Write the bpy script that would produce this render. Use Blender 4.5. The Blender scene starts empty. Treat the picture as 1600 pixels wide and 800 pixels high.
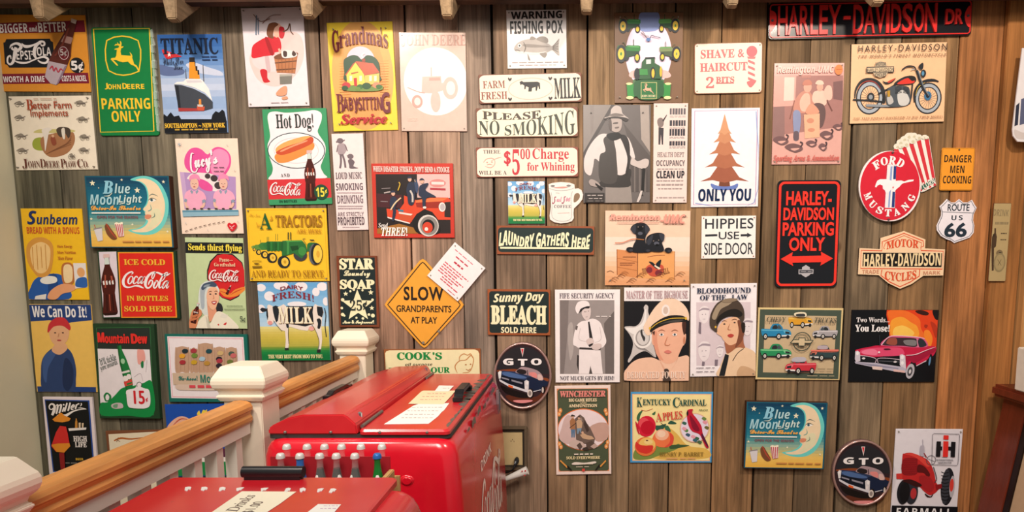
import bpy, bmesh, math, random
from mathutils import Matrix, Vector

random.seed(7)
SC = bpy.context.scene
COL = SC.collection
PI = math.pi

# ---------------------------------------------------------------- camera
FOC, CX, CY, TH = 1030.0, 905.0, 533.0, math.atan(.1175)
CAM_D, EYE = 3.1, 1.30
cam_data = bpy.data.cameras.new('camera')
cam = bpy.data.objects.new('camera', cam_data)
COL.objects.link(cam)
cam.location = (0, -CAM_D, EYE)
cam.rotation_euler = (PI / 2 - TH, 0, 0)
cam_data.sensor_width = 36
cam_data.lens = 36 * FOC / 1600
cam_data.shift_x = (800 - CX) / 1600
cam_data.shift_y = (CY - 400) / 1600
cam_data.clip_start = .05
SC.camera = cam

# ---------------------------------------------------------------- exposure, world, room spots, added fill
SC.view_settings.view_transform = 'Standard'
SC.view_settings.look = 'None'
SC.view_settings.gamma = 1
SC.view_settings.use_curve_mapping = False
SC.view_settings.exposure = 0.0
world = bpy.data.worlds.new('room_light')
SC.world = world
world.use_nodes = True
bgn = world.node_tree.nodes['Background']
bgn.inputs[0].default_value = (1.0, .93, .86, 1)
bgn.inputs[1].default_value = .34


def lamp(name, kind, loc, target, power, color, size=.1, spot=None, blend=.5):
    d = bpy.data.lights.new(name, kind)
    d.energy = power
    d.color = color
    if kind == 'AREA':
        d.shape = 'DISK'
        d.size = size
    else:
        d.shadow_soft_size = size
    if kind == 'SPOT':
        d.spot_size = math.radians(spot)
        d.spot_blend = blend
    o = bpy.data.objects.new(name, d)
    COL.objects.link(o)
    o.location = loc
    v = Vector(target) - Vector(loc)
    o.rotation_euler = v.to_track_quat('-Z', 'Y').to_euler()
    return o


lamp('ceiling_spot_light', 'SPOT', (-1.45, -2.2, 3.15), (-.7, 0, 1.55), 215, (1, .88, .76), .09, 95, .7)
lamp('ceiling_spot_light', 'SPOT', (1.45, -2.2, 3.15), (.8, 0, 1.55), 215, (1, .86, .72), .09, 95, .7)
lamp('added_fill_light', 'AREA', (-.2, -3.4, 3.1), (-.1, 0, 1.1), 80, (1, .93, .85), 1.2)  # unseen soft fill, added to brighten wall and coolers from the front

# ---------------------------------------------------------------- helpers


def srgb(h, k=1.0):
    h = h.lstrip('#')
    if len(h) == 3:
        h = ''.join(q * 2 for q in h)
    o = []
    for i in (0, 2, 4):
        v = int(h[i:i + 2], 16) / 255
        v = v / 12.92 if v <= .04045 else ((v + .055) / 1.055) ** 2.4
        o.append(v * k)
    return (*o, 1)


MATS = {}


def mat(hexc, rough=.42, spec=.28, metal=0.0, noise=.05, scale=35.0, bump=0.0, coat=0.0):
    """a procedural paint: base colour broken up by a little noise"""
    key = (hexc, rough, spec, metal, noise, scale, bump, coat)
    if key in MATS:
        return MATS[key]
    m = bpy.data.materials.new('paint_' + hexc.strip('#'))
    m.use_nodes = True
    nt = m.node_tree
    b = nt.nodes['Principled BSDF']
    b.inputs['Roughness'].default_value = rough
    b.inputs['Specular IOR Level'].default_value = spec
    b.inputs['Metallic'].default_value = metal
    b.inputs['Coat Weight'].default_value = coat
    b.inputs['Coat Roughness'].default_value = .08
    tc = nt.nodes.new('ShaderNodeTexCoord')
    nz = nt.nodes.new('ShaderNodeTexNoise')
    nz.inputs['Scale'].default_value = scale
    nz.inputs['Detail'].default_value = 4
    nt.links.new(tc.outputs['Object'], nz.inputs['Vector'])
    mx = nt.nodes.new('ShaderNodeMix')
    mx.data_type = 'RGBA'
    c = srgb(hexc, .86)
    mx.inputs[6].default_value = tuple(v * (1 - noise * 2) for v in c[:3]) + (1,)
    mx.inputs[7].default_value = tuple(min(1, v * (1 + noise)) for v in c[:3]) + (1,)
    nt.links.new(nz.outputs['Fac'], mx.inputs[0])
    nt.links.new(mx.outputs[2], b.inputs['Base Color'])
    if bump:
        bp = nt.nodes.new('ShaderNodeBump')
        bp.inputs['Strength'].default_value = bump
        bp.inputs['Distance'].default_value = .002
        nt.links.new(nz.outputs['Fac'], bp.inputs['Height'])
        nt.links.new(bp.outputs['Normal'], b.inputs['Normal'])
    MATS[key] = m
    return m


def tag(o, label=None, cat=None, group=None, kind=None):
    if label:
        o['label'] = label
    if cat:
        o['category'] = cat
    if group:
        o['group'] = group
    if kind:
        o['kind'] = kind
    return o


def link(name, me, parent=None):
    o = bpy.data.objects.new(name, me)
    COL.objects.link(o)
    if parent:
        o.parent = parent
    return o


def empty(name, loc=(0, 0, 0), rz=0.0):
    o = link(name, None)
    o.empty_display_size = .05
    o.location = loc
    o.rotation_euler = (0, 0, rz)
    return o


def copy_tree(o, parent=None):
    c = o.copy()
    COL.objects.link(c)
    if parent:
        c.parent = parent
    for ch in list(o.children):
        copy_tree(ch, c)
    return c


def ray(x, y):
    a = (x - CX) / FOC
    b = (CY - y) / FOC
    return (a, math.cos(TH) + b * math.sin(TH), -math.sin(TH) + b * math.cos(TH))


def on_y(x, y, Y):
    r = ray(x, y)
    t = (Y + CAM_D) / r[1]
    return Vector((r[0] * t, Y, EYE + r[2] * t))


def on_z(x, y, Z):
    r = ray(x, y)
    t = (Z - EYE) / r[2]
    return Vector((r[0] * t, -CAM_D + r[1] * t, Z))


class MB:
    """collects shapes into one mesh"""

    def __init__(self):
        self.v, self.f, self.mi, self.mats = [], [], [], []
        self.smooth = []

    def slot(self, m):
        if m not in self.mats:
            self.mats.append(m)
        return self.mats.index(m)

    def add(self, vs, fs, m, smooth=False):
        b = len(self.v)
        s = self.slot(m)
        self.v += [tuple(q) for q in vs]
        for f in fs:
            self.f.append([b + i for i in f])
            self.mi.append(s)
            self.smooth.append(smooth)

    def box(self, x0, x1, y0, y1, z0, z1, m):
        vs = [(x, y, z) for z in (z0, z1) for y in (y0, y1) for x in (x0, x1)]
        self.add(vs, [(0, 2, 3, 1), (4, 5, 7, 6), (0, 1, 5, 4), (1, 3, 7, 5), (3, 2, 6, 7), (2, 0, 4, 6)], m)

    def loft(self, rings, m, cap0=True, cap1=True, smooth=False):
        n = len(rings[0])
        vs = [p for r in rings for p in r]
        fs = []
        for k in range(len(rings) - 1):
            for i in range(n):
                j = (i + 1) % n
                fs.append((k * n + i, k * n + j, (k + 1) * n + j, (k + 1) * n + i))
        self.add(vs, fs, m, smooth)
        if cap0:
            self.add(rings[0], [tuple(range(n))[::-1]], m)
        if cap1:
            self.add(rings[-1], [tuple(range(n))], m)

    def lathe(self, prof, m, cx=0, cy=0, n=16, cap0=True, cap1=True):
        self.loft([[(cx + r * math.cos(2 * PI * i / n), cy + r * math.sin(2 * PI * i / n), z) for i in range(n)] for r, z in prof], m, cap0, cap1, True)

    def tube(self, pts, r, m, n=10, cap=True):
        pts = [Vector(p) for p in pts]
        rings = []
        up = Vector((.123, .31, .94)).normalized()
        for i, p in enumerate(pts):
            d = (pts[min(i + 1, len(pts) - 1)] - pts[max(i - 1, 0)]).normalized()
            a = d.cross(up).normalized()
            b = d.cross(a)
            rr = r[i] if isinstance(r, (list, tuple)) else r
            rings.append([p + a * rr * math.cos(2 * PI * k / n) + b * rr * math.sin(2 * PI * k / n) for k in range(n)])
        self.loft(rings, m, cap, cap, True)

    def build(self, name, parent=None, bevel=0.0, seg=2, weld=False):
        me = bpy.data.meshes.new(name)
        me.from_pydata(self.v, [], self.f)
        for m in self.mats:
            me.materials.append(m)
        me.polygons.foreach_set('material_index', self.mi)
        me.polygons.foreach_set('use_smooth', self.smooth)
        bm = bmesh.new()
        bm.from_mesh(me)
        if weld or bevel:
            bmesh.ops.remove_doubles(bm, verts=bm.verts, dist=1e-5)
        bmesh.ops.recalc_face_normals(bm, faces=bm.faces)
        if bevel:
            es = [e for e in bm.edges if len(e.link_faces) == 2 and e.calc_face_angle(0) > .5]
            bmesh.ops.bevel(bm, geom=es, offset=bevel, segments=seg, affect='EDGES', clamp_overlap=True)
        bm.to_mesh(me)
        bm.free()
        me.update()
        return link(name, me, parent)


def catmull(pts, n=6, closed=False):
    out = []
    N = len(pts)
    if N < 3:
        return list(pts)
    rng = range(N) if closed else range(N - 1)
    for i in rng:
        if closed:
            a, b, c, d = pts[(i - 1) % N], pts[i], pts[(i + 1) % N], pts[(i + 2) % N]
        else:
            a, b, c, d = pts[max(i - 1, 0)], pts[i], pts[i + 1], pts[min(i + 2, N - 1)]
        for k in range(n):
            t = k / n
            out.append(tuple(.5 * (2 * b[j] + (c[j] - a[j]) * t + (2 * a[j] - 5 * b[j] + 4 * c[j] - d[j]) * t * t + (3 * b[j] - a[j] - 3 * c[j] + d[j]) * t ** 3) for j in range(len(b))))
    if not closed:
        out.append(tuple(pts[-1]))
    return out


def pairs(a):
    return [(a[i], a[i + 1]) for i in range(0, len(a), 2)]


# ---- lettering: outlines of the built-in face, kept per string
STY = {'b': (0x1D400, 0x1D41A, 0x1D7CE), 'i': (0x1D434, 0x1D44E, None), 'bi': (0x1D468, 0x1D482, 0x1D7CE),
       's': (0x1D4D0, 0x1D4EA, 0x1D7CE), 'f': (0x1D56C, 0x1D586, 0x1D7CE), 'sb': (0x1D5D4, 0x1D5EE, 0x1D7EC),
       'sbi': (0x1D63C, 0x1D656, 0x1D7EC), 'm': (0x1D670, 0x1D68A, 0x1D7F6)}
GLY = {}


def styled(s, st):
    if st not in STY:
        return s
    A, a, d = STY[st]
    o = ''
    for c in s:
        if 'A' <= c <= 'Z':
            o += chr(A + ord(c) - 65)
        elif 'a' <= c <= 'z':
            o += chr(a + ord(c) - 97) if not (st == 'i' and c == 'h') else '\u210e'
        elif c.isdigit() and d:
            o += chr(d + ord(c) - 48)
        else:
            o += c
    return o


def glyphs(s, st, bold=0.0, space=1.0):
    key = (s, st, bold, space)
    if key in GLY:
        return GLY[key]
    cu = bpy.data.curves.new('lettering', 'FONT')
    cu.body = styled(s, st)
    cu.resolution_u = 3
    cu.offset = bold if st not in STY else 0
    cu.space_character = space
    o = bpy.data.objects.new('lettering', cu)
    me = bpy.data.meshes.new_from_object(o)
    vs = [(v.co.x, v.co.y) for v in me.vertices]
    fs = [tuple(p.vertices) for p in me.polygons]
    bpy.data.objects.remove(o)
    bpy.data.curves.remove(cu)
    bpy.data.meshes.remove(me)
    if st in STY and bold:           # heavier strokes: the outline laid down again a little to each side
        n, v0, f0 = len(vs), vs, fs
        vs, fs = [], []
        for k, (dx, dy) in enumerate(((0, 0), (bold, 0), (-bold, 0), (0, bold * .6), (0, -bold * .6))):
            vs = vs + [(x + dx, y + dy) for x, y in v0]
            fs = fs + [tuple(i + n * k for i in f) for f in f0]
    GLY[key] = (vs, fs)
    return GLY[key]


class Sign:
    """one sign on the wall: an Empty, its panel, and every printed or pressed part as a child mesh.
    Shapes are given in photo pixels and put on the sign's own plane, in its own axes and metres."""

    def __init__(s, name, label, cat, z, corners, base, t=.005, off=.004, outline=None, smooth=False, r=0.0, group=None, rough=.4, edge=None, panel='panel', lip=0.0, coat=0.0):
        s.F = z
        s.Y = -(off + t)
        s.t, s.off, s.rough = t, off, rough
        P = [s.on(*q) for q in pairs(corners)]
        c = sum(P, Vector()) / 4
        hv = (P[1] - P[0]) + (P[2] - P[3])
        s.W = (abs((P[1] - P[0]).length) + (P[2] - P[3]).length) / 2
        s.H = ((P[3] - P[0]).length + (P[2] - P[1]).length) / 2
        vv = (P[0] - P[3]) + (P[1] - P[2])
        a1 = math.atan2(hv.z, hv.x)
        a2 = math.atan2(vv.z, vv.x) - PI / 2
        s.a = (a1 + a2) / 2
        s.c = c
        s.root = empty(name, (c.x, -off, c.z))
        s.root.rotation_euler = (PI / 2, 0, 0)
        s.root.matrix_basis = Matrix.Translation((c.x, -off, c.z)) @ Matrix.Rotation(PI / 2, 4, 'X') @ Matrix.Rotation(s.a, 4, 'Z')
        tag(s.root, label, cat, group)
        s.k = 0
        s.h = 0.0
        s.clip = outline is None
        s.mb = None
        s.pname = None
        m = mat(base, rough, coat=coat) if isinstance(base, str) else base
        em = mat(edge, .5) if edge else m
        if outline:
            pts = [s.L(*q) for q in pairs(outline)]
            if smooth:
                pts = catmull(pts, 6, True)
        else:
            pts = s.rrect(-s.W / 2, -s.H / 2, s.W / 2, s.H / 2, r)
        if sum(pts[i - 1][0] * pts[i][1] - pts[i][0] * pts[i - 1][1] for i in range(len(pts))) < 0:
            pts = pts[::-1]
        s.pts = pts
        mb = MB()
        ch = min(.0012, t * .3)
        cx = sum(p[0] for p in pts) / len(pts)
        cy = sum(p[1] for p in pts) / len(pts)
        k = 1 - ch / (max(s.W, s.H) / 2)
        inner = [((x - cx) * k + cx, (y - cy) * k + cy) for x, y in pts]
        mb.loft([[(x, y, 0) for x, y in pts], [(x, y, t - ch) for x, y in pts], [(x, y, t) for x, y in inner]], em, True, False)
        mb.add([(x, y, t) for x, y in inner], [tuple(range(len(inner)))], m)
        s.panel = mb.build(panel, s.root)

    def rrect(s, x0, y0, x1, y1, r, n=5):
        if r <= 0:
            return [(x0, y0), (x1, y0), (x1, y1), (x0, y1)]
        o = []
        for cx, cy, a in ((x1 - r, y0 + r, -90), (x1 - r, y1 - r, 0), (x0 + r, y1 - r, 90), (x0 + r, y0 + r, 180)):
            for i in range(n + 1):
                q = math.radians(a + 90 * i / n)
                o.append((cx + r * math.cos(q), cy + r * math.sin(q)))
        return o

    def z(s, ox, oy, k):
        """following coordinates are read off an enlargement: origin and scale of that crop"""
        s.F = (ox, oy, k)
        return s

    def on(s, x, y):
        return on_y(s.F[0] + x / s.F[2], s.F[1] + y / s.F[2], s.Y)

    def L(s, x, y):
        p = s.on(x, y) - s.c
        ca, sa = math.cos(s.a), math.sin(s.a)
        return (p.x * ca + p.z * sa, -p.x * sa + p.z * ca)

    def px(s, n):
        return n / s.F[2] * .003

    def part(s, name, label=None, h=0.0):
        s.done()
        s.mb = MB()
        s.last = None
        s.pname, s.plabel = name, label
        s.h = h
        return s

    def done(s):
        if s.mb and s.mb.v:
            o = s.mb.build(s.pname, s.root)
            if s.plabel:
                o['label'] = s.plabel
        s.mb = None
        return s

    def m(s, c):
        return mat(c, s.rough) if isinstance(c, str) else c

    def lay(s):
        s.k += 1
        return s.t + .00013 * s.k

    def raw(s, c, vs, fs, run=10 ** 9):
        """flat faces in local metres, pressed out by s.h if that is set"""
        z = s.lay()
        m = s.m(c)
        if s.clip:
            a, b = s.W / 2 - .0006, s.H / 2 - .0006
            vs = [(min(max(x, -a), a), min(max(y, -b), b)) for x, y in vs]
        if s.h <= 0:
            s.mb.add([(x, y, z + .00002 * (i // run)) for i, (x, y) in enumerate(vs)], fs, m)
            return
        b = len(vs)
        cnt = {}
        for f in fs:
            for i in range(len(f)):
                e = (f[i], f[(i + 1) % len(f)])
                cnt[tuple(sorted(e))] = cnt.get(tuple(sorted(e)), 0) + 1
        allf = list(fs)
        for f in fs:
            for i in range(len(f)):
                e = (f[i], f[(i + 1) % len(f)])
                if cnt[tuple(sorted(e))] == 1:
                    allf.append((e[0], b + e[0], b + e[1], e[1]))
        s.mb.add([(x, y, z + s.h + .00002 * (i // run)) for i, (x, y) in enumerate(vs)] + [(x, y, s.t - .0002) for x, y in vs], allf, m)

    def poly(s, c, pts):
        if sum(pts[i - 1][0] * pts[i][1] - pts[i][0] * pts[i - 1][1] for i in range(len(pts))) < 0:
            pts = pts[::-1]
        s.raw(c, pts, [tuple(range(len(pts)))])
        return s

    def p(s, c, *a):
        return s.poly(c, [s.L(*q) for q in pairs(a)])

    def b(s, c, *a):
        return s.poly(c, catmull([s.L(*q) for q in pairs(a)], 5, True))

    def q(s, c, x0, y0, x1, y1, r=0.0):
        """rectangle lying square on the sign; r in pixels"""
        a, d = s.L(x0, y0), s.L(x1, y1)
        return s.poly(c, s.rrect(min(a[0], d[0]), min(a[1], d[1]), max(a[0], d[0]), max(a[1], d[1]), s.px(r)))

    def inset(s, c, d0, d1=None, r=0.0):
        """rectangle d0 pixels inside the panel edge, or a band from d0 to d1"""
        if d1 is None:
            d = s.px(d0)
            return s.poly(c, s.rrect(-s.W / 2 + d, -s.H / 2 + d, s.W / 2 - d, s.H / 2 - d, s.px(r)))
        rr = max(s.px(r), 1e-5)
        A, B = (s.rrect(-s.W / 2 + s.px(d), -s.H / 2 + s.px(d), s.W / 2 - s.px(d), s.H / 2 - s.px(d), max(rr - s.px(d - d0), 1e-5)) for d in (d0, d1))
        n = len(A)
        s.raw(c, A + B, [(i, (i + 1) % n, n + (i + 1) % n, n + i) for i in range(n)])
        return s

    def e(s, c, cx, cy, rx, ry=None, rot=0, a0=0, a1=360, n=28):
        ry = rx if ry is None else ry
        x, y = s.L(cx, cy)
        rx, ry, rot = s.px(rx), s.px(ry), math.radians(rot)
        pts = []
        full = a1 - a0 >= 360
        for i in range(n if full else n + 1):
            t = math.radians(a0 + (a1 - a0) * i / n)
            u, v = rx * math.cos(t), ry * math.sin(t)
            pts.append((x + u * math.cos(rot) - v * math.sin(rot), y + u * math.sin(rot) + v * math.cos(rot)))
        return s.poly(c, pts)

    def r(s, c, w, cx, cy, rx, ry=None, rot=0):
        ry = rx if ry is None else ry
        x, y = s.L(cx, cy)
        rot = math.radians(rot)
        n = 32
        vs = []
        for d in (.5, -.5):
            for i in range(n):
                t = 2 * PI * i / n
                u, v = s.px(rx + w * d) * math.cos(t), s.px(ry + w * d) * math.sin(t)
                vs.append((x + u * math.cos(rot) - v * math.sin(rot), y + u * math.sin(rot) + v * math.cos(rot)))
        s.raw(c, vs, [(i, (i + 1) % n, n + (i + 1) % n, n + i) for i in range(n)])
        return s

    def ribbon(s, c, P, W, closed=False):
        """P local points, W widths in metres"""
        n = len(P)
        L_, R_ = [], []
        for i in range(n):
            if closed:
                a, d = P[i - 1], P[(i + 1) % n]
            else:
                a, d = P[max(i - 1, 0)], P[min(i + 1, n - 1)]
            dx, dy = d[0] - a[0], d[1] - a[1]
            l = math.hypot(dx, dy) or 1
            nx, ny = -dy / l, dx / l
            w = W[i] / 2
            L_.append((P[i][0] + nx * w, P[i][1] + ny * w))
            R_.append((P[i][0] - nx * w, P[i][1] - ny * w))
        fs = [(n + i, n + (i + 1) % n, (i + 1) % n, i) for i in range(n if closed else n - 1)]
        s.raw(c, L_ + R_, fs)
        return s

    def l(s, c, w, *a, smooth=True, closed=False):
        P = [s.L(*q) for q in pairs(a)]
        if smooth and len(P) > 2:
            P = catmull(P, 5, closed)
        ws = [s.px(w)] * len(P)
        return s.ribbon(c, P, ws, closed)

    def v(s, c, *a):
        """stroke of varying width: x, y, width triples in pixels"""
        P = [(a[i], a[i + 1], a[i + 2]) for i in range(0, len(a), 3)]
        P = catmull(P, 5) if len(P) > 2 else P
        return s.ribbon(c, [s.L(x, y) for x, y, w in P], [s.px(max(w, .15)) for x, y, w in P])

    def g(s, c, x0, y0, x1, y1, rows=1, w=None, seed=1):
        """print too small to read: broken bars"""
        rnd = random.Random(seed + int(x0 * 7 + y0))
        h = (y1 - y0) / rows
        w = w or h * .45
        vs, fs = [], []
        for k in range(rows):
            x = x0
            yc = y0 + h * (k + .5)
            end = x1 - (rnd.random() * .25 * (x1 - x0) if k == rows - 1 and rows > 1 else 0)
            while x < end - 1:
                ln = min(rnd.uniform(1.5, 5.5), end - x)
                b = len(vs)
                vs += [s.L(x, yc + w / 2), s.L(x + ln, yc + w / 2), s.L(x + ln, yc - w / 2), s.L(x, yc - w / 2)]
                fs.append((b, b + 1, b + 2, b + 3))
                x += ln + rnd.uniform(.7, 1.4)
        h0, s.h = s.h, 0.0
        s.raw(c, vs, fs)
        s.h = h0
        return s

    def t_(s, txt, st, bold, space, shear):
        vs, fs = glyphs(txt, st, bold, space)
        vs = [(x + y * shear, y) for x, y in vs]
        x0, x1 = min(v[0] for v in vs), max(v[0] for v in vs)
        y0, y1 = min(v[1] for v in vs), max(v[1] for v in vs)
        return [((x - x0) / (x1 - x0 or 1), (y - y0) / (y1 - y0 or 1)) for x, y in vs], fs

    def T(s, txt, st, c, x0, y0, x1, y1, bold=0.0, space=1.0, shear=0.0, rot=0.0, warp=None):
        """lettering whose ink fills the pixel box; rot in degrees; warp bends it (u, v) -> (u, v)"""
        a, d = s.F[1] + y0 / s.F[2], s.F[1] + y1 / s.F[2]
        if s.pname == 'lettering' and s.last and (a > s.last[1] - 1 or d < s.last[0] + 1):   # the next line is a part of its own
            s.part('lettering', s.plabel, s.h)
        s.last = (a, d)
        vs, fs = s.t_(txt, st, bold, space, shear)
        cx, cy = s.L((x0 + x1) / 2, (y0 + y1) / 2)
        w, h = s.px(x1 - x0), s.px(y1 - y0)
        ra = math.radians(rot)
        if warp:
            vs = [warp(u, v) for u, v in vs]
        o = []
        for u, v in vs:
            a, b = (u - .5) * w, (v - .5) * h
            o.append((cx + a * math.cos(ra) - b * math.sin(ra), cy + a * math.sin(ra) + b * math.cos(ra)))
        s.raw(c, o, fs, len(o) // 5 if bold and st in STY else 10 ** 9)
        return s

    def fr(s, c, u0, v0, u1, v1):
        """rectangle in fractions of the panel, v from the top"""
        X = lambda u: -s.W / 2 + u * s.W
        Y = lambda v: s.H / 2 - v * s.H
        return s.poly(c, [(X(u0), Y(v1)), (X(u1), Y(v1)), (X(u1), Y(v0)), (X(u0), Y(v0))])

    def grad(s, cols, v0=0.0, v1=1.0, n=14, u0=0.0, u1=1.0):
        """printed blend from the first colour to the last, in strips"""
        for i in range(n):
            t = i / (n - 1) * (len(cols) - 1)
            k = min(int(t), len(cols) - 2)
            f = t - k
            a, b = cols[k].strip('#'), cols[k + 1].strip('#')
            h = '#' + ''.join('%02x' % round(int(a[j:j + 2], 16) * (1 - f) + int(b[j:j + 2], 16) * f) for j in (0, 2, 4))
            s.fr(h, u0, v0 + (v1 - v0) * i / n, u1, v0 + (v1 - v0) * (i + 1) / n)
            s.k -= 1
        s.k += 1
        return s

    def gl(s, c, u0, v0, u1, v1, rows=1, fill=.45, seed=1, wl=(.05, .14)):
        """print too small to read, in panel fractions"""
        rnd = random.Random(seed + int(u0 * 99 + v0 * 999))
        vs, fs = [], []
        h = (v1 - v0) / rows
        for k in range(rows):
            u = u0
            y = s.H / 2 - (v0 + h * (k + .5)) * s.H
            d = h * fill * s.H / 2
            while u < u1 - .02:
                w = min(rnd.uniform(*wl), u1 - u)
                b = len(vs)
                xa, xb = (u - .5) * s.W, (u + w - .5) * s.W
                vs += [(xa, y - d), (xb, y - d), (xb, y + d), (xa, y + d)]
                fs.append((b, b + 1, b + 2, b + 3))
                u += w + rnd.uniform(.015, .03)
        h0, s.h = s.h, 0.0
        s.raw(c, vs, fs)
        s.h = h0
        return s

    def star(s, c, cx, cy, r, r2=None, n=5, rot=90):
        x, y = s.L(cx, cy)
        r2 = r * .42 if r2 is None else r2
        return s.poly(c, [(x + s.px(r if i % 2 == 0 else r2) * math.cos(math.radians(rot + 180 * i / n)), y + s.px(r if i % 2 == 0 else r2) * math.sin(math.radians(rot + 180 * i / n))) for i in range(2 * n)])

    def coke(s, c, x0, y0, x1, y1):
        for st in COKE:
            a = []
            for i in range(0, len(st), 3):
                a += [x0 + st[i] / 100 * (x1 - x0), y0 + st[i + 1] / 34 * (y1 - y0), st[i + 2] * (x1 - x0) / 100 * 1.15]
            s.v(c, *a)
            s.k -= 1
        s.k += 1
        return s

    def bottle(s, xt, yt, xb, yb, w, glass='#4a1712', cap='#d9b9b5', hi='#a8503c', label='#e8e2dd', foot='#2c0d0c'):
        """a waisted soda bottle from the cap (xt, yt) to the foot (xb, yb)"""
        dx, dy = xb - xt, yb - yt
        l = math.hypot(dx, dy)
        nx, ny = -dy / l, dx / l
        P = lambda t, o: (xt + dx * t + nx * o * w, yt + dy * t + ny * o * w)
        prof = [(.05, .16), (.10, .15), (.20, .19), (.30, .33), (.40, .45), (.48, .48), (.56, .44), (.64, .39), (.74, .41), (.86, .46), (.95, .5), (.985, .46), (1, .36)]
        a = []
        for t, o in prof:
            a += P(t, o)
        for t, o in prof[::-1]:
            a += P(t, -o)
        s.p(glass, *a)
        for o, hw, t0, t1, c in ((.22, .05, .34, .55, hi), (-.28, .06, .36, .5, hi), (-.02, .03, .66, .93, hi), (.2, .03, .66, .93, foot), (-.24, .035, .66, .93, foot)):
            s.p(c, *P(t0, o * .8 + hw), *P(t1, o + hw), *P(t1, o - hw), *P(t0, o * .8 - hw))
        s.p(foot, *P(.96, .49), *P(1, .36), *P(1, -.36), *P(.96, -.49))
        s.p('#cfd9d2', *P(.06, .13), *P(.17, .16), *P(.17, -.16), *P(.06, -.13))
        s.p(cap, *P(0, .2), *P(.06, .22), *P(.06, -.22), *P(0, -.2))
        for k in range(4):
            s.p(label, *P(.44 + .004 * k, .36 - k * .2), *P(.50, .33 - k * .2), *P(.50, .23 - k * .2), *P(.43, .26 - k * .2))
        return s

    def tractor(s, x, y, w, h, flip=False, g='#2d7a38', dark='#1c4423', rim='#e6c13f', tyre='#25282b', hi='#5aa35a'):
        X = lambda u: x + w * ((1 - u) if flip else u)
        Y = lambda v: y + h * v
        Q = lambda *a: [f(q) for q, f in zip(a, [X, Y] * (len(a) // 2))]
        s.e(tyre, X(.60), Y(.72), w * .10, h * .22)
        s.p(dark, *Q(.10, .42, .55, .36, .75, .42, .78, .72, .62, .80, .40, .74, .14, .70))
        s.p(g, *Q(.08, .30, .14, .27, .58, .26, .66, .36, .62, .50, .14, .52, .08, .48))
        s.p(hi, *Q(.12, .31, .56, .29, .58, .33, .13, .36))
        s.l(dark, w * .025, *Q(.34, .27, .34, .0))
        s.l(dark, w * .02, *Q(.62, .34, .70, .16, .76, .16))
        s.p(g, *Q(.68, .30, .92, .26, .98, .44, .94, .46, .88, .36, .70, .42))
        s.e(tyre, X(.80), Y(.64), w * .185, h * .36)
        s.e(rim, X(.81), Y(.64), w * .115, h * .235)
        s.e(g, X(.81), Y(.64), w * .035, h * .07)
        s.e(tyre, X(.20), Y(.80), w * .105, h * .20)
        s.e(rim, X(.205), Y(.80), w * .065, h * .125)
        return s

    def nails(s, d=4, c='#8d8579'):
        d /= 1 / s.F[2]
        for sx in (-1, 1):
            for sy in (-1, 1):
                s.part('nail', h=.0012)
                x, y = sx * (s.W / 2 - s.px(d)), sy * (s.H / 2 - s.px(d))
                s.poly(c, [(x + .003 * math.cos(2 * PI * i / 8), y + .003 * math.sin(2 * PI * i / 8)) for i in range(8)])
        return s.done()

# ---------------------------------------------------------------- the setting


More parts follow.
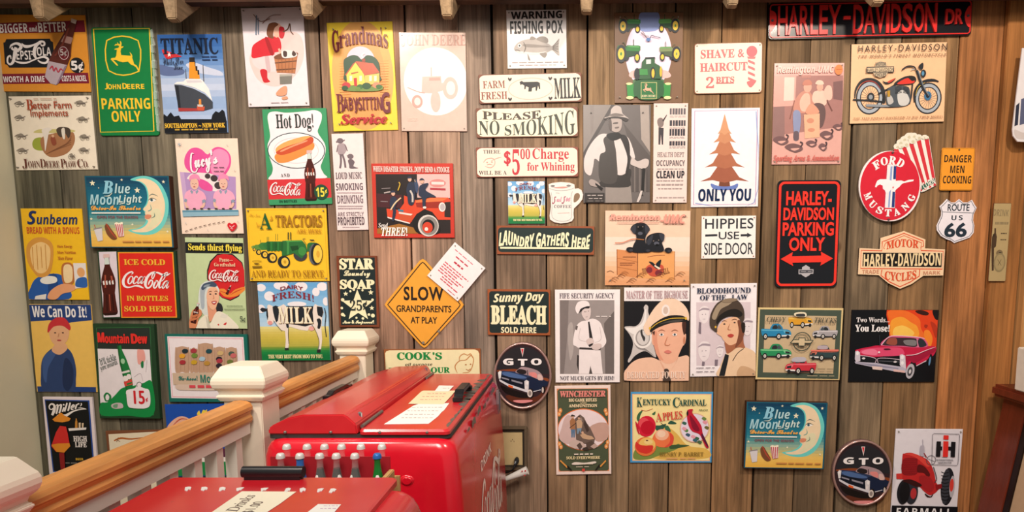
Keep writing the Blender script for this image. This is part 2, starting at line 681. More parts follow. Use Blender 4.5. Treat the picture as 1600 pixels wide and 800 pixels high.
def wood_mat(name, attr=True, base='#8a7259', grain=(55, 55, 1.6), rough=.78, dark=.55, stain=.5, spec=.15):
    m = bpy.data.materials.new(name)
    m.use_nodes = True
    nt = m.node_tree
    N, L = nt.nodes, nt.links
    b = N['Principled BSDF']
    b.inputs['Roughness'].default_value = rough
    b.inputs['Specular IOR Level'].default_value = spec
    tc = N.new('ShaderNodeTexCoord')
    mp = N.new('ShaderNodeMapping')
    mp.inputs['Scale'].default_value = grain
    src = tc.outputs['Object']
    if attr:
        at = N.new('ShaderNodeAttribute')
        at.attribute_name = 'tint'
        ml = N.new('ShaderNodeMath')
        ml.operation = 'MULTIPLY'
        ml.inputs[1].default_value = 37.0
        L.new(at.outputs['Alpha'], ml.inputs[0])
        cb = N.new('ShaderNodeCombineXYZ')
        L.new(ml.outputs[0], cb.inputs[2])
        L.new(ml.outputs[0], cb.inputs[1])
        ad = N.new('ShaderNodeVectorMath')
        L.new(src, ad.inputs[0])
        L.new(cb.outputs[0], ad.inputs[1])
        src = ad.outputs[0]
    L.new(src, mp.inputs['Vector'])
    n1 = N.new('ShaderNodeTexNoise')
    n1.inputs['Scale'].default_value = 1.0
    n1.inputs['Detail'].default_value = 8
    n1.inputs['Roughness'].default_value = .65
    n1.inputs['Distortion'].default_value = .6
    L.new(mp.outputs[0], n1.inputs['Vector'])
    n2 = N.new('ShaderNodeTexNoise')          # broad weathering
    n2.inputs['Scale'].default_value = 3.2
    n2.inputs['Detail'].default_value = 5
    m2 = N.new('ShaderNodeMapping')
    m2.inputs['Scale'].default_value = (2.2, 2.2, .55)
    L.new(src, m2.inputs['Vector'])
    L.new(m2.outputs[0], n2.inputs['Vector'])
    r1 = N.new('ShaderNodeValToRGB')
    r1.color_ramp.elements[0].position = .33
    r1.color_ramp.elements[0].color = (dark, dark, dark, 1)
    r1.color_ramp.elements[1].position = .66
    r1.color_ramp.elements[1].color = (1.08, 1.08, 1.08, 1)
    L.new(n1.outputs['Fac'], r1.inputs[0])
    r2 = N.new('ShaderNodeValToRGB')
    r2.color_ramp.elements[0].position = .36
    r2.color_ramp.elements[0].color = (stain, stain * 1.02, stain * 1.04, 1)
    r2.color_ramp.elements[1].position = .62
    r2.color_ramp.elements[1].color = (1.1, 1.08, 1.05, 1)
    L.new(n2.outputs['Fac'], r2.inputs[0])
    mx = N.new('ShaderNodeMix')
    mx.data_type = 'RGBA'
    mx.blend_type = 'MULTIPLY'
    mx.inputs[0].default_value = 1
    if attr:
        L.new(at.outputs['Color'], mx.inputs[6])
    else:
        mx.inputs[6].default_value = srgb(base)
    L.new(r1.outputs[0], mx.inputs[7])
    mx2 = N.new('ShaderNodeMix')
    mx2.data_type = 'RGBA'
    mx2.blend_type = 'MULTIPLY'
    mx2.inputs[0].default_value = .8
    L.new(mx.outputs[2], mx2.inputs[6])
    L.new(r2.outputs[0], mx2.inputs[7])
    # knots
    vo = N.new('ShaderNodeTexVoronoi')
    vo.inputs['Scale'].default_value = 1.0
    m3 = N.new('ShaderNodeMapping')
    m3.inputs['Scale'].default_value = (3.4, 3.4, 1.9)
    L.new(src, m3.inputs['Vector'])
    L.new(m3.outputs[0], vo.inputs['Vector'])
    r3 = N.new('ShaderNodeValToRGB')
    r3.color_ramp.elements[0].position = .03
    r3.color_ramp.elements[0].color = (.4, .34, .3, 1)
    r3.color_ramp.elements[1].position = .065
    r3.color_ramp.elements[1].color = (1, 1, 1, 1)
    L.new(vo.outputs['Distance'], r3.inputs[0])
    mx3 = N.new('ShaderNodeMix')
    mx3.data_type = 'RGBA'
    mx3.blend_type = 'MULTIPLY'
    mx3.inputs[0].default_value = .8
    L.new(mx2.outputs[2], mx3.inputs[6])
    L.new(r3.outputs[0], mx3.inputs[7])
    L.new(mx3.outputs[2], b.inputs['Base Color'])
    bp = N.new('ShaderNodeBump')
    bp.inputs['Strength'].default_value = .35
    bp.inputs['Distance'].default_value = .004
    L.new(n1.outputs['Fac'], bp.inputs['Height'])
    L.new(bp.outputs['Normal'], b.inputs['Normal'])
    return m


PLANK = wood_mat('weathered_planks', dark=.42, stain=.42)


def tinted(o, tints):
    """tints: one (hex, seed) per run of 6 * k polygons, by polygon index list"""
    me = o.data
    ca = me.color_attributes.new('tint', 'FLOAT_COLOR', 'CORNER')
    for p in me.polygons:
        hx, sd = tints[p.index]
        c = srgb(hx)
        for li in p.loop_indices:
            ca.data[li].color = (c[0], c[1] * .99, c[2] * .97, sd)


# seam between planks: photo pixel on the seam, width of the gap, colour of the plank to its right; warmer light mid-wall put in as pinker tints
WZ1 = 2.75
SEAMS = [(-2.60, 0, .003, '#6e6a58'), (92, 250, .005, '#77705f'), (150, 200, .003, '#6f695a'), (219, 200, .004, '#756d5e'), (296, 200, .004, '#77695a'),
         (359, 180, .004, '#75685a'), (425, 250, .006, '#85705f'), (504, 170, .007, '#9a7d69'), (570, 200, .004, '#b8917a'), (637.5, 210, .009, '#b39581'),
         (719.5, 220, .004, '#978578'), (770.6, 220, .013, '#9a806b'), (853, 300, .008, '#96795e'), (917.5, 400, .009, '#957b60'), (986, 330, .005, '#917457'),
         (1051, 330, .007, '#967757'), (1122, 300, .006, '#987452'), (1191, 300, .010, '#8f7356'), (1259, 265, .004, '#8b7258'), (1329, 250, .012, '#87735c'),
         (1402, 195, .005, '#94714e'), (1489, 220, .007, '#b97a4a')]
xs = [s[0] if s[1] == 0 else on_y(s[0], s[1], 0).x for s in SEAMS] + [1.905]
mb = MB()
tl = []
rnd = random.Random(3)
for i in range(len(SEAMS)):
    g0, g1 = SEAMS[i][2] / 2, (SEAMS[i + 1][2] / 2 if i + 1 < len(SEAMS) else .002)
    dy = rnd.uniform(0, .004)
    x0, x1 = xs[i] + g0, xs[i + 1] - g1
    e = .003
    pts = [(x0, 0), (x0 + e, -.004 + dy), (x1 - e, -.004 + dy), (x1, 0), (x1, .022), (x0, .022)]
    n0 = len(mb.f)
    wob = [rnd.uniform(-.0015, .0015) for _ in range(6)]
    rings = [[(x + (wob[k] if j in (0, 1, 5) else -wob[k]), y, z) for j, (x, y) in enumerate(pts)] for k, z in enumerate((.0, .6, 1.1, 1.6, 2.1, WZ1))]
    mb.loft(rings, PLANK)
    sd = rnd.random()
    tl += [(SEAMS[i][3], sd)] * (len(mb.f) - n0)
BACK = mat('#241d17', .9, .05)
mb.box(-2.62, 1.93, .022, .06, 0, WZ1, BACK)
tl += [('#241d17', 0)] * 6
wall = MB.build(mb, 'wall_back')
tag(wall, kind='structure')
# bmesh keeps polygon order, so the list lines up
tinted(wall, tl)

mb = MB()
mb.box(-2.70, -2.60, -2.2, .06, 0, WZ1, mat('#e2dabb', .85, .1, noise=.03, scale=8))
tag(mb.build('wall_left'), kind='structure')
mb = MB()
mb.box(1.93, 3.0, .05, .1, 0, WZ1, mat('#4a2a1c', .7, .15))
tag(mb.build('wall_right'), kind='structure')
mb = MB()
for i in range(20):
    mb.box(-2.7 + i * .29, -2.7 + i * .29 + .285, -3.6, .06, -.03, 0, mat('#6b4a33', .45, .3))
tag(mb.build('floor'), kind='structure')

WARMWOOD = wood_mat('warm_boards')
mb = MB()
mb.box(1.905, 2.035, -.03, .05, 0, WZ1, WARMWOOD)
mb.box(2.04, 2.105, -.075, .05, 0, WZ1, WARMWOOD)
o = mb.build('trim_1', bevel=.003)
tinted(o, [('#a8703f' if (sum(o.data.vertices[v].co.x for v in p.vertices) / len(p.vertices)) < 2.037 else '#b98a58', .31) for p in o.data.polygons])
tag(o, kind='structure')

# porch roof over the wall: fascia, rafters, boards
BEAM = wood_mat('canopy_wood', False, '#4a3022', grain=(3, 40, 40))
RAFT = wood_mat('rafter_wood', False, '#a08668', grain=(40, 4, 40), stain=.6)
mb = MB()
mb.loft([[(x, y, z) for y, z in ((-.18, zb), (-.18, 2.59), (-.13, 2.59), (-.13, zb))] for x, zb in ((-2.6, 2.385), (2.1, 2.42))], BEAM)
mb.box(-2.6, 2.1, -.3, .05, 2.60, 2.64, BEAM)
mb.box(-2.6, 2.1, -.06, -.005, 2.47, 2.60, BEAM)
tag(mb.build('ceiling_canopy'), kind='structure')
for k, (px_, py_) in enumerate([(60, 30), (268, 32), (480, 27), (698, 27), (917, 20), (1145, 10), (1373, 7)]):
    mb = MB()
    w = .020
    y1 = -.235
    tip = on_y(px_, py_, y1)
    x, z = tip.x, tip.z
    prof = [(-.005, z + .34), (-.005, z + .16), (y1 + .03, z), (y1, z + .008), (y1 - .012, z + .12), (y1 - .012, z + .2), (-.09, z + .34)]
    ring0 = [(x - w - max(0, q[1] - z) * .10, q[0], q[1]) for q in prof]
    ring1 = [(x + w + max(0, q[1] - z) * .10, q[0], q[1]) for q in prof]
    mb.loft([ring0, ring1], RAFT)
    o = mb.build('trim_%d' % (k + 2), bevel=.004)
    tag(o, kind='structure')

# ---------------------------------------------------------------- stair rail
CREAM = mat('#efe3cd', .45, .35, noise=.02, scale=6)
CREAM2 = mat('#f1e9da', .5, .3, noise=.02, scale=6)
OAK = wood_mat('oak_rail', False, '#c98a4b', grain=(40, 2.5, 40), rough=.4, dark=.72, stain=.8, spec=.35)


def sq(h, z, x=0, y=0):
    return [(x - h, y - h, z), (x + h, y - h, z), (x + h, y + h, z), (x - h, y + h, z)]


NEWEL_X = -1.025
NY = [-2.04, -1.07, -.092]
newels = []
for k, y in enumerate(NY):
    if k == 0:
        r = empty('newel_post', (NEWEL_X, y, 0))
        mb = MB()
        mb.loft([sq(.058, z) for z in (0, .90)], CREAM)
        mb.build('post', r, bevel=.003)
        mb = MB()
        mb.loft([sq(h, z) for h, z in ((.059, .890), (.068, .894), (.068, .899), (.073, .903), (.073, .910), (.066, .914), (.069, .924), (.079, .934), (.0825, .946), (.0825, .957), (.080, .966), (.074, .976), (.066, .990), (.060, 1.0))], CREAM)
        mb.build('cap', r, bevel=.002)
    else:
        r = copy_tree(newels[0])
        r.location = (NEWEL_X, y, 0)
    r.location = (NEWEL_X, y - (.02 if k == 0 else 0), 0)
    r.scale = (1, 1, (.972, .992, 1)[k])
    tag(r, ['cream square newel post at the near end of the handrail, beside the foreground cooler', 'cream square newel post in the middle of the handrail, left of the red coolers',
            'cream square newel post against the plank wall below the star soap sign'][k], 'post', 'newel posts of the handrail')
    newels.append(r)
rp = [(.0, .0), (.030, .0), (.034, .008), (.034, .018), (.028, .026), (.030, .034), (.036, .040), (.036, .050), (.030, .060), (.018, .066), (0, .068)]
rp = rp + [(-x, z) for x, z in rp[-2:0:-1]]
rails = []
for k, (y0, y1, lab) in enumerate([(NY[0] - .02 + .0745, NY[1] - .0695, 'oak handrail over white balusters, longer-looking near section beside the priced cooler'), (NY[1] + .0695, NY[2] - .0695, 'oak handrail over white balusters, farther section up to the wall')]):
    r = empty('handrail', (NEWEL_X, (y0 + y1) / 2, 0))
    tag(r, lab, 'railing', 'handrail sections')
    hl = (y1 - y0) / 2 - .001
    mb = MB()
    mb.loft([[(x, s * hl, .822 + z) for x, z in rp] for s in (-1, 1)], OAK)
    mb.build('rail', r)
    mb = MB()
    mb.box(-.025, .025, -hl, hl, .788, .8215, CREAM2)
    mb.build('fillet', r)
    n = 8
    for i in range(n):
        mb = MB()
        yy = -hl + .055 + i * (2 * hl - .11) / (n - 1)
        mb.box(-.017, .017, yy - .017, yy + .017, .06, .7878, CREAM2)
        mb.build('baluster', r)
    mb = MB()
    mb.box(-.03, .03, -hl, hl, .02, .06, CREAM2)
    mb.build('bottom_rail', r)

# ---------------------------------------------------------------- red coolers


def enamel_red(name, worn=.5, base='#d3152a', rough=.22):
    m = bpy.data.materials.new(name)
    m.use_nodes = True
    nt = m.node_tree
    N, L = nt.nodes, nt.links
    b = N['Principled BSDF']
    b.inputs['Roughness'].default_value = rough
    b.inputs['Coat Weight'].default_value = .35
    b.inputs['Coat Roughness'].default_value = .15
    tc = N.new('ShaderNodeTexCoord')
    n1 = N.new('ShaderNodeTexNoise')
    n1.inputs['Scale'].default_value = 5
    n1.inputs['Detail'].default_value = 6
    L.new(tc.outputs['Object'], n1.inputs['Vector'])
    r = N.new('ShaderNodeValToRGB')
    r.color_ramp.elements[0].position = .3
    r.color_ramp.elements[0].color = srgb('#b81020')
    r.color_ramp.elements[1].position = .75
    r.color_ramp.elements[1].color = srgb(base)
    L.new(n1.outputs['Fac'], r.inputs[0])
    n2 = N.new('ShaderNodeTexNoise')       # chips and rubbed spots
    n2.inputs['Scale'].default_value = 16
    n2.inputs['Detail'].default_value = 9
    n2.inputs['Roughness'].default_value = .7
    L.new(tc.outputs['Object'], n2.inputs['Vector'])
    r2 = N.new('ShaderNodeValToRGB')
    r2.color_ramp.elements[0].position = .70 - worn * .06
    r2.color_ramp.elements[0].color = (0, 0, 0, 1)
    r2.color_ramp.elements[1].position = .72 - worn * .06
    r2.color_ramp.elements[1].color = (.6, .6, .6, 1)
    L.new(n2.outputs['Fac'], r2.inputs[0])
    mx = N.new('ShaderNodeMix')
    mx.data_type = 'RGBA'
    L.new(r2.outputs[0], mx.inputs[0])
    L.new(r.outputs[0], mx.inputs[6])
    mx.inputs[7].default_value = srgb('#9a4440')
    L.new(mx.outputs[2], b.inputs['Base Color'])
    return m


RED = enamel_red('red_enamel')
REDLID = enamel_red('red_lid_enamel', .7, '#c92a30', .3)
SEAL = mat('#3c3a38', .6, .3, noise=.15)
BLACK = mat('#15161a', .3, .5)
CHROME = mat('#c9c9cc', .2, .5, .9)
STEEL = mat('#857f78', .45, .5, .6, noise=.2, scale=60)
PAPER = mat('#f4f1ea', .7, .2, noise=.01)
CREAMP = mat('#ecdcb4', .7, .2, noise=.01)


def rr(x0, x1, y0, y1, r, z, n=6):
    o = []
    for cx, cy, a in ((x1 - r, y0 + r, -90), (x1 - r, y1 - r, 0), (x0 + r, y1 - r, 90), (x0 + r, y0 + r, 180)):
        for i in range(n + 1):
            q = math.radians(a + 90 * i / n)
            o.append((cx + r * math.cos(q), cy + r * math.sin(q), z))
    return o


def chest_body(x0, x1, y0, y1, ztop, root):
    mb = MB()
    mb.box(x0 + .03, x1 - .03, y0 + .03, y1 - .03, 0, .04, BLACK)
    under(mb.build('plinth', root), root)
    mb = MB()
    rings = []
    for z, d, r in ((.03, -.03, .05), (.25, -.028, .05), (.5, -.018, .048), (ztop - .10, -.004, .046), (ztop - .05, .002, .045), (ztop - .028, .008, .05), (ztop - .012, .018, .045), (ztop - .003, .032, .04), (ztop, .05, .03)):
        rings.append(rr(x0 + max(d, .004), x1 - d, y0 + d * .6, y1 - d * .4, r, z))
    mb.loft(rings, RED, smooth=True)
    o = mb.build('body', root)
    return o


def paper(name, label, corners, z, m, root_z=0, marks=None, th=.0006, group=None):
    P = [on_z(*q, z) for q in pairs(corners)]
    c = sum(P, Vector()) / len(P)
    r = empty(name, (c.x, c.y, z))
    tag(r, label, 'paper', group)
    mb = MB()
    pl = [(p.x - c.x, p.y - c.y) for p in P]
    if sum(pl[i - 1][0] * pl[i][1] - pl[i][0] * pl[i - 1][1] for i in range(len(pl))) < 0:
        pl = pl[::-1]
    mb.loft([[(x, y, 0) for x, y in pl], [(x, y, th) for x, y in pl]], m)
    mb.build('sheet', r)
    if marks:
        mb = MB()
        marks(mb, lambda x, y: (on_z(x, y, z).x - c.x, on_z(x, y, z).y - c.y, th + .0002))
        mb.build('writing', r)
    return r


def flat_text(mb, txt, st, m, org, du, dv, h, bold=0):
    """lettering on a level sheet: org lower left, du along the line, dv up the letter, both unit vectors"""
    vs, fs = glyphs(txt, st, bold)
    x0, y0 = min(v[0] for v in vs), min(v[1] for v in vs)
    y1 = max(v[1] for v in vs)
    k = h / (y1 - y0)
    n = len(vs) // 5 if bold and st in STY else 10 ** 9
    mb.add([(org[0] + ((x - x0) * du[0] + (y - y0) * dv[0]) * k, org[1] + ((x - x0) * du[1] + (y - y0) * dv[1]) * k, org[2] + .00003 * (i // n)) for i, (x, y) in enumerate(vs)], fs, m)


# the farther cooler, end on to the wall
LZ = .80
cr = empty('chest_cooler', (-.645, -.7, 0))
tag(cr, 'red chest cooler with a split lid standing end-on against the plank wall', 'cooler')
bx = Matrix.Translation((-cr.location.x, -cr.location.y, 0))


def under(o, root):
    """o was built in world coordinates: move its mesh into the root's space"""
    o.data.transform(Matrix.Translation(-root.location))
    return o


under(chest_body(-.938, -.358, -1.225, -.165, .786, cr), cr)
mb = MB()
mb.loft([rr(-.925, -.382, -1.19, -.195, .02, z) for z in (.784, .797)], SEAL)
under(mb.build('gasket', cr), cr)
mb = MB()                                # raised left lid
prof = [(-.921, .7972), (-.921, .815), (-.906, .826), (-.863, .846), (-.817, .857), (-.700, .858), (-.690, .856), (-.660, .828), (-.656, .7972)]
prof_b = [(-.921, .7972), (-.921, .812), (-.906, .818), (-.870, .829), (-.817, .845), (-.685, .852), (-.675, .850), (-.658, .822), (-.656, .7972)]
mb.loft([[(x, -1.193, z) for x, z in prof], [(x, -.2, z) for x, z in prof_b]], REDLID)
o = under(mb.build('raised_lid', cr, bevel=.004), cr)
for s in (.22, .5, .8):
    pass
mb = MB()
mb.loft([rr(-.6525, -.384, -1.196, -.196, .015, z) for z in (.7972, .806)] + [rr(-.649, -.392, -1.19, -.202, .012, .8125)], REDLID)
under(mb.build('flat_lid', cr), cr)
LT = .8126
mb = MB()                                # rubbed bare metal along the lid's edge
rnd = random.Random(5)
for k in range(16):
    y = -1.13 + k * .058 + rnd.uniform(-.01, .01)
    w = rnd.uniform(.010, .018) * (1.9 if 4 < k < 14 else .5)
    a, b_ = rnd.uniform(.028, .04), rnd.uniform(.028, .04)
    pts = [(-.3935, y - a), (-.3935, y + b_), (-.395 - w, y + b_ * .7), (-.395 - w * 1.3, y - .004), (-.395 - w * .6, y - a * .8)]
    mb.add([(x, yy, LT + .0003) for x, yy in pts], [(0, 1, 2, 3, 4)], STEEL)
under(mb.build('worn_edge', cr, ), cr)['label'] = 'worn grey bare metal edge'
mb = MB()
for k in range(7):
    y = -1.0 + k * .11 + rnd.uniform(-.03, .03)
    z = .752 + rnd.uniform(-.01, .012)
    pts = [(0, 0), (.02, .004), (.034, .0), (.03, .012), (.012, .016), (-.006, .01)]
    k2 = rnd.uniform(1.0, 2.2)
    mb = MB()
    mb.add([(-.3605 + .012 * (zz + z - .75), y + yy * k2, z + zz * k2) for yy, zz in pts], [tuple(range(6))], STEEL)
    under(mb.build('worn_spot', cr), cr)
mb = MB()                                # hinge rods
for y0, y1 in ((-1.17, -.97), (-.33, -.205)):
    mb = MB()
    mb.tube([(-.650, y0, .8165), (-.650, y1, .8165)], .0055, STEEL)
    under(mb.build('hinge', cr), cr)
for x in (-.87, -.735, -.59, -.45):
    mb = MB()
    mb.loft([[(x + rad * math.cos(2 * PI * i / 8), yy, .8045 + rad * math.sin(2 * PI * i / 8)) for i in range(8)] for rad, yy in ((.0045, -1.190), (.0045, -1.197), (.002, -1.199))], STEEL)
    under(mb.build('screw', cr), cr)
for y in (-.25, -1.12):
    mb = MB()
    mb.loft([[(-.672 + rad * math.cos(2 * PI * i / 8), y + rad * math.sin(2 * PI * i / 8), zz) for i in range(8)] for rad, zz in ((.007, .832), (.007, .846), (.003, .849))], CHROME)
    under(mb.build('stud', cr), cr)


def lid_handle(mb, x, y0, y1, z, h, w):
    n = 10
    pts = []
    for i in range(n + 1):
        t = i / n
        pts.append((x, y0 + (y1 - y0) * t, z + h * min(1, math.sin(PI * t) * 1.9)))
    for i in range(n):
        a, b_ = pts[i], pts[i + 1]
        mb.loft([[(x - w, a[1], a[2]), (x + w, a[1], a[2]), (x + w, a[1], a[2] - .014), (x - w, a[1], a[2] - .014)],
                 [(x - w, b_[1], b_[2]), (x + w, b_[1], b_[2]), (x + w, b_[1], b_[2] - .014), (x - w, b_[1], b_[2] - .014)]], BLACK)
    mb.box(x - w, x + w, y0 - .012, y0 + .02, z - .004, z + .012, BLACK)
    mb.box(x - w, x + w, y1 - .02, y1 + .012, z - .004, z + .012, BLACK)


mb = MB()
lid_handle(mb, -.895, -.80, -.58, .823, .022, .012)
under(mb.build('lid_handle', cr, bevel=.002), cr)['label'] = 'black handle of the raised lid'
mb = MB()
lid_handle(mb, -.432, -.80, -.58, .818, .032, .016)
under(mb.build('lid_handle', cr, bevel=.002), cr)['label'] = 'black handle of the flat lid'
mb = MB()                                # side latch
mb.loft([[(-.3575 + xx, -.30 + yy, zz) for yy, zz in ((-.014, .76), (.014, .76), (.018, .70), (.012, .655), (-.012, .655), (-.018, .70))] for xx in (.0, .012)], CHROME)
mb.loft([[(-.346 + xx, -.30 + yy, zz) for yy, zz in ((-.007, .75), (.007, .75), (.008, .67), (-.008, .67))] for xx in (.0, .006)], BLACK)
under(mb.build('latch', cr, bevel=.002), cr)
mb = MB()                                # bottle opener boss on the end
for rad, d in ((.022, .004), (.016, .007)):
    mb.loft([[(-.505 + r2 * math.cos(2 * PI * i / 16), -1.226 - dd, .668 + r2 * .8 * math.sin(2 * PI * i / 16)) for i in range(16)] for r2, dd in ((rad, -.004), (rad, d - .002), (rad * .8, d))], RED, smooth=True)
under(mb.build('opener_boss', cr), cr)


# the script lettering, as strokes (x, y down, width) in a 100 x 34 box
COKE = [
    [21, 7.5, .6, 23.5, 5, 2.2, 22, 3, 2.2, 17, 4.2, 2.6, 11, 8.5, 3, 7, 15, 3.8, 5.6, 22, 4.4, 7.5, 28, 3.8, 12, 31, 2.8, 19, 31, 2, 27, 28.7, 2, 33, 28.6, 3.2, 39, 30.6, 3, 44, 33, .8],
    [18.5, 12, 1.6, 15.5, 17, 2.8, 15, 22.5, 2.8, 17.5, 24.8, 2, 21, 22, 2, 23.5, 16, 2, 22.8, 12, 1.6, 19.8, 11.2, 1.4, 17.5, 14, 1.6],
    [32, 14, 2.2, 31.5, 11.5, 1.6, 28.5, 12, 1.8, 25.5, 17, 2.8, 24.5, 22.5, 2.6, 26.5, 24.6, 1.8, 30, 22.5, 1.2, 33.5, 18, .8],
    [42.5, 12.6, 1.6, 39, 11.8, 1.6, 35.5, 15, 2.4, 32.8, 21, 2.6, 33.5, 24.4, 1.8, 36.5, 22.5, 1.4, 41, 15, 1.6, 43, 11.5, 2],
    [43, 11.5, 2.2, 40, 19, 2.6, 39, 23.5, 2.2, 41, 24, 1.4, 44.5, 20, .8],
    [46, 12.6, 3, 47, 12, 3],
    [65.5, 3.6, 1.6, 64, 10, 1.6, 61, 15.5, 1.8, 59.2, 12.5, 1.8, 61, 7, 1.8, 65.5, 4.4, 1.8, 64, 3.2, 2, 58, 5.5, 3, 52, 11, 3.8, 48, 19, 4.6, 47.2, 27, 4.2, 50, 32, 3, 55, 31.5, 2.4, 59.5, 26, 2.4, 60.5, 20.5, 2.2, 57.8, 18, 2, 54.5, 21.5, 2.4, 52.8, 26.5, 1.4],
    [65, 4, 1.4, 70, 4.4, 2.6, 76, 7, 3.2, 82, 9.2, 3.2, 88, 8.6, 2.8, 94, 5.4, .5],
    [68, 19.6, 1.6, 64.5, 24, 2.8, 62.6, 30, 2.8, 64.6, 32.8, 2, 68, 30, 2, 70.8, 24, 2, 70.4, 20, 1.6, 67.6, 19, 1.4, 65.8, 21, 1.4],
    [87.6, 6, 2, 88.6, 4.4, 1.6, 85.5, 4.6, 1.6, 80, 9.5, 2, 75.5, 18, 2.8, 73, 27, 3, 73.2, 32, 2.4, 76, 31.2, 1.4, 80, 26.5, .8],
    [76.5, 20.5, 1, 81, 17, 1.3, 84.5, 11, 1.3, 86, 8, .8],
    [90, 20.6, 1.6, 86, 19.8, 1.6, 82, 23.4, 2.4, 79, 29.4, 2.6, 79.8, 33, 1.8, 83, 31, 1.4, 88, 23.4, 1.6, 90.4, 19.6, 2],
    [90.4, 19.6, 2.2, 87.4, 27.5, 2.6, 86.6, 32, 2, 88.4, 32.4, 1.4, 91.4, 28.6, .8]]


def strokes(S, mb, m, place, n=4):
    """ribbons for a stroke list; place(x, y) -> 3D point"""
    for st in S:
        P = [(st[i], st[i + 1], st[i + 2]) for i in range(0, len(st), 3)]
        if len(P) > 2:
            P = catmull(P, n)
        Lp, Rp = [], []
        for i in range(len(P)):
            a, d = P[max(i - 1, 0)], P[min(i + 1, len(P) - 1)]
            dx, dy = d[0] - a[0], d[1] - a[1]
            l = math.hypot(dx, dy) or 1
            w = max(P[i][2], .2) / 2
            Lp.append(place(P[i][0] - dy / l * w, P[i][1] + dx / l * w))
            Rp.append(place(P[i][0] + dy / l * w, P[i][1] - dx / l * w))
        k = len(P)
        mb.add(Lp + Rp, [(i, i + 1, k + i + 1, k + i) for i in range(k - 1)], m)


FADED = mat('#f8e2d8', .5, .3, noise=.12)


def side(u, v):
    """point on the cooler's right side: u from the near end to the wall, v up"""
    y = -1.16 + u * .90
    z = .03 + v * .74
    t = [(.03, .03), (.25, .028), (.5, .018), (.686, .004), (.736, -.002), (.758, -.008)]
    d = t[-1][1]
    for (z0, d0), (z1, d1) in zip(t, t[1:]):
        if z0 <= z <= z1:
            d = d0 + (d1 - d0) * (z - z0) / (z1 - z0)
            break
    return (-.358 + d + .0012, y, z)


mb = MB()
strokes(COKE, mb, FADED, lambda x, y: side(.24 + x / 100 * .72, .70 - y / 34 * .36))
vs, fs = glyphs('DRINK', 'sb')
x1 = max(v[0] for v in vs)
mb.add([side(.34 + .3 * x / x1, .73 + .07 * y) for x, y in vs], fs, FADED)
under(mb.build('script_lettering', cr), cr)['label'] = 'white script lettering on the cooler side'


def scribble(rows, c='#7b6a63', seed=2):
    m = mat(c, .7)

    def f(mb, at, box):
        rd = random.Random(seed)
        x0, y0, x1, y1, sl = box
        for k in range(rows):
            y = y0 + (y1 - y0) * (k + .5) / rows
            x = x0 + rd.uniform(0, 4) - sl * (k / rows)
            while x < x1 - sl * (k / rows) - 2:
                w = rd.uniform(2, 6)
                mb.add([at(x, y - .5), at(x + w, y - .5 - rd.uniform(-.3, .3)), at(x + w, y + .35), at(x, y + .35)], [(0, 1, 2, 3)], m)
                x += w + 2
    return f


paper('paper_sheet', 'large white torn sheet of paper lying on the flat cooler lid', (600, 663, 646, 634, 655, 631, 702, 630, 694, 641, 690, 644, 685, 650, 679, 655, 670, 662), LT + .0005, PAPER, marks=lambda mb, at: scribble(4, '#b9a9a6')(mb, at, (640, 634, 690, 656, 22)))
paper('paper_sheet', 'cream sheet of paper with faint red print beside the black lid handle', (638, 631, 658, 612, 662, 610.5, 712, 610.5, 705, 619, 693, 631.5), LT + .0014, CREAMP, marks=lambda mb, at: scribble(3, '#d59a8a')(mb, at, (664, 613, 700, 627, 14)))
paper('paper_slip', 'small white paper slip behind the cream sheet on the cooler lid', (679, 611.5, 686, 602.5, 709, 603, 701, 611.5), LT + .0024, PAPER, marks=lambda mb, at: scribble(1, '#c9b7b4')(mb, at, (688, 605, 702, 609, 0)))

# the nearer cooler
cf = empty('chest_cooler', (-.68, -2.1, 0))
tag(cf, 'red chest cooler with a handwritten price sheet on its lid, bottle crate behind it', 'cooler')
under(chest_body(-.963, -.352, -2.75, -1.632, .788, cf), cf)
mb = MB()
mb.loft([rr(-.955, -.425, -2.6, -1.60, .015, z) for z in (.786, .799)] + [rr(-.952, -.430, -2.597, -1.603, .012, .802)], REDLID)
under(mb.build('lid', cf), cf)
mb = MB()
mb.tube([(-.782, -1.612, .819), (-.641, -1.612, .819)], .0135, BLACK, 14)
mb.box(-.776, -.647, -1.622, -1.602, .802, .815, BLACK)
under(mb.build('lid_handle', cf, bevel=0), cf)
mb = MB()                                # remnants of raised white letters
rnd = random.Random(11)
WHT = mat('#e9e4e0', .4)
for x in (294, 320, 347, 374, 412, 450, 473, 500, 520):
    sh = [(-6.5, 2.2), (-4.6, -2.2), (1.5, -3.2), (7, -2.6), (4, 1.2), (1, .6), (-2.4, 3.0)]
    vs = [on_z(x + a * rnd.uniform(.6, 1.1), 763.5 + (x - 294) * .012 + b_ * rnd.uniform(.7, 1.3), .8035) for a, b_ in sh]
    lo = [Vector((v.x, v.y, .8018)) for v in vs]
    mb = MB()
    mb.loft([lo, vs], WHT)
    under(mb.build('letter_remnant', cf), cf)['label'] = 'white chip of old lettering'
mb = MB()
c0 = on_y(649, 797, -1.70)
for r0, r1, y0, y1, m in ((.017, .017, .0, -.012, CHROME), (.010, .010, -.010, -.0135, BLACK)):
    mb.loft([[(-.338 - .0 + dy * -.6, -1.72 + rad * math.cos(2 * PI * i / 16), .742 + rad * math.sin(2 * PI * i / 16)) for i in range(16)] for rad, dy in ((r0, y0), (r1, y1))], m)
under(mb.build('lock', cf), cf)['label'] = 'chrome lock'
mb = MB()
rnd = random.Random(9)
for k in range(10):
    y = -1.66 - k * .02
    pts = [(0, 0), (.012, .003), (.02, -.004), (.018, .006), (.006, .008)]
    mb.add([(-.3795 + yy * .3, y + xx, .7795) for xx, yy in pts], [(0, 1, 2, 3, 4)], STEEL)
INK = mat('#6d5c54', .7)


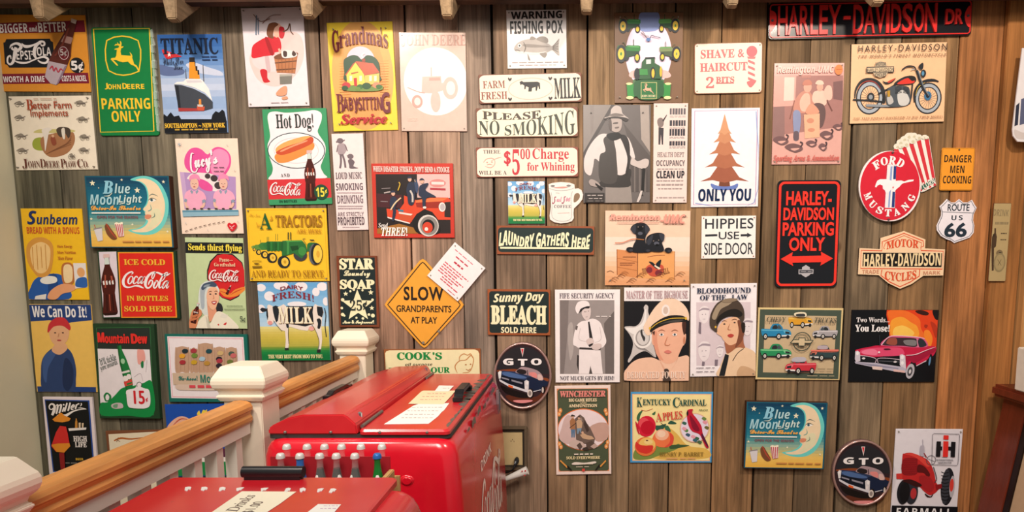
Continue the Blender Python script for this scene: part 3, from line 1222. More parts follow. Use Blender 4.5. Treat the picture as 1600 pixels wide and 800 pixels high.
def price(mb, at):
    def line(txt, a, b_, hgt):
        p0, p1 = Vector(at(*a)), Vector(at(*b_))
        du = (p1 - p0).normalized()
        dv = Vector((-du.y, du.x, 0))
        flat_text(mb, txt, 'i', INK, p0, du, dv, hgt, .012)
    line('Drinks', (370, 800), (408, 768), .026)
    line('$1.00', (395, 802), (425, 776), .024)


paper('price_sheet', 'cream handwritten price sheet lying on the foreground cooler lid', (378, 768, 463, 768.5, 438, 787, 395, 815, 310, 815), LZ + .0025, mat('#f3ead2', .7, .2, noise=.01), marks=price)
paper('price_card', 'small white printed card right of the price sheet on the foreground cooler', (497, 788, 533, 788.5, 510, 815, 462, 815), LZ + .0025, PAPER, marks=lambda mb, at: scribble(2, '#c9a0c0')(mb, at, (502, 789, 527, 797, 8)))

# bottle crate between the coolers
CRATE = wood_mat('crate_wood', False, '#c79a63', grain=(40, 3, 3), dark=.75, stain=.8)
REDCARD = mat('#a8202a', .6, .2)
bc = empty('bottle_crate', (-.62, -1.465, 0))
tag(bc, 'wooden bottle crate with a red divider, between the two red coolers', 'crate')
mb = MB()
for x in (.147, -.174):
    mb = MB()
    mb.box(x - .007, x + .007, -.086, -.02, 0, .785, CRATE)
    mb.box(x - .007, x + .007, -.02, .086, 0, .64, CRATE)
    mb.build('end_board', bc, bevel=.002)
mb = MB()
mb.box(-.167, .139, -.083, .083, .615, .63, CRATE)
mb.build('shelf', bc)
mb = MB()
mb.box(-.167, .139, -.083, -.073, .63, .735, CRATE)
mb.build('side_board', bc)
mb = MB()
mb.box(-.167, .139, .073, .083, .63, .735, CRATE)
mb.build('side_board', bc)
mb = MB()
mb.box(-.166, .138, -.004, .0, .631, .812, REDCARD)
mb.build('divider', bc)['label'] = 'red card divider'

GLASS = bpy.data.materials.new('bottle_glass')
GLASS.use_nodes = True


def glassy(name, hexc, rough=.04, alpha=.11):
    m = bpy.data.materials.new(name)
    m.use_nodes = True
    nt = m.node_tree
    b = nt.nodes['Principled BSDF']
    b.inputs['Base Color'].default_value = srgb(hexc)
    b.inputs['Roughness'].default_value = rough
    b.inputs['Alpha'].default_value = alpha
    b.inputs['IOR'].default_value = 1.45
    nz = nt.nodes.new('ShaderNodeTexNoise')
    nz.inputs['Scale'].default_value = 30
    bp = nt.nodes.new('ShaderNodeBump')
    bp.inputs['Strength'].default_value = .04
    nt.links.new(nz.outputs['Fac'], bp.inputs['Height'])
    nt.links.new(bp.outputs['Normal'], b.inputs['Normal'])
    return m


CLEAR, GREENG = glassy('clear_glass', '#e6efe9'), glassy('green_glass', '#1f7a33', .05, .85)
COLA = mat('#1c0a08', .12, .5)
CAPW, CAPB = mat('#e6e0dc', .3, .5, .2), mat('#2f6fc0', .3, .5, .2)
FOIL = mat('#3f7fd6', .35, .5, .3)
LBLW = mat('#f1eee6', .5)


def make_bottle(kind):
    r = empty('soda_bottle')
    mb = MB()
    g = GREENG if kind == 'green' else CLEAR
    mb.lathe([(.022, .0), (.0285, .004), (.029, .03), (.0255, .055), (.0265, .075), (.0292, .10), (.0265, .122), (.018, .145), (.0125, .165), (.0108, .182), (.0125, .186), (.0125, .196)], g, n=20)
    mb.build('glass', r)
    mb = MB()
    mb.lathe([(.020, .006), (.0268, .008), (.0274, .03), (.0240, .055), (.0250, .075), (.0276, .10), (.0250, .122), (.0166, .145), (.0116, .164)], COLA if kind != 'green' else GREENG, n=18)
    mb.build('drink', r)
    mb = MB()
    n = 42
    mb.loft([[(rad * (1 + (.05 if (i % 2 and w) else 0)) * math.cos(2 * PI * i / n), rad * (1 + (.05 if (i % 2 and w) else 0)) * math.sin(2 * PI * i / n), z) for i in range(n)] for rad, z, w in ((.0158, .190, 1), (.0150, .195, 1), (.0138, .1995, 0), (.0105, .202, 0), (.004, .2025, 0))], CAPB if kind == 'green' else CAPW, smooth=True)
    mb.build('cap', r)
    if kind == 'foil':
        mb = MB()
        mb.lathe([(.0205, .140), (.0148, .160), (.0128, .180), (.0135, .187)], FOIL, n=24, cap0=False, cap1=False)
        mb.build('foil', r)['label'] = 'blue foil neck'
    else:
        mb = MB()
        c0, m = (-PI / 2 + .2, LBLW)
        prof = [(.0166 + .0012, .150), (.0200 + .001, .142), (.0235 + .001, .1335), (.0268 + .0008, .122)]
        vs, fs = [], []
        for rad, z in prof:
            for i in range(9):
                a = c0 + (-.42 + .84 * i / 8) * (1 if .125 < z < .149 else .5)
                vs.append((rad * math.cos(a), rad * math.sin(a), z))
        for k in range(3):
            for i in range(8):
                fs.append((k * 9 + i, k * 9 + i + 1, (k + 1) * 9 + i + 1, (k + 1) * 9 + i))
        mb.add(vs, fs, m, True)
        mb.build('label_patch', r)['label'] = 'white printed patch'
    return r


protos = {}
front = [(437.7, 'cola'), (468, 'foil'), (499, 'cola'), (525, 'cola'), (554, 'cola'), (589, 'green')]
back = [(448, 'cola'), (479.6, 'cola'), (507, 'cola'), (533.6, 'cola'), (564, 'cola'), (596.6, 'cola')]
words = ['leftmost', 'second from the left', 'third from the left', 'third from the right', 'second from the right', 'rightmost']
for row, (lst, y, dz) in enumerate([(front, -1.508, .6305), (back, -1.425, .6305)]):
    for i, (px_, kd) in enumerate(lst):
        if kd not in protos:
            r = protos[kd] = make_bottle(kd)
        else:
            r = copy_tree(protos[kd])
        x = on_y(px_, 705 if row == 0 else 698, y).x
        r.location = (x, y, dz)
        r.scale = (.67, .67, 1)
        r.rotation_euler = (0, 0, rnd.uniform(-.8, .8))
        if kd == 'foil':
            lb = 'soda bottle with blue foil round its neck, in the front row of the crate'
        elif kd == 'green':
            lb = 'green glass bottle with a blue cap at the right end of the crate'
        elif row == 0:
            lb = 'cola bottle with a pale cap, %s, crate front row' % words[i]
        else:
            lb = 'cola bottle with a pale cap, %s, crate back row' % words[i]
        tag(r, lb, 'bottle', 'soda bottles in the crate')

# outlet let into the wall, cord and plug, rolled paper
ob = empty('wall_outlet', (on_y(800, 700, -.01).x, -.006, on_y(800, 700, -.01).z))
tag(ob, 'cream outlet plate in a dark wooden box behind the cooler', 'outlet')
mb = MB()
fr = mat('#6b5a46', .7)
for x0, x1, z0, z1 in ((-.08, .073, .095, .108), (-.08, .073, -.108, -.095), (.060, .073, -.095, .095), (-.08, -.067, -.095, .095)):
    mb.box(x0, x1, -.016, 0, z0, z1, fr)
mb.build('box_frame', ob, bevel=.002)
mb = MB()
mb.box(-.0665, .0595, -.002, 0, -.0945, .0945, mat('#4a4034', .8))
mb.build('recess', ob)
mb = MB()
mb.box(-.058, .052, -.005, -.0021, -.085, .078, mat('#d9c08d', .45))
mb.build('plate', ob, bevel=.0015)
mb = MB()
for x, z in ((.003, .042), (-.004, .034), (.010, .033)):
    mb = MB()
    mb.box(x - .0012, x + .0012, -.0056, -.0049, z - .003, z + .003, BLACK)
    mb.build('slot', ob)

pc = empty('power_plug', (on_y(806, 722, -.03).x, -.012, on_y(806, 722, -.03).z))
tag(pc, 'black plug with its cord in the outlet behind the cooler', 'plug')
mb = MB()
mb.loft([[(dx + w * math.cos(2 * PI * i / 10), -.004 - .03 * t + .0, dz + w * 1.3 * math.sin(2 * PI * i / 10)) for i in range(10)] for t, w, dx, dz in ((0, .011, .004, .008), (.4, .012, .003, .004), (.8, .009, .0, -.004), (1, .006, -.004, -.012))], BLACK)
mb.build('plug', pc)
mb = MB()
mb.tube(catmull([(-.004, -.03, -.010), (-.012, -.036, -.03), (-.030, -.034, -.042), (-.06, -.03, -.06), (-.11, -.03, -.16)], 5), .004, BLACK, 8)
mb.build('cord', pc)
rl = empty('rolled_paper', (on_y(806, 742, -.085).x, -.085, on_y(806, 742, -.085).z))
tag(rl, 'rolled white paper with red marks sticking out behind the cooler by the outlet', 'paper')
mb = MB()
a0, a1 = on_y(786, 750, -.085) - rl.location, on_y(824, 735, -.085) - rl.location
mb.tube([a0, a0.lerp(a1, .4), a0.lerp(a1, .75), a1], [.010, .014, .018, .021], PAPER, 14)
mb.build('roll', rl)
mb = MB()
for t, dz in ((.80, .012), (.93, .008), (.9, -.012)):
    p = a0.lerp(a1, t)
    mb = MB()
    mb.add([(p.x - .004, -.0225, p.z + dz - .003), (p.x + .004, -.0225, p.z + dz - .003), (p.x + .003, -.0225, p.z + dz + .004), (p.x - .003, -.0225, p.z + dz + .003)], [(0, 1, 2, 3)], mat('#d2393c', .6))
    mb.build('red_mark', rl)

# dark wooden stand at the right edge
DW = wood_mat('mahogany', False, '#6e2c1a', grain=(30, 30, 3), rough=.35, dark=.8, stain=.85, spec=.4)
st = empty('display_stand', (2.0, -.35, 0))
tag(st, 'dark reddish-brown wooden stand with sloping side, carrying a white box', 'stand')
TZ = on_y(1548, 599, -.085).z
XL = on_y(1548, 599, -.085).x
mb = MB()
mb.box(XL, XL + .5, -.64, -.085, TZ - .055, TZ, DW)
under(mb.build('top_board', st, bevel=.014, seg=4), st)
xt, xb = on_y(1569, 624, -.09).x, on_y(1527, 800, -.09).x
k = (xt - xb) / (on_y(1569, 624, -.09).z - on_y(1527, 800, -.09).z)
SX = lambda z: xt + (z - TZ + .055) * k


def slope_board(y0, y1, d0, d1, m, z0=0.0, z1=TZ - .0555):
    mb = MB()
    mb.loft([[(SX(z) + d0, y0, z), (SX(z) + d1, y0, z), (SX(z) + d1, y1, z), (SX(z) + d0, y1, z)] for z in (z0, z1)], m)
    return mb


under(slope_board(-.25, -.09, 0, .03, DW).build('sloping_side', st, bevel=.003), st)
under(slope_board(-.285, -.2505, .004, .03, mat('#1d0f0c', .4)).build('edge_moulding', st), st)['label'] = 'black edge moulding'
under(slope_board(-.60, -.2855, .012, .024, mat('#c9a988', .6)).build('side_panel', st), st)['label'] = 'beige panel'
wb = empty('white_box', (XL + .14, -.36, TZ + .0003))
tag(wb, 'white box with black drawing on top of the dark stand', 'box')
bxl = on_y(1586, 590, -.24).x - XL - .14
mb = MB()
mb.box(bxl, bxl + .2, -.12, .12, 0, .19, mat('#efe6d8', .6))
mb.build('carton', wb, bevel=.004)
mb = MB()
mb.add([(bxl - .0004, .055, .105), (bxl - .0004, .06, .085), (bxl - .0004, .03, .075), (bxl - .0004, .035, .09)], [(0, 1, 2, 3)], BLACK)
mb.add([(bxl - .0004, .02, .06), (bxl - .0004, -.04, .04), (bxl - .0004, -.10, .05), (bxl - .0004, -.10, .045), (bxl - .0004, -.04, .035)], [(0, 1, 2, 3, 4)], BLACK)
mb.build('drawing', wb)

# ---------------------------------------------------------------- signs, left side of the wall
G = 'signs on the plank wall'
ZA, ZB, ZC, ZD = (0, 0, 2.9625), (0, 260, 2.9625), (0, 530, 2.9625), (360, 0, 2.9625)
ZE, ZF, ZG, ZH = (360, 160, 2.9625), (360, 380, 2.9625), (720, 0, 2.9625), (720, 220, 2.9625)
ZI, ZJ, ZK, ZL = (720, 430, 2.9625), (1060, 0, 2.9625), (1060, 230, 2.9625), (1060, 430, 2.9625)
ZM, ZN, ZO, ZP, ZQ = (1300, 0, 4), (1300, 180, 4), (1300, 340, 4), (1300, 560, 3.3333), (820, 580, 3.2)
arch = lambda k: (lambda u, v: (u, v * (1 - k) + k * (1 - (2 * u - 1) ** 2)))


def sign(lab, z, corners, base, name='tin_sign', **kw):
    return Sign(name, lab, 'sign', z, corners, base, group=G, **kw)


# soda sign, top left
S = sign('orange soda sign with tilted bottle, maroon bands and black plaque', ZA, (-8, 70, 387, 66, 425, 423, 6, 425), '#d98f31')
S.part('band', 'maroon band')
S.p('#7b1b2f', -6, 106, 389, 94, 396, 148, -3, 155).part('band', 'maroon band').p('#7b1b2f', 3, 342, 408, 337, 413, 386, 6, 389)
S.part('plaque', 'black plaque')
S.z(0, 50, 13.33).p('#151922', 130, 150, 1040, 140, 1060, 190, 1105, 210, 1140, 590, 1075, 600, 985, 740, 195, 745, 150, 685, 105, 670, 70, 220, 105, 215)
S.part('lettering')
W = '#efe6e4'
for st in ([205, 340, 10, 235, 280, 34, 330, 240, 44, 410, 262, 60, 440, 310, 64, 400, 365, 50, 320, 380, 36, 255, 350, 40, 262, 310, 20],
           [335, 320, 60, 312, 420, 62, 296, 540, 62, 270, 630, 54, 215, 675, 40, 162, 630, 34, 165, 535, 34, 215, 495, 30, 232, 560, 18],
           [455, 235, 10, 520, 300, 56, 630, 295, 44, 750, 250, 30, 850, 200, 40, 920, 215, 40, 925, 270, 36, 870, 285, 26, 850, 240, 14],
           [860, 215, 30, 770, 270, 56, 722, 370, 62, 722, 480, 60, 760, 555, 30],
           [300, 600, 20, 420, 640, 38, 560, 640, 34, 690, 590, 26, 800, 545, 30, 920, 520, 42, 1005, 570, 44, 965, 640, 40, 870, 640, 36, 790, 590, 24]):
    S.v(W, *st)
S.T('EPSI', 'sb', W, 350, 395, 640, 572).T('OLA', 'sb', W, 778, 325, 1065, 490).e(W, 672, 410, 14).e(W, 672, 465, 14)
S.z(*ZA).T('BIGGER', 'sb', W, 2, 112, 127, 150, rot=2).T('and', 'b', W, 137, 122, 173, 146, rot=2).T('BETTER', 'sb', W, 181, 106, 306, 146, rot=2)
S.T('WORTH A DIME', 'sb', W, 20, 354, 204, 380, rot=1).T('COSTS A NICKEL', 'sb', W, 290, 351, 400, 376, rot=1)
S.part('price_roundel').e('#171a21', 358, 303, 33).T('5¢', 'sb', W, 333, 284, 386, 334, bold=.02)
S.part('bottle_picture')
S.p('#5a2721', 333, 95, 357, 102, 345, 150, 333, 200, 330, 260, 310, 310, 224, 290, 250, 235, 282, 180, 312, 130)
S.p('#b9a8b2', 226, 283, 314, 302, 292, 350, 272, 388, 262, 394, 236, 387, 210, 357, 212, 345)
S.p('#8c7486', 302, 306, 314, 302, 292, 350, 272, 388, 262, 394).p('#cbbcb6', 333, 86, 358, 94, 352, 112, 330, 104)
S.p('#b98d84', 300, 165, 340, 176, 330, 205, 284, 194).p('#80392f', 316, 130, 324, 132, 296, 210, 262, 260, 254, 258, 290, 200)
S.e('#74202c', 297, 247, 25, 31).e('#e7dcd8', 297, 247, 22, 28).e('#74202c', 297, 247, 20, 26).T('5¢', 'sb', '#e7dcd8', 283, 230, 311, 264)
S.v('#b2394c', 232, 322, 3, 245, 308, 7, 252, 330, 5, 262, 315, 6, 272, 335, 5, 284, 320, 6, 296, 330, 3)
S.done()

# farm implements
S = sign('cream farm implement sign with rust title and horses ploughing, under the orange soda sign', ZA, (38, 445, 418, 443, 453, 785, 75, 788), '#efe3cf')
S.part('field_picture')
S.b('#9aa63f', 150, 660, 165, 640, 200, 640, 215, 690, 180, 697, 155, 685).b('#a77450', 190, 640, 260, 615, 335, 610, 345, 660, 310, 710, 240, 728, 200, 700)
S.b('#c9bf7d', 165, 605, 200, 598, 330, 600, 332, 612, 170, 616)
for k in range(5):
    S.l('#7f5238', 3, 215 + k * 12, 712 - k * 6, 270 + k * 12, 690 - k * 8, 330, 668 - k * 10)
S.b('#e6ddd2', 195, 600, 225, 590, 240, 600, 228, 612, 220, 650, 210, 700, 206, 650, 200, 625).b('#4c4038', 262, 600, 280, 588, 318, 592, 328, 612, 318, 640, 300, 615, 285, 635, 270, 625)
S.b('#ded4c6', 285, 600, 300, 595, 302, 640, 292, 640).b('#8e4a36', 235, 640, 252, 632, 262, 665, 245, 672).e('#d8a988', 246, 630, 6)
for x, y, w in ((92, 478, 52), (93, 542, 52), (100, 628, 60), (107, 695, 56), (376, 475, 60), (386, 550, 60), (395, 632, 52), (393, 693, 54), (337, 720, 30)):
    S.part('machine_sketch')
    S.l('#8a8078', 2.2, x - w / 2, y + 4, x - w / 5, y - 6, x + w / 6, y + 3, x + w / 2, y - 4).l('#6f675f', 4, x - w * .3, y + 6, x + w * .35, y + 4)
    S.r('#7d746c', 2, x - w * .2, y + 7, 9).r('#7d746c', 2, x + w * .25, y + 8, 7).b('#8f8579', x - w * .3, y - 3, x, y - 10, x + w * .2, y - 2, x, y + 4)
S.part('lettering').T('B', 'b', '#a5452c', 128, 464, 158, 508).T('etter Farm', '', '#a5452c', 161, 472, 333, 503, bold=.012).T('Implements', '', '#a5452c', 150, 510, 318, 548, bold=.012)
S.T('J', 'b', '#66342a', 109, 738, 135, 780).T('OHN', 'b', '#66342a', 137, 747, 190, 775).T('D', 'b', '#66342a', 192, 738, 218, 775).T('EERE', 'b', '#66342a', 220, 747, 280, 775).T('P', 'b', '#66342a', 287, 738, 309, 775).T('LOW', 'b', '#66342a', 310, 747, 358, 775).T('C', 'b', '#66342a', 364, 738, 391, 775).T('O.', 'b', '#66342a', 393, 747, 416, 775)
S.gl('#b7795f', .32, .035, .6, .055)
S.nails()

# green parking sign
S = sign('green and yellow parking sign with leaping deer, wrapped in clear plastic', ZA, (425, 128, 700, 124, 735, 624, 460, 631), '#0d7a3f', r=.012, t=.008)
Y = '#f2c435'
S.part('border', h=.0008).l(Y, 5, 433, 135, 692, 132, 713, 607, 465, 612, smooth=False, closed=True)
S.part('deer_emblem', h=.0008).z(160, 50, 10.67)
S.l(Y, 19, 75, 143, 200, 85, 330, 70, 460, 85, 595, 143, 640, 300, 640, 450, 612, 655, 480, 705, 350, 722, 230, 705, 105, 645, 60, 480, 50, 300, smooth=False, closed=True)
DEER = (200, 230, 225, 200, 255, 205, 250, 170, 272, 198, 300, 205, 295, 150, 315, 165, 322, 200, 314, 245, 355, 238, 345, 262, 312, 275, 305, 330, 315, 385, 400, 392, 465, 398, 478, 395, 455, 335, 490, 370, 502, 408, 497, 430, 515, 480, 530, 535, 570, 555, 618, 640, 600, 652, 565, 590, 525, 562, 480, 545, 430, 495, 340, 505, 280, 490, 240, 470, 185, 468, 250, 535, 264, 563, 242, 562, 165, 482, 140, 457, 155, 437, 215, 430, 235, 395, 240, 340, 245, 297, 205, 297, 210, 281, 270, 265, 285, 238, 258, 222, 230, 224)
S.p(Y, *DEER)
S.part('lettering', h=.0008).z(*ZA)
S.T('J', 'sb', Y, 486, 386, 500, 413).T('OHN', 'sb', Y, 502, 391, 559, 413).T('D', 'sb', Y, 568, 386, 588, 411).T('EERE', 'sb', Y, 590, 390, 667, 411)
S.T('PARKING', 'sb', Y, 475, 456, 692, 504).T('ONLY', 'sb', Y, 520, 515, 650, 563)
S.done()
PLAST = glassy('clear_plastic', '#f4fff6', .08, .25)
S.part('plastic_wrap', 'crinkled clear plastic')
S.clip = False
rnd = random.Random(4)
for k in range(13):
    y0 = 140 + k * 36
    xr = 703 + (y0 - 128) * .066
    S.h = rnd.uniform(.004, .012)
    w0, w1 = rnd.uniform(4, 14), rnd.uniform(4, 14)
    S.p(PLAST, xr - 4, y0, xr + w0, y0 + rnd.uniform(-6, 6), xr + w1 + 3, y0 + 34, xr + 8, y0 + 38, xr - 2, y0 + 34)
S.done()

# ocean liner
S = sign('ocean liner poster sign with blue sky, right of the green parking sign', ZA, (725, 160, 1027, 157, 1053, 612, 765, 618), '#7f9ecb')
S.part('sky_print').grad(['#2a5a9e', '#4676b6', '#86a3d0', '#c3cde3', '#8ea9d2', '#aebfdf'], 0, .88)
S.b('#c9cfe4', 860, 300, 900, 290, 960, 310, 1020, 330, 1030, 350, 960, 345, 900, 330).b('#5c6d99', 732, 300, 790, 310, 850, 322, 845, 345, 780, 352, 735, 340)
S.part('ship_picture')
S.p('#3a3430', 858, 320, 861, 320, 866, 385, 862, 385).p('#3a3430', 938, 300, 941, 300, 946, 385, 942, 385)
for x, y, w, hh in ((915, 330, 12, 46), (905, 312, 15, 56), (895, 290, 17, 74), (889, 272, 23, 92)):
    S.p('#e2932a', x - w / 2, y, x + w / 2, y, x + w / 2 + 6, y + hh, x - w / 2 - 2, y + hh).p('#2b2423', x - w / 2 - 1, y - 6, x + w / 2 + 1, y - 6, x + w / 2 + 2, y + 16, x - w / 2 - 1, y + 16)
S.p('#f0e9e6', 806, 390, 820, 380, 850, 378, 862, 366, 930, 366, 942, 376, 968, 412, 984, 468, 950, 430, 900, 405, 840, 390)
S.p('#d6cfd4', 862, 372, 930, 372, 938, 382, 868, 384)
S.p('#40454f', 808, 392, 840, 394, 900, 412, 950, 438, 986, 472, 986, 502, 950, 512, 828, 516, 822, 470).p('#23262e', 812, 396, 828, 398, 840, 516, 828, 516, 822, 470)
S.p('#a83a3a', 826, 500, 950, 503, 946, 514, 828, 516).p('#c8553a', 912, 492, 950, 494, 944, 512, 916, 512).p('#e08b3a', 922, 460, 932, 460, 934, 494, 922, 494).p('#c9c2bd', 915, 484, 942, 486, 940, 496, 916, 494)
S.part('flag_picture').b('#c92f36', 752, 230, 790, 242, 842, 262, 810, 266, 780, 274, 765, 264).star('#f4ecec', 785, 254, 11)
S.part('quayside_print').p('#12161f', 744, 545, 760, 528, 775, 540, 792, 520, 808, 540, 830, 535, 840, 552, 980, 552, 985, 532, 1000, 515, 1015, 522, 1030, 508, 1040, 516, 1050, 560, 1053, 612, 765, 618, 750, 565)
S.part('lettering').T('TITANIC', 'b', '#101b33', 752, 179, 1005, 250, bold=.01)
S.T('White Star', 's', '#2a2f45', 758, 268, 848, 300, rot=4).T('Line', 's', '#2a2f45', 806, 296, 846, 322)
S.gl('#243a63', .68, .215, .92, .275, 2)
S.T('SOUTHAMPTON ~ NEW YORK', 'b', '#f0bf3c', 769, 571, 1040, 592, bold=.02).gl('#c9a13c', .17, .955, .86, .978, 1, .6)
S.done()

# girl at a wash tub
S = sign('pale picture sign of a girl in red bending over a wash tub', ZD, (52, 38, 330, 30, 370, 490, 80, 495), '#eadde2')
S.part('girl_picture')
S.b('#e9c9c4', 90, 260, 130, 200, 230, 150, 320, 160, 340, 260, 300, 350, 220, 400, 140, 380, 100, 320)
S.b('#e6d0d0', 110, 268, 200, 250, 226, 315, 200, 332, 150, 326, 108, 300).b('#cfb3b5', 160, 262, 176, 258, 186, 328, 170, 330)
S.b('#c8202c', 138, 325, 168, 325, 172, 362, 184, 378, 160, 383, 150, 372)
S.b('#d32230', 98, 250, 104, 212, 140, 185, 172, 172, 222, 172, 236, 210, 230, 236, 205, 244, 200, 254, 150, 262, 110, 270, 98, 262)
S.b('#a8151f', 160, 180, 175, 178, 200, 246, 186, 252)
S.b('#e7b49d', 196, 120, 222, 108, 240, 130, 238, 155, 222, 172, 205, 168).b('#7c4a2f', 168, 150, 178, 112, 208, 104, 222, 115, 205, 130, 198, 160, 200, 178, 176, 172)
S.b('#c8202c', 226, 128, 246, 126, 252, 150, 244, 176, 228, 172).l('#e7b49d', 9, 225, 225, 232, 245, 236, 258).l('#6e4a38', 5, 244, 148, 266, 135, 275, 110, 280, 145, 292, 160)
S.part('tub_picture')
S.p('#7b7870', 228, 345, 286, 343, 284, 388, 230, 391).p('#a9a59a', 228, 345, 286, 343, 286, 352, 229, 355)
S.p('#b6744a', 203, 268, 312, 250, 300, 340, 216, 336).e('#7a4a30', 258, 258, 55, 14, 8).p('#5d3925', 206, 290, 308, 280, 307, 285, 207, 295).p('#5d3925', 212, 322, 303, 316, 302, 321, 213, 327)
for k in range(5):
    S.l('#8f5738', 2, 222 + k * 17, 270 - k * 2, 226 + k * 15, 336)
S.b('#e9dfdb', 238, 240, 262, 232, 300, 240, 310, 258, 285, 268, 245, 268).b('#4a3630', 246, 238, 262, 240, 262, 262, 248, 262).b('#4a3630', 292, 236, 306, 250, 296, 262, 286, 252)
S.part('shoe_picture').b('#d89a78', 214, 430, 240, 404, 262, 402, 258, 440, 220, 444).part('shoe_picture').b('#d89a78', 240, 452, 262, 446, 266, 458, 244, 462)
S.part('branch_print').l('#8b5a4a', 3, 108, 68, 140, 100, 185, 88).l('#6d7f95', 5, 122, 72, 120, 162).l('#6d7f95', 4, 130, 85, 131, 160).l('#8b5a4a', 2.5, 150, 110, 190, 75, 235, 70)
S.gl('#b9a5a8', .38, .955, .66, .97)
S.nails()

# babysitting
S = sign('yellow babysitting sign with a cottage picture and maroon lettering', (506, 28, 4.4444), (20, 38, 478, 18, 512, 778, 66, 788), '#f1d03c')
S.part('ground_print').e('#e5a65a', 270, 400, 205, 355, 0, n=40).e('#e09a55', 275, 420, 150, 300)
for k in range(16):
    S.l('#d89048', 2.5, 110, 300 + k * 18, 190, 296 + k * 18)
    S.l('#d89048', 2.5, 390, 300 + k * 18, 450, 298 + k * 18)
S.part('cottage_picture')
S.e('#ddc8d6', 258, 300, 95, 92).b('#33503a', 140, 300, 165, 275, 205, 260, 240, 268, 265, 290, 300, 262, 340, 268, 370, 290, 388, 330, 392, 400, 385, 440, 160, 440, 145, 380)
S.p('#b9553c', 148, 400, 205, 320, 225, 305, 275, 400).p('#f3cf58', 222, 312, 282, 392, 290, 470, 166, 470, 160, 398).p('#c25f45', 224, 302, 345, 318, 390, 382, 285, 402).p('#efbf63', 286, 402, 388, 386, 388, 458, 290, 472)
S.p('#9a4632', 268, 285, 290, 285, 290, 312, 268, 308).p('#c22f30', 210, 420, 232, 418, 234, 478, 214, 480).p('#b5653e', 192, 384, 240, 374, 244, 382, 194, 394)
for x in (182, 250, 318, 352):
    S.p('#f7ecc8', x, 405, x + 18, 403, x + 18, 440, x, 442)
S.b('#6f8a45', 130, 490, 180, 470, 260, 482, 340, 478, 405, 470, 408, 500, 330, 512, 180, 510)
for x, y, r, c in ((160, 470, 28, '#c23a3f'), (150, 490, 22, '#2f5432'), (255, 480, 22, '#3f6b38'), (300, 475, 30, '#2f5432'), (370, 470, 28, '#e08a6a'), (385, 480, 20, '#3f6b38'), (240, 495, 18, '#6a8a3c')):
    S.e(c, x, y, r, r * .7)
S.l('#efe6e2', 10, 275, 285, 268, 262, 285, 248)
S.part('lettering')
MR = '#70232f'
S.T('G', 'b', MR, 62, 95, 112, 235, bold=.02).T('randma', 'b', MR, 116, 70, 402, 205, warp=arch(.18)).T("'s", 'b', MR, 400, 75, 444, 205)
S.T('B', 'b', MR, 92, 535, 140, 655).T('ABYSITTIN', 'sb', MR, 142, 556, 400, 640).T('y', 'sb', MR, 216, 580, 244, 660).T('G', 'sb', MR, 404, 525, 462, 660)
S.T('Service', 'bi', '#b3242d', 122, 672, 440, 738, bold=.03)
S.nails(10)

# tractor sign; lamp glare is painted in as pale colours
S = sign('pale tractor sign, print whitened by painted glare, right of the yellow babysitting sign', ZD, (783, 152, 1090, 148, 1093, 607, 790, 608), '#dcc0b2', rough=.22, coat=.4)
S.part('oval_print').e('#fbf0ea', 950, 378, 142, 146, n=44)
S.part('tractor_picture')
F1, F2 = '#e0c0b6', '#cfa79d'
S.p(F1, 888, 355, 975, 352, 980, 420, 940, 432, 885, 430).p(F2, 920, 360, 970, 358, 972, 372, 920, 374).p(F1, 975, 385, 1010, 378, 1020, 400, 980, 420)
S.e(F1, 1018, 408, 34, 48).e('#f5e3dc', 1020, 408, 20, 30).e(F1, 950, 470, 22, 46).e(F2, 865, 470, 24, 28).e('#f3dfd7', 866, 470, 14, 17).l(F2, 3, 930, 352, 930, 312).l(F2, 3, 820, 405, 870, 425, 900, 430)
S.part('lettering').T('JOHN DEERE', 'b', '#c99f92', 795, 163, 1085, 214).gl('#e9c9ba', .1, .86, .24, .9, 2)
S.nails()

# pink heart
S = sign('cream sign with a big pink heart above two workers in pink caps', (268, 212, 5.13), (25, 25, 530, 20, 575, 785, 85, 788), '#f5dcc9')
S.part('heart_picture').b('#e3549b', 300, 430, 200, 330, 115, 260, 105, 180, 140, 115, 190, 95, 240, 110, 290, 150, 330, 105, 380, 90, 440, 115, 475, 170, 470, 250, 420, 330, 340, 430).b('#ee93bd', 330, 130, 380, 105, 440, 130, 462, 180, 455, 240, 400, 320, 340, 330, 300, 200)
S.part('panel_print').p('#b391c4', 66, 290, 515, 330, 520, 588, 105, 590).p('#c7a6cf', 66, 290, 100, 293, 140, 588, 105, 590)
S.b('#eadfe0', 125, 340, 170, 300, 250, 298, 330, 310, 395, 380, 400, 420, 370, 445, 330, 440, 325, 400, 240, 350, 150, 350).b('#e3549b', 220, 345, 290, 370, 330, 415, 318, 445, 250, 430, 215, 390)
for x, y, r in ((290, 325, 22), (342, 342, 28), (375, 400, 30)):
    S.e('#43383c', x, y, r, r * .9)
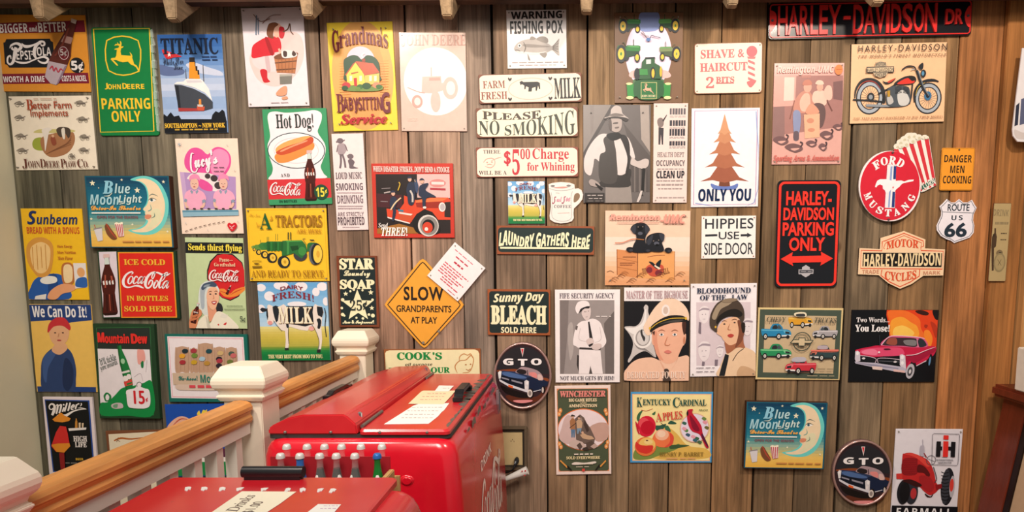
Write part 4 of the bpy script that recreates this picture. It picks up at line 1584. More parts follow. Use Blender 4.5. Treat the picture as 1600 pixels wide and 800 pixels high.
for x, f in ((185, 1), (418, 1)):
    S.part('worker_picture')
    S.e('#e7b9a7', x, 385, 33, 46).b('#e98fb6', x - 42, 365, x - 36, 325, x, 306, x + 36, 322, x + 44, 362, x + 20, 346, x - 22, 350)
    S.e('#4b3a3a', x - 12, 385, 4, 3).e('#4b3a3a', x + 12, 385, 4, 3).e('#b8584f', x, 410, 9, 4).l('#a9776a', 2, x, 388, x - 3, 399)
    S.b('#efa9c6', x - 80, 500, x - 68, 455, x - 28, 432, x, 445, x + 28, 432, x + 75, 458, x + 95, 510, x + 62, 530, x + 60, 585, x - 50, 585, x - 58, 525).p('#8f9bb0', x - 25, 432, x - 8, 450, x - 18, 470, x - 34, 446).p('#8f9bb0', x + 25, 432, x + 8, 450, x + 18, 470, x + 34, 446)
    S.l('#e7b9a7', 20, x - 70, 520, x - 66, 560, x - 45, 580).l('#e7b9a7', 20, x + 78, 525, x + 74, 560, x + 50, 578).l('#8f9bb0', 24, x - 78, 515, x - 60, 525).l('#8f9bb0', 24, x + 66, 530, x + 88, 520)
S.part('table_print').p('#8fb6c9', 92, 598, 540, 595, 542, 640, 96, 650).p('#5f8fa8', 92, 600, 540, 596, 540, 610, 92, 614)
for k in range(7):
    S.e('#4a3a3c', 130 + k * 58, 586, 12, 6)
S.part('lettering').v('#fbeef2', 185, 145, 4, 165, 150, 12, 160, 230, 13, 170, 285, 12, 200, 292, 9, 215, 260, 8).T('ucy', 's', '#fbeef2', 195, 190, 330, 300, bold=.03, rot=10).T("'s", 's', '#fbeef2', 318, 120, 375, 225, bold=.03)
S.gl('#5a4450', .60, .295, .80, .31).gl('#5a4450', .60, .335, .78, .35)
for k in range(9):
    S.l('#5d4038', 5, 115 + k * 37, 755 - k * 8 + (k - 5) ** 2 * .5, 136 + k * 37, 747 - k * 8 + (k - 5) ** 2 * .5)
S.part('heart_badge').b('#d2232f', 492, 768, 460, 735, 455, 712, 470, 698, 490, 708, 512, 697, 530, 712, 525, 740).l('#f1c9c9', 5, 472, 722, 488, 735, 510, 720).l('#f1c9c9', 5, 480, 745, 500, 748)
S.part('starburst')
for x, y, r in ((70, 72, 26), (452, 78, 10), (512, 280, 10), (122, 702, 10), (298, 757, 9), (538, 688, 10)):
    S.part('starburst').star('#a8b5bd', x, y, r, r * .18, 6)
S.done()

# hot dog
S = sign('green hot dog sign with soda bottle and red band under the picture', ZE, (150, 32, 442, 25, 472, 468, 175, 478), '#3c9765', r=.004)
S.part('white_field').b('#f5e7ec', 172, 70, 180, 48, 210, 42, 260, 48, 340, 42, 390, 36, 420, 50, 422, 80, 412, 110, 405, 140, 436, 190, 440, 230, 425, 275, 418, 300, 432, 330, 440, 350, 300, 356, 182, 358, 192, 330, 196, 300, 180, 250, 172, 200, 184, 160, 178, 110)
S.part('red_band').p('#d2353b', 165, 358, 470, 350, 474, 440, 170, 450)
S.part('plate_picture').e('#2f4a52', 305, 223, 130, 80, -1).e('#f8eeee', 305, 223, 126, 76, -1).r('#d9c7cc', 3, 305, 223, 100, 56)
S.b('#e98f45', 205, 248, 240, 225, 320, 205, 375, 185, 390, 200, 375, 225, 320, 255, 260, 278, 220, 278).b('#f0a860', 210, 215, 250, 185, 320, 162, 365, 155, 378, 170, 350, 192, 280, 215, 225, 240)
S.b('#c9512f', 220, 240, 214, 228, 260, 205, 330, 182, 372, 160, 385, 170, 375, 192, 310, 222, 250, 242).b('#ee9a72', 235, 222, 290, 198, 350, 176, 352, 182, 290, 206, 238, 229)
S.part('bottle_picture').bottle(365, 222, 374, 456, 56)
S.part('price_roundel').e('#1f4a36', 422, 415, 33, 34).T('15', 'sb', '#f2d84a', 398, 395, 436, 437, bold=.01).T('¢', 'sb', '#f2d84a', 439, 402, 449, 422, bold=.03)
S.part('lettering').T('Hot Dog!', 'b', '#27332f', 215, 56, 382, 134, rot=0).T('AND', 'b', '#3a3f3b', 235, 330, 275, 345, space=1.3).T('IN BOTTLES', 'sb', '#17402e', 228, 452, 308, 463).coke('#f7e9ea', 178, 366, 340, 432)
S.done()

# house rules strip
S = sign('narrow white house rules sign with old figures, SMOKING DRINKING PROHIBITED', ZE, (470, 148, 617, 140, 635, 590, 492, 592), '#ecdcdb')
S.part('figure_sketch')
D = '#74656b'
S.e(D, 508, 178, 15, 12).p(D, 488, 180, 530, 172, 530, 178, 490, 188).b('#a8979c', 498, 195, 525, 190, 540, 215, 520, 245, 500, 240, 495, 215)
S.l(D, 9, 510, 240, 512, 275, 508, 305).l(D, 9, 518, 240, 528, 270, 533, 302).l(D, 4, 498, 200, 492, 230).l(D, 4, 530, 195, 542, 225)
S.e(D, 556, 250, 14, 11).b('#6d5f66', 545, 268, 560, 262, 575, 275, 570, 295, 592, 304, 555, 306, 550, 290).l(D, 3, 560, 262, 540, 245)
S.part('lettering')
D = '#5b4a50'
S.T('LOUD MUSIC', 'b', D, 489, 324, 608, 354, bold=.01).T('SMOKING', 'sb', '#6a5a62', 490, 374, 612, 406).T('DRINKING', 'sb', '#7d6c73', 496, 430, 613, 467)
S.g('#b7a3a8', 494, 413, 614, 424).g('#a89499', 498, 475, 614, 497, 2).T('ARE STRICTLY', 'sb', '#8d7b80', 498, 508, 617, 526).T('PROHIBITED', 'sb', D, 499, 530, 620, 568).g('#b7a3a8', 520, 573, 600, 582)
S.done()

# fire engine
S = sign('red-framed sign of three firemen on an old fire engine', (578, 252, 6.5588), (14, 22, 848, 22, 868, 782, 40, 786), '#c8382a', t=.009)
S.part('scene_print').p('#29201f', 58, 132, 815, 130, 828, 740, 75, 742).p('#dcb9b4', 482, 132, 815, 130, 822, 376, 486, 372).e('#d58a86', 695, 225, 82, 40).p('#b03a44', 615, 272, 776, 278, 776, 300, 618, 294).p('#e9d9d4', 630, 210, 760, 212, 760, 240, 632, 238).p('#4a2328', 70, 330, 330, 345, 330, 480, 80, 470)
S.l('#8d8283', 6, 110, 410, 185, 414).l('#8d8283', 6, 120, 280, 210, 275).l('#b6a8a6', 12, 145, 325, 210, 312).p('#a06a2c', 75, 690, 300, 640, 520, 700, 540, 740, 75, 742)
S.part('fire_engine_picture')
OR, OD = '#d8492a', '#9a2c1e'
S.p(OR, 350, 350, 480, 400, 640, 370, 800, 372, 828, 400, 828, 600, 700, 600, 640, 520, 560, 490, 480, 540, 410, 640, 180, 570, 170, 485, 300, 500, 350, 430)
S.p('#ec7544', 470, 400, 640, 374, 800, 378, 740, 410, 560, 420, 470, 425).p(OD, 470, 425, 740, 410, 720, 480, 560, 480, 480, 470).p('#30231f', 765, 420, 826, 415, 828, 575, 765, 570)
S.p('#e9dfda', 180, 568, 410, 630, 408, 642, 182, 582).p('#c9522f', 300, 525, 440, 545, 430, 620, 300, 600).p('#e8d9d0', 300, 520, 440, 540, 420, 556, 296, 536).p('#3f7d94', 290, 490, 345, 500, 345, 520, 290, 512)
S.b('#1c1918', 440, 640, 480, 550, 560, 500, 640, 530, 700, 610, 705, 740, 500, 740)
S.e('#d7cfc9', 600, 660, 105, 108).e('#8b8580', 606, 662, 90, 94).e('#1f1b1a', 600, 664, 62, 66).e('#cf4229', 592, 680, 52, 56).e('#e9e0d8', 580, 695, 18, 18)
S.e('#efe6df', 742, 470, 34, 46).e('#b9b2b4', 745, 470, 24, 35)
S.part('firemen_picture')
NV = '#2b3348'
for x, y, s_ in ((240, 330, 1), (410, 185, 1), (535, 205, 1)):
    S.e('#d9ab93', x, y, 19, 24).b(NV, x - 24, y - 8, x - 16, y - 26, x + 4, y - 30, x + 22, y - 18, x + 20, y - 10)
S.b(NV, 205, 430, 215, 380, 245, 362, 275, 380, 280, 430, 262, 470, 270, 520, 250, 610, 230, 600, 238, 500, 210, 470).l('#e6c9a0', 13, 215, 500, 260, 430, 320, 375)
S.b(NV, 375, 300, 395, 225, 440, 215, 470, 240, 470, 330, 450, 440, 400, 440, 385, 350).l('#c9bfb6', 18, 415, 300, 438, 350, 440, 420).b('#3c4a68', 455, 200, 475, 190, 500, 260, 480, 330)
S.b(NV, 500, 330, 510, 260, 545, 235, 600, 225, 590, 260, 575, 300, 680, 365, 600, 370, 575, 400, 570, 470, 545, 470, 535, 380, 505, 350).e('#e6ddd6', 563, 475, 18, 12)
S.l('#d8b13c', 10, 300, 215, 310, 240, 290, 300).l('#c9a06a', 6, 460, 190, 470, 215)
S.part('lettering').T("WHEN DISASTER STRIKES...DON'T SEND A STOOGE", 'b', '#f3d9d0', 45, 55, 808, 112, bold=.02, rot=-.8).T('Send', 'bi', '#f6eee9', 90, 632, 188, 678).T('THREE!', 'bi', '#f8f1ec', 122, 678, 385, 765, bold=.02)
S.done()

# row of tractors
S = sign('yellow sign with a row of green tractors, AND READY TO SERVE along the bottom', (382, 322, 6.6642), (20, 25, 848, 20, 885, 775, 50, 785), '#f5c430')
S.part('border').l('#c98a1c', 4, 36, 42, 828, 36, 864, 755, 66, 765, smooth=False, closed=True)
S.part('tractor_picture')
for x, y, w, hh, c in ((68, 395, 130, 80, '#7f9a44'), (90, 380, 190, 110, '#5f8d3f'), (140, 350, 250, 150, '#3f7f3c'), (190, 330, 320, 190, '#33773a')):
    S.p(c, x, y + hh * .38, x + w * .15, y + hh * .2, x + w, y + hh * .2, x + w, y + hh * .7, x + w * .2, y + hh * .72, x + w * .1, y + hh * .6)
for x0, y0, h_ in ((325, 290, 70), (345, 290, 70), (237, 320, 50), (252, 320, 50), (168, 350, 40)):
    S.l('#8a8a34', 6, x0, y0, x0, y0 + h_)
for x, y, r in ((104, 452, 14), (150, 480, 24), (214, 506, 34), (294, 538, 48), (420, 582, 58)):
    S.e('#262a2c', x - r * .2, y, r, r * 1.08).e('#262a2c', x, y, r, r * 1.08).e('#f0c64a', x + r * .08, y, r * .64, r * .76).e('#c99a2c', x + r * .1, y, r * .25, r * .3)
S.e('#3c3f44', 585, 510, 70, 62).p('#2c6f38', 390, 420, 420, 360, 600, 355, 640, 400, 660, 470, 600, 545, 520, 490, 440, 515, 395, 520).p('#57a24b', 420, 360, 600, 357, 612, 368, 430, 374).p('#1d4a27', 480, 420, 560, 410, 570, 450, 500, 470).e('#3f8b44', 605, 470, 40, 46)
S.p('#2c6f38', 400, 360, 440, 365, 440, 510, 395, 515).p('#46924a', 445, 372, 470, 372, 470, 500, 445, 508)
for k in range(5):
    S.p('#2f7a3a' if k % 2 else '#245f30', 240 + k * 36, 372, 262 + k * 36, 368, 262 + k * 36, 466, 240 + k * 36, 468)
S.l('#3d4a2c', 10, 460, 272, 460, 350).l('#3d4a2c', 10, 486, 272, 486, 350).p('#3b3f34', 685, 348, 732, 350, 730, 360, 686, 358).l('#4a4f3a', 5, 650, 400, 615, 345, 640, 340).b('#2c6f38', 660, 400, 690, 380, 760, 385, 740, 400, 690, 420, 680, 470, 660, 460)
S.e('#23272a', 742, 500, 66, 110, -4).e('#5a6068', 728, 500, 52, 104, -4).e('#23272a', 758, 498, 60, 108, -4).e('#f2ca4f', 768, 500, 46, 92, -4).e('#dca93a', 772, 500, 18, 36)
S.part('emblem').l('#8a6a1c', 5, 88, 575, 130, 568, 185, 575).p('#8a6a1c', 88, 626, 188, 622, 186, 640, 92, 644).b('#7a5c1a', 105, 598, 135, 592, 165, 600, 130, 606)
S.part('lettering').T('A', 'b', '#1f5a35', 163, 76, 288, 240).T('Series', 's', '#c78b22', 130, 165, 170, 222, rot=15).T('s', 's', '#c78b22', 270, 100, 302, 155).T('The New', 's', '#cf9a2c', 55, 82, 175, 108, rot=-3)
S.T('TRACTORS', '', '#9a6a1e', 333, 96, 810, 216, bold=.01).T('TRACTORS', 'b', '#a9781f', 333, 96, 810, 216).T('ARE HERE', 'b', '#c48a22', 552, 240, 808, 282).T('AND READY TO SERVE', 'b', '#a9771e', 84, 668, 832, 740)
S.nails()

# moon drive-in (twice on the wall)
MOON = (128, 268, 6.4545)


def moon_sign(lab):
    S = sign(lab, MOON, (22, 42, 880, 42, 925, 766, 86, 772), '#165a70', name='drive_in_sign', t=.032, edge='#46291c', off=.002)
    S.part('sky_print').grad(['#123f5c', '#16607c', '#1b6f88', '#2a7f92', '#8fae9c', '#ecc56a', '#eab54c'], .02, .985, 22, .02, .98)
    S.part('moon_picture')
    S.b('#6fd0c8', 488, 85, 540, 58, 620, 44, 700, 60, 775, 105, 835, 190, 872, 300, 870, 420, 840, 520, 790, 590, 720, 630, 630, 640, 540, 625, 466, 592, 560, 572, 620, 540, 645, 500, 650, 440, 620, 380, 650, 320, 660, 250, 640, 160, 580, 105)
    S.b('#f0d7b2', 540, 85, 620, 70, 700, 90, 765, 140, 812, 230, 838, 330, 830, 430, 800, 510, 740, 570, 660, 608, 560, 612, 500, 594, 580, 580, 640, 548, 668, 500, 640, 478, 636, 462, 642, 440, 636, 420, 642, 402, 620, 388, 622, 370, 650, 345, 668, 300, 672, 230, 650, 150, 600, 105)
    S.b('#e3ddb6', 700, 400, 780, 380, 800, 480, 720, 560, 640, 590, 700, 500)
    S.part('moon_face').v('#5c6f6a', 676, 250, 2, 712, 228, 9, 768, 250, 2).b('#f5efe4', 674, 296, 705, 276, 748, 288, 710, 306).e('#2f5560', 704, 288, 13, 13).v('#33474a', 670, 292, 3, 705, 268, 7, 756, 286, 2).v('#6fa79c', 690, 330, 2, 700, 380, 9, 668, 400, 6).b('#d98a6a', 634, 452, 655, 434, 700, 440, 690, 470, 650, 478).v('#5d7f77', 700, 470, 2, 735, 450, 8, 730, 415, 2)
    S.part('star_print')
    for x, y, r in ((108, 118, 30), (560, 190, 32), (403, 84, 14), (824, 104, 18), (98, 478, 16), (512, 535, 15), (866, 606, 14), (172, 166, 8)):
        S.part('star_print').star('#f0e9c8', x, y, r)
    S.part('snack_picture')
    S.p('#d9d3d6', 122, 575, 205, 560, 215, 695, 165, 705).p('#8a8388', 120, 575, 204, 560, 205, 572, 124, 588).l('#c9483f', 6, 140, 570, 128, 535)
    S.part('snack_picture').b('#7a4a30', 235, 545, 262, 530, 300, 580, 350, 650, 352, 680, 310, 685, 262, 640, 240, 590).v('#b54a38', 248, 525, 8, 300, 610, 12, 352, 672, 8)
    S.part('snack_picture').p('#efe0dc', 335, 530, 415, 525, 432, 650, 372, 662).b('#f6ead2', 332, 530, 350, 512, 380, 518, 410, 510, 418, 528, 376, 540)
    for k in range(4):
        S.p('#c23a44', 340 + k * 21, 532, 350 + k * 21, 531, 380 + k * 14, 658, 372 + k * 15, 660)
    S.part('lettering')
    S.T('B', 'bi', '#8fc9de', 212, 98, 322, 222, bold=.03).T('lue', 'sbi', '#b9d9dd', 335, 125, 490, 220).v('#e9ecd8', 230, 248, 3, 280, 245, 8, 312, 215, 4)
    S.T('Moon', 'sbi', '#a9d3dd', 88, 235, 375, 335).T('Light', 'sbi', '#cfe2dc', 378, 240, 610, 335).l('#cfe2dc', 9, 385, 330, 440, 318)
    S.T('Drive-In Theatre', 's', '#efae55', 105, 345, 595, 390, bold=.045).l('#eef0ea', 13, 105, 419, 598, 419).T('OPEN FOR THE SEASON', 'sb', '#8f4a56', 165, 446, 565, 474).gl('#c98a4a', .4, .90, .97, .93, 1, .7)
    S.done()
    return S


SM = moon_sign('blue moonlight drive-in sign beside the yellow bread sign, above the ICE COLD sign')

# yellow bread sign
S = sign('yellow bread sign with navy script title, leftmost of its row against the wall corner', ZB, (95, 195, 377, 195, 413, 618, 133, 617), '#f3bf26')
S.part('bread_picture')
S.b('#245aa8', 135, 615, 142, 560, 165, 520, 215, 500, 270, 498, 300, 520, 320, 560, 318, 615).b('#1c4686', 225, 512, 262, 505, 268, 610, 230, 612).p('#e9e2da', 165, 600, 215, 590, 212, 615, 160, 615).b('#eceae2', 188, 522, 215, 508, 258, 512, 262, 535, 220, 545, 192, 538)
S.b('#d89a45', 122, 400, 128, 360, 160, 332, 205, 330, 240, 355, 248, 400, 240, 470, 222, 505, 180, 512, 150, 480, 128, 440).b('#f1c987', 140, 400, 150, 368, 190, 350, 226, 368, 234, 405, 226, 465, 205, 492, 175, 492, 152, 460)
for k in range(4):
    S.l('#c58a3c', 3, 150 + k * 20, 372 - (k % 2) * 10, 156 + k * 20, 470 + (k % 2) * 8)
S.b('#b8703a', 285, 470, 296, 448, 325, 446, 344, 468, 346, 520, 336, 545, 300, 548, 288, 520).b('#f2d6a6', 294, 474, 302, 456, 322, 454, 336, 472, 337, 518, 328, 536, 304, 538, 296, 516)
S.b('#e7a274', 222, 610, 236, 575, 285, 545, 340, 548, 360, 560, 330, 580, 290, 590, 260, 615).p('#e7e0dc', 340, 448, 400, 448, 406, 560, 350, 565).b('#2f62ad', 352, 555, 360, 520, 400, 515, 404, 558).e('#e2a56c', 376, 490, 18, 22)
S.part('lettering').T('S', 'sbi', '#1b3166', 126, 206, 172, 268, bold=.01, shear=.1).T('unbeam', 'sbi', '#1b3166', 172, 222, 358, 268).T('BREAD WITH A BONUS', 'sb', '#cc5a2c', 127, 281, 367, 311)
S.T('More Energy', 'b', '#b5562c', 266, 364, 336, 380).T('More Nutrition', 'b', '#b5562c', 267, 391, 352, 405).T('More Flavor', 'b', '#b5562c', 270, 417, 338, 433)
S.done()

# we can do it
S = sign('yellow poster sign with blue band and worker in blue shirt, WE CAN DO IT title', ZB, (130, 640, 428, 637, 445, 1045, 175, 1043), '#f0c362')
S.part('band', 'dark blue band').p('#22407c', 130, 640, 428, 637, 431, 712, 330, 722, 285, 735, 262, 718, 230, 712, 134, 718).part('band', 'dark blue band').z(*ZC).p('#22407c', 172, 218, 444, 222, 445, 245, 175, 243)
S.part('worker_picture', 'plain figure of a worker')
S.b('#2b4270', 205, 242, 190, 150, 200, 85, 245, 40, 290, 30, 330, 60, 350, 120, 352, 180, 335, 242).b('#3d5a90', 200, 90, 240, 50, 262, 62, 225, 130, 215, 200, 200, 170).b('#1d2f55', 300, 90, 335, 120, 338, 200, 312, 240, 290, 200)
S.b('#e4ae84', 240, 52, 262, 20, 300, 18, 312, 45, 276, 72)
S.z(*ZB).b('#e4ae84', 228, 770, 240, 725, 280, 715, 314, 735, 320, 780, 305, 815, 268, 832, 240, 810).b('#c9323a', 222, 770, 228, 728, 262, 700, 300, 702, 326, 738, 322, 758, 290, 738, 250, 742)
S.e('#46322c', 256, 770, 5, 3).e('#46322c', 292, 770, 5, 3).e('#b3504a', 275, 805, 10, 4).l('#c4875f', 3, 274, 772, 270, 790)
S.part('lettering').T('We Can Do It!', 'sb', '#f2eef0', 150, 646, 402, 699, bold=.01)
S.done()

# ice cold
S = sign('red ICE COLD sign with tall bottle on a white strip, in a dark green frame', ZB, (448, 391, 812, 391, 832, 706, 475, 703), '#1f3a26', t=.014, name='framed_sign')
S.part('bottle_strip').p('#dfd2dc', 457, 396, 538, 394, 556, 696, 480, 699)
S.part('red_field').p('#ef9a2a', 545, 397, 802, 397, 820, 700, 562, 701).p('#dc2a22', 551, 402, 797, 402, 814, 695, 567, 696)
S.part('bottle_picture').z(150, 390, 7.27).bottle(120, 50, 166, 745, 172)
S.part('lettering').z(184, 420, 17.778).coke('#f6eef0', 78, 40, 1560, 555)
S.z(*ZB).T('ICE COLD', 'b', '#f0b73c', 576, 430, 765, 457, bold=.02).T('IN BOTTLES', 'b', '#f0b73c', 588, 598, 779, 623, bold=.02).T('SOLD HERE', 'b', '#f0b73c', 577, 646, 798, 672, bold=.02)
S.done()

# thirst
S = sign('pale green soda sign of a woman in a white flying hood, SENDS THIRST FLYING', (285, 368, 5.333), (18, 15, 505, 22, 538, 778, 62, 772), '#c3d3a2')
S.part('black_band').p('#1d2124', 20, 55, 507, 62, 511, 152, 25, 146)
S.part('red_disc').p('#23211f', 205, 290, 228, 215, 290, 152, 420, 154, 500, 225, 520, 300, 523, 420, 470, 510, 400, 545, 330, 520, 240, 430, 205, 360).p('#d2262b', 215, 300, 236, 225, 290, 165, 345, 153, 415, 163, 490, 225, 516, 290, 518, 420, 470, 500, 400, 535, 330, 515, 250, 430, 214, 360)
S.b('#ec8c3a', 305, 450, 350, 445, 395, 485, 440, 450, 518, 428, 520, 455, 460, 500, 390, 515, 340, 500).v('#c8482c', 310, 462, 2, 370, 480, 8, 395, 495, 2).v('#c8482c', 400, 495, 2, 450, 465, 8, 515, 440, 2).bottle(405, 415, 370, 490, 24)
S.part('woman_picture')
S.b('#d7ddd9', 135, 560, 140, 470, 160, 410, 210, 378, 260, 385, 300, 430, 310, 470, 290, 500, 225, 560, 215, 680, 165, 640, 140, 600).b('#aab4bd', 150, 480, 165, 420, 215, 390, 225, 410, 190, 470, 185, 600, 160, 600)
S.b('#43536a', 160, 435, 185, 400, 255, 385, 290, 410, 275, 428, 215, 425, 175, 455).b('#8f9ca8', 178, 432, 195, 410, 235, 408, 215, 424)
S.b('#efb796', 205, 490, 225, 440, 275, 430, 305, 470, 308, 530, 290, 590, 255, 620, 225, 590, 208, 540).b('#e29c7c', 208, 540, 228, 600, 255, 622, 280, 605, 285, 640, 235, 720, 218, 660).b('#2b2a30', 300, 560, 330, 575, 340, 620, 320, 640, 290, 630, 285, 600)
S.e('#3a3436', 236, 488, 9, 6).e('#3a3436', 282, 486, 9, 6).v('#5b3a30', 222, 472, 2, 238, 464, 6, 250, 470, 2).v('#5b3a30', 270, 468, 2, 284, 462, 6, 296, 470, 2).b('#b8323a', 245, 552, 265, 545, 290, 548, 280, 570, 262, 574).p('#f6ece8', 252, 554, 284, 552, 276, 562, 260, 563).v('#d08a6a', 260, 492, 2, 266, 520, 6, 256, 526, 2)
S.b('#eee6d3', 120, 772, 150, 700, 210, 660, 232, 735, 285, 640, 340, 640, 420, 700, 470, 776, 300, 778).b('#cfc8b8', 200, 670, 232, 740, 240, 775, 215, 775).p('#e5ded0', 330, 650, 385, 660, 372, 690, 320, 680).b('#d2353a', 345, 740, 372, 722, 365, 745).e('#d2353a', 305, 742, 7)
S.b('#d98a62', 65, 770, 62, 720, 80, 640, 110, 610, 160, 620, 165, 660, 140, 690, 130, 740, 110, 772).bottle(138, 560, 95, 730, 50).b('#c87850', 85, 668, 130, 655, 138, 668, 90, 685).b('#c87850', 78, 692, 124, 682, 132, 695, 80, 710)
S.part('lettering').T('Sends thirst flying', 'b', '#f3dc4e', 58, 72, 500, 142, bold=.02, rot=-.5).T('Pause---', 'b', '#f0d9b0', 315, 188, 425, 217).T('Go refreshed', 'b', '#f0d9b0', 272, 228, 446, 258).coke('#f7ebea', 218, 278, 496, 385)
S.T('5¢', 'bi', '#22332c', 486, 672, 532, 727).g('#5d6f4f', 375, 580, 510, 592).g('#5d6f4f', 355, 606, 527, 620)
S.done()

# green moonshine style soda
S = sign('dark green soda sign with red script, tilted green bottle and white jug', (143, 505, 5.229), (15, 8, 520, 4, 548, 775, 62, 782), '#1f3f27', t=.02, off=.003)
S.part('inner_line').l('#3f8a4e', 3, 40, 38, 478, 32, 508, 752, 80, 758, smooth=False, closed=True)
S.part('scene_print').p('#26302c', 44, 44, 474, 40, 486, 215, 50, 215).p('#ebe2e6', 50, 208, 475, 215, 492, 485, 504, 748, 84, 752, 72, 640).b('#0f8a44', 76, 655, 130, 645, 190, 590, 250, 530, 330, 515, 420, 490, 494, 482, 506, 748, 290, 755, 84, 752).p('#0f8a44', 74, 652, 180, 640, 506, 700, 504, 750, 84, 754)
S.b('#1d7a3f', 100, 590, 125, 565, 160, 590, 158, 630, 120, 640, 105, 620).b('#ebe2e6', 115, 600, 130, 580, 146, 600, 140, 625, 122, 628).b('#e9a39a', 375, 220, 400, 215, 430, 225, 440, 300, 400, 335, 378, 320).b('#1f7a45', 405, 320, 425, 310, 425, 360, 408, 362).l('#b9a8ae', 3, 350, 440, 400, 410, 420, 470).l('#b9a8ae', 3, 455, 300, 445, 400)
S.b('#c8b8bc', 165, 665, 205, 650, 250, 655, 258, 690, 205, 698, 170, 690).b('#6f9a7a', 180, 668, 215, 660, 210, 690, 182, 688)
S.part('bottle_picture').p('#1c7a3c', 212, 185, 244, 180, 250, 215, 285, 290, 318, 380, 340, 500, 335, 525, 285, 540, 262, 450, 232, 330, 222, 240).p('#155c2d', 212, 185, 226, 183, 240, 300, 290, 536, 284, 540, 262, 450, 232, 330).e('#9cc9a0', 258, 310, 17, 22).p('#e4dcd8', 245, 398, 312, 380, 316, 398, 250, 412).e('#efe5e2', 280, 452, 22, 24).e('#efe5e2', 308, 436, 20, 22).p('#d8473e', 266, 480, 332, 455, 338, 500, 275, 515).p('#1c7a3c', 290, 492, 332, 478, 335, 490, 294, 505)
S.part('jug_picture').b('#efe6ea', 285, 570, 295, 545, 340, 535, 365, 522, 372, 490, 400, 482, 415, 500, 410, 520, 440, 532, 472, 545, 484, 600, 480, 670, 440, 695, 350, 698, 305, 680, 290, 630).l('#2f3a34', 5, 375, 520, 375, 492, 395, 480, 412, 496, 408, 520)
S.l('#2f7a4a', 4, 286, 575, 300, 675, 345, 695, 430, 698, smooth=True)
S.part('lettering').T('M', 'sb', '#e2322c', 52, 74, 110, 158, bold=.05).T('ountain', 'sb', '#e2322c', 112, 85, 312, 165, bold=.04).T('D', 'sb', '#e2322c', 325, 84, 382, 168, bold=.05).T('ew', 'sb', '#e2322c', 380, 105, 460, 168, bold=.04)
S.T("It'll tickle", 'i', '#27463a', 62, 268, 208, 322, bold=.012, rot=20).T('yore innards', 'i', '#27463a', 66, 318, 222, 372, bold=.012, rot=22).T('15', 'i', '#d2242c', 348, 548, 440, 662, bold=.03).T('¢', '', '#d2242c', 446, 605, 466, 645, bold=.02)
S.done()

# carved boards
S = sign('green-framed white sign with carved boards picture, behind the middle newel post', (255, 515, 6.664), (12, 52, 872, 45, 905, 760, 62, 750), '#17695e', t=.014, name='framed_sign')
S.part('white_field').p('#efe4e8', 42, 70, 835, 78, 875, 725, 85, 712)
S.part('inner_line', 'pink line').l('#e8607c', 6, 55, 84, 823, 96, 855, 712, 98, 698, smooth=False, closed=True)
S.part('board_picture')
for x0, x1, y0 in ((125, 272, 185), (278, 360, 198), (362, 520, 150), (525, 650, 188), (655, 770, 192)):
    S.b('#c09a80', x0, y0 + 20, x0 + 20, y0, (x0 + x1) / 2, y0 - 12, x1 - 20, y0, x1, y0 + 20, x1 + 4, 438, (x0 + x1) / 2, 442, x0 + 4, 438)
    for k in range(4):
        S.l('#a47d64', 3, x0 + 15 + k * (x1 - x0 - 25) / 3, y0 + 25, x0 + 18 + k * (x1 - x0 - 25) / 3, 425)
S.p('#cdb39b', 100, 450, 560, 445, 700, 440, 720, 560, 480, 570, 110, 572).b('#d9c0b0', 140, 575, 300, 570, 560, 578, 590, 610, 540, 632, 240, 630, 150, 618)
S.part('ornament_print')
for x, y, c in ((230, 218, '#23323a'), (200, 270, '#e0a030'), (205, 335, '#a8323a'), (320, 215, '#a83a44'), (330, 265, '#6f8a3a'), (325, 335, '#c9a02c'), (480, 220, '#1f4a55'), (410, 300, '#a9c4d4'), (460, 345, '#b98a3c'), (600, 240, '#cfae78'), (585, 300, '#2a2430'), (590, 320, '#b03a4a'), (585, 370, '#2f2430'), (715, 245, '#4a5a50'), (735, 265, '#c9686a'), (700, 330, '#6f7a3a')):
    S.b(c, x - 30, y, x - 5, y - 20, x + 32, y - 8, x + 22, y + 22, x - 18, y + 24)
S.part('lettering').T('Ya-hooo!', 's', '#2f7a6f', 165, 476, 365, 528, bold=.02).T('Mountain', 'sb', '#1f7a6a', 392, 462, 745, 552).gl('#d84a55', .27, .74, .62, .79, 1, .8)
S.done()

# blue sign low down
S = sign('blue sign with a pink cartoon arc, half hidden behind the oak handrail', ZC, (763, 303, 1060, 297, 1080, 630, 790, 640), '#1b4fae')
S.part('picture').b('#e9b298', 775, 420, 790, 385, 830, 358, 870, 365, 900, 400, 890, 470, 820, 480).v('#c0523f', 800, 400, 2, 835, 370, 6, 870, 372, 2).p('#5a2340', 785, 510, 1068, 505, 1071, 545, 786, 552).p('#e9e2da', 786, 552, 1071, 545, 1073, 566, 788, 570).p('#1f8a4a', 788, 570, 1073, 566, 1078, 628, 790, 634)
S.b('#f0d24a', 912, 348, 922, 330, 930, 346, 940, 328, 952, 330, 958, 324, 956, 345, 940, 344, 930, 352)
S.done()

# cream card by the rail
S = sign('cream card with a brown frame and twig drawing, low on the wall behind the handrail', ZC, (492, 430, 765, 415, 790, 770, 522, 780), '#7a4a30', t=.012, name='framed_sign')
S.part('card').p('#e9dcc0', 502, 440, 757, 426, 780, 760, 530, 768)
S.part('twig_drawing').v('#b5652f', 528, 470, 6, 560, 458, 9, 610, 462, 7, 690, 450, 2).l('#8a5a38', 3, 540, 476, 548, 455).l('#8a5a38', 3, 535, 462, 556, 474).g('#b59a78', 560, 560, 740, 640, 4)
S.done()

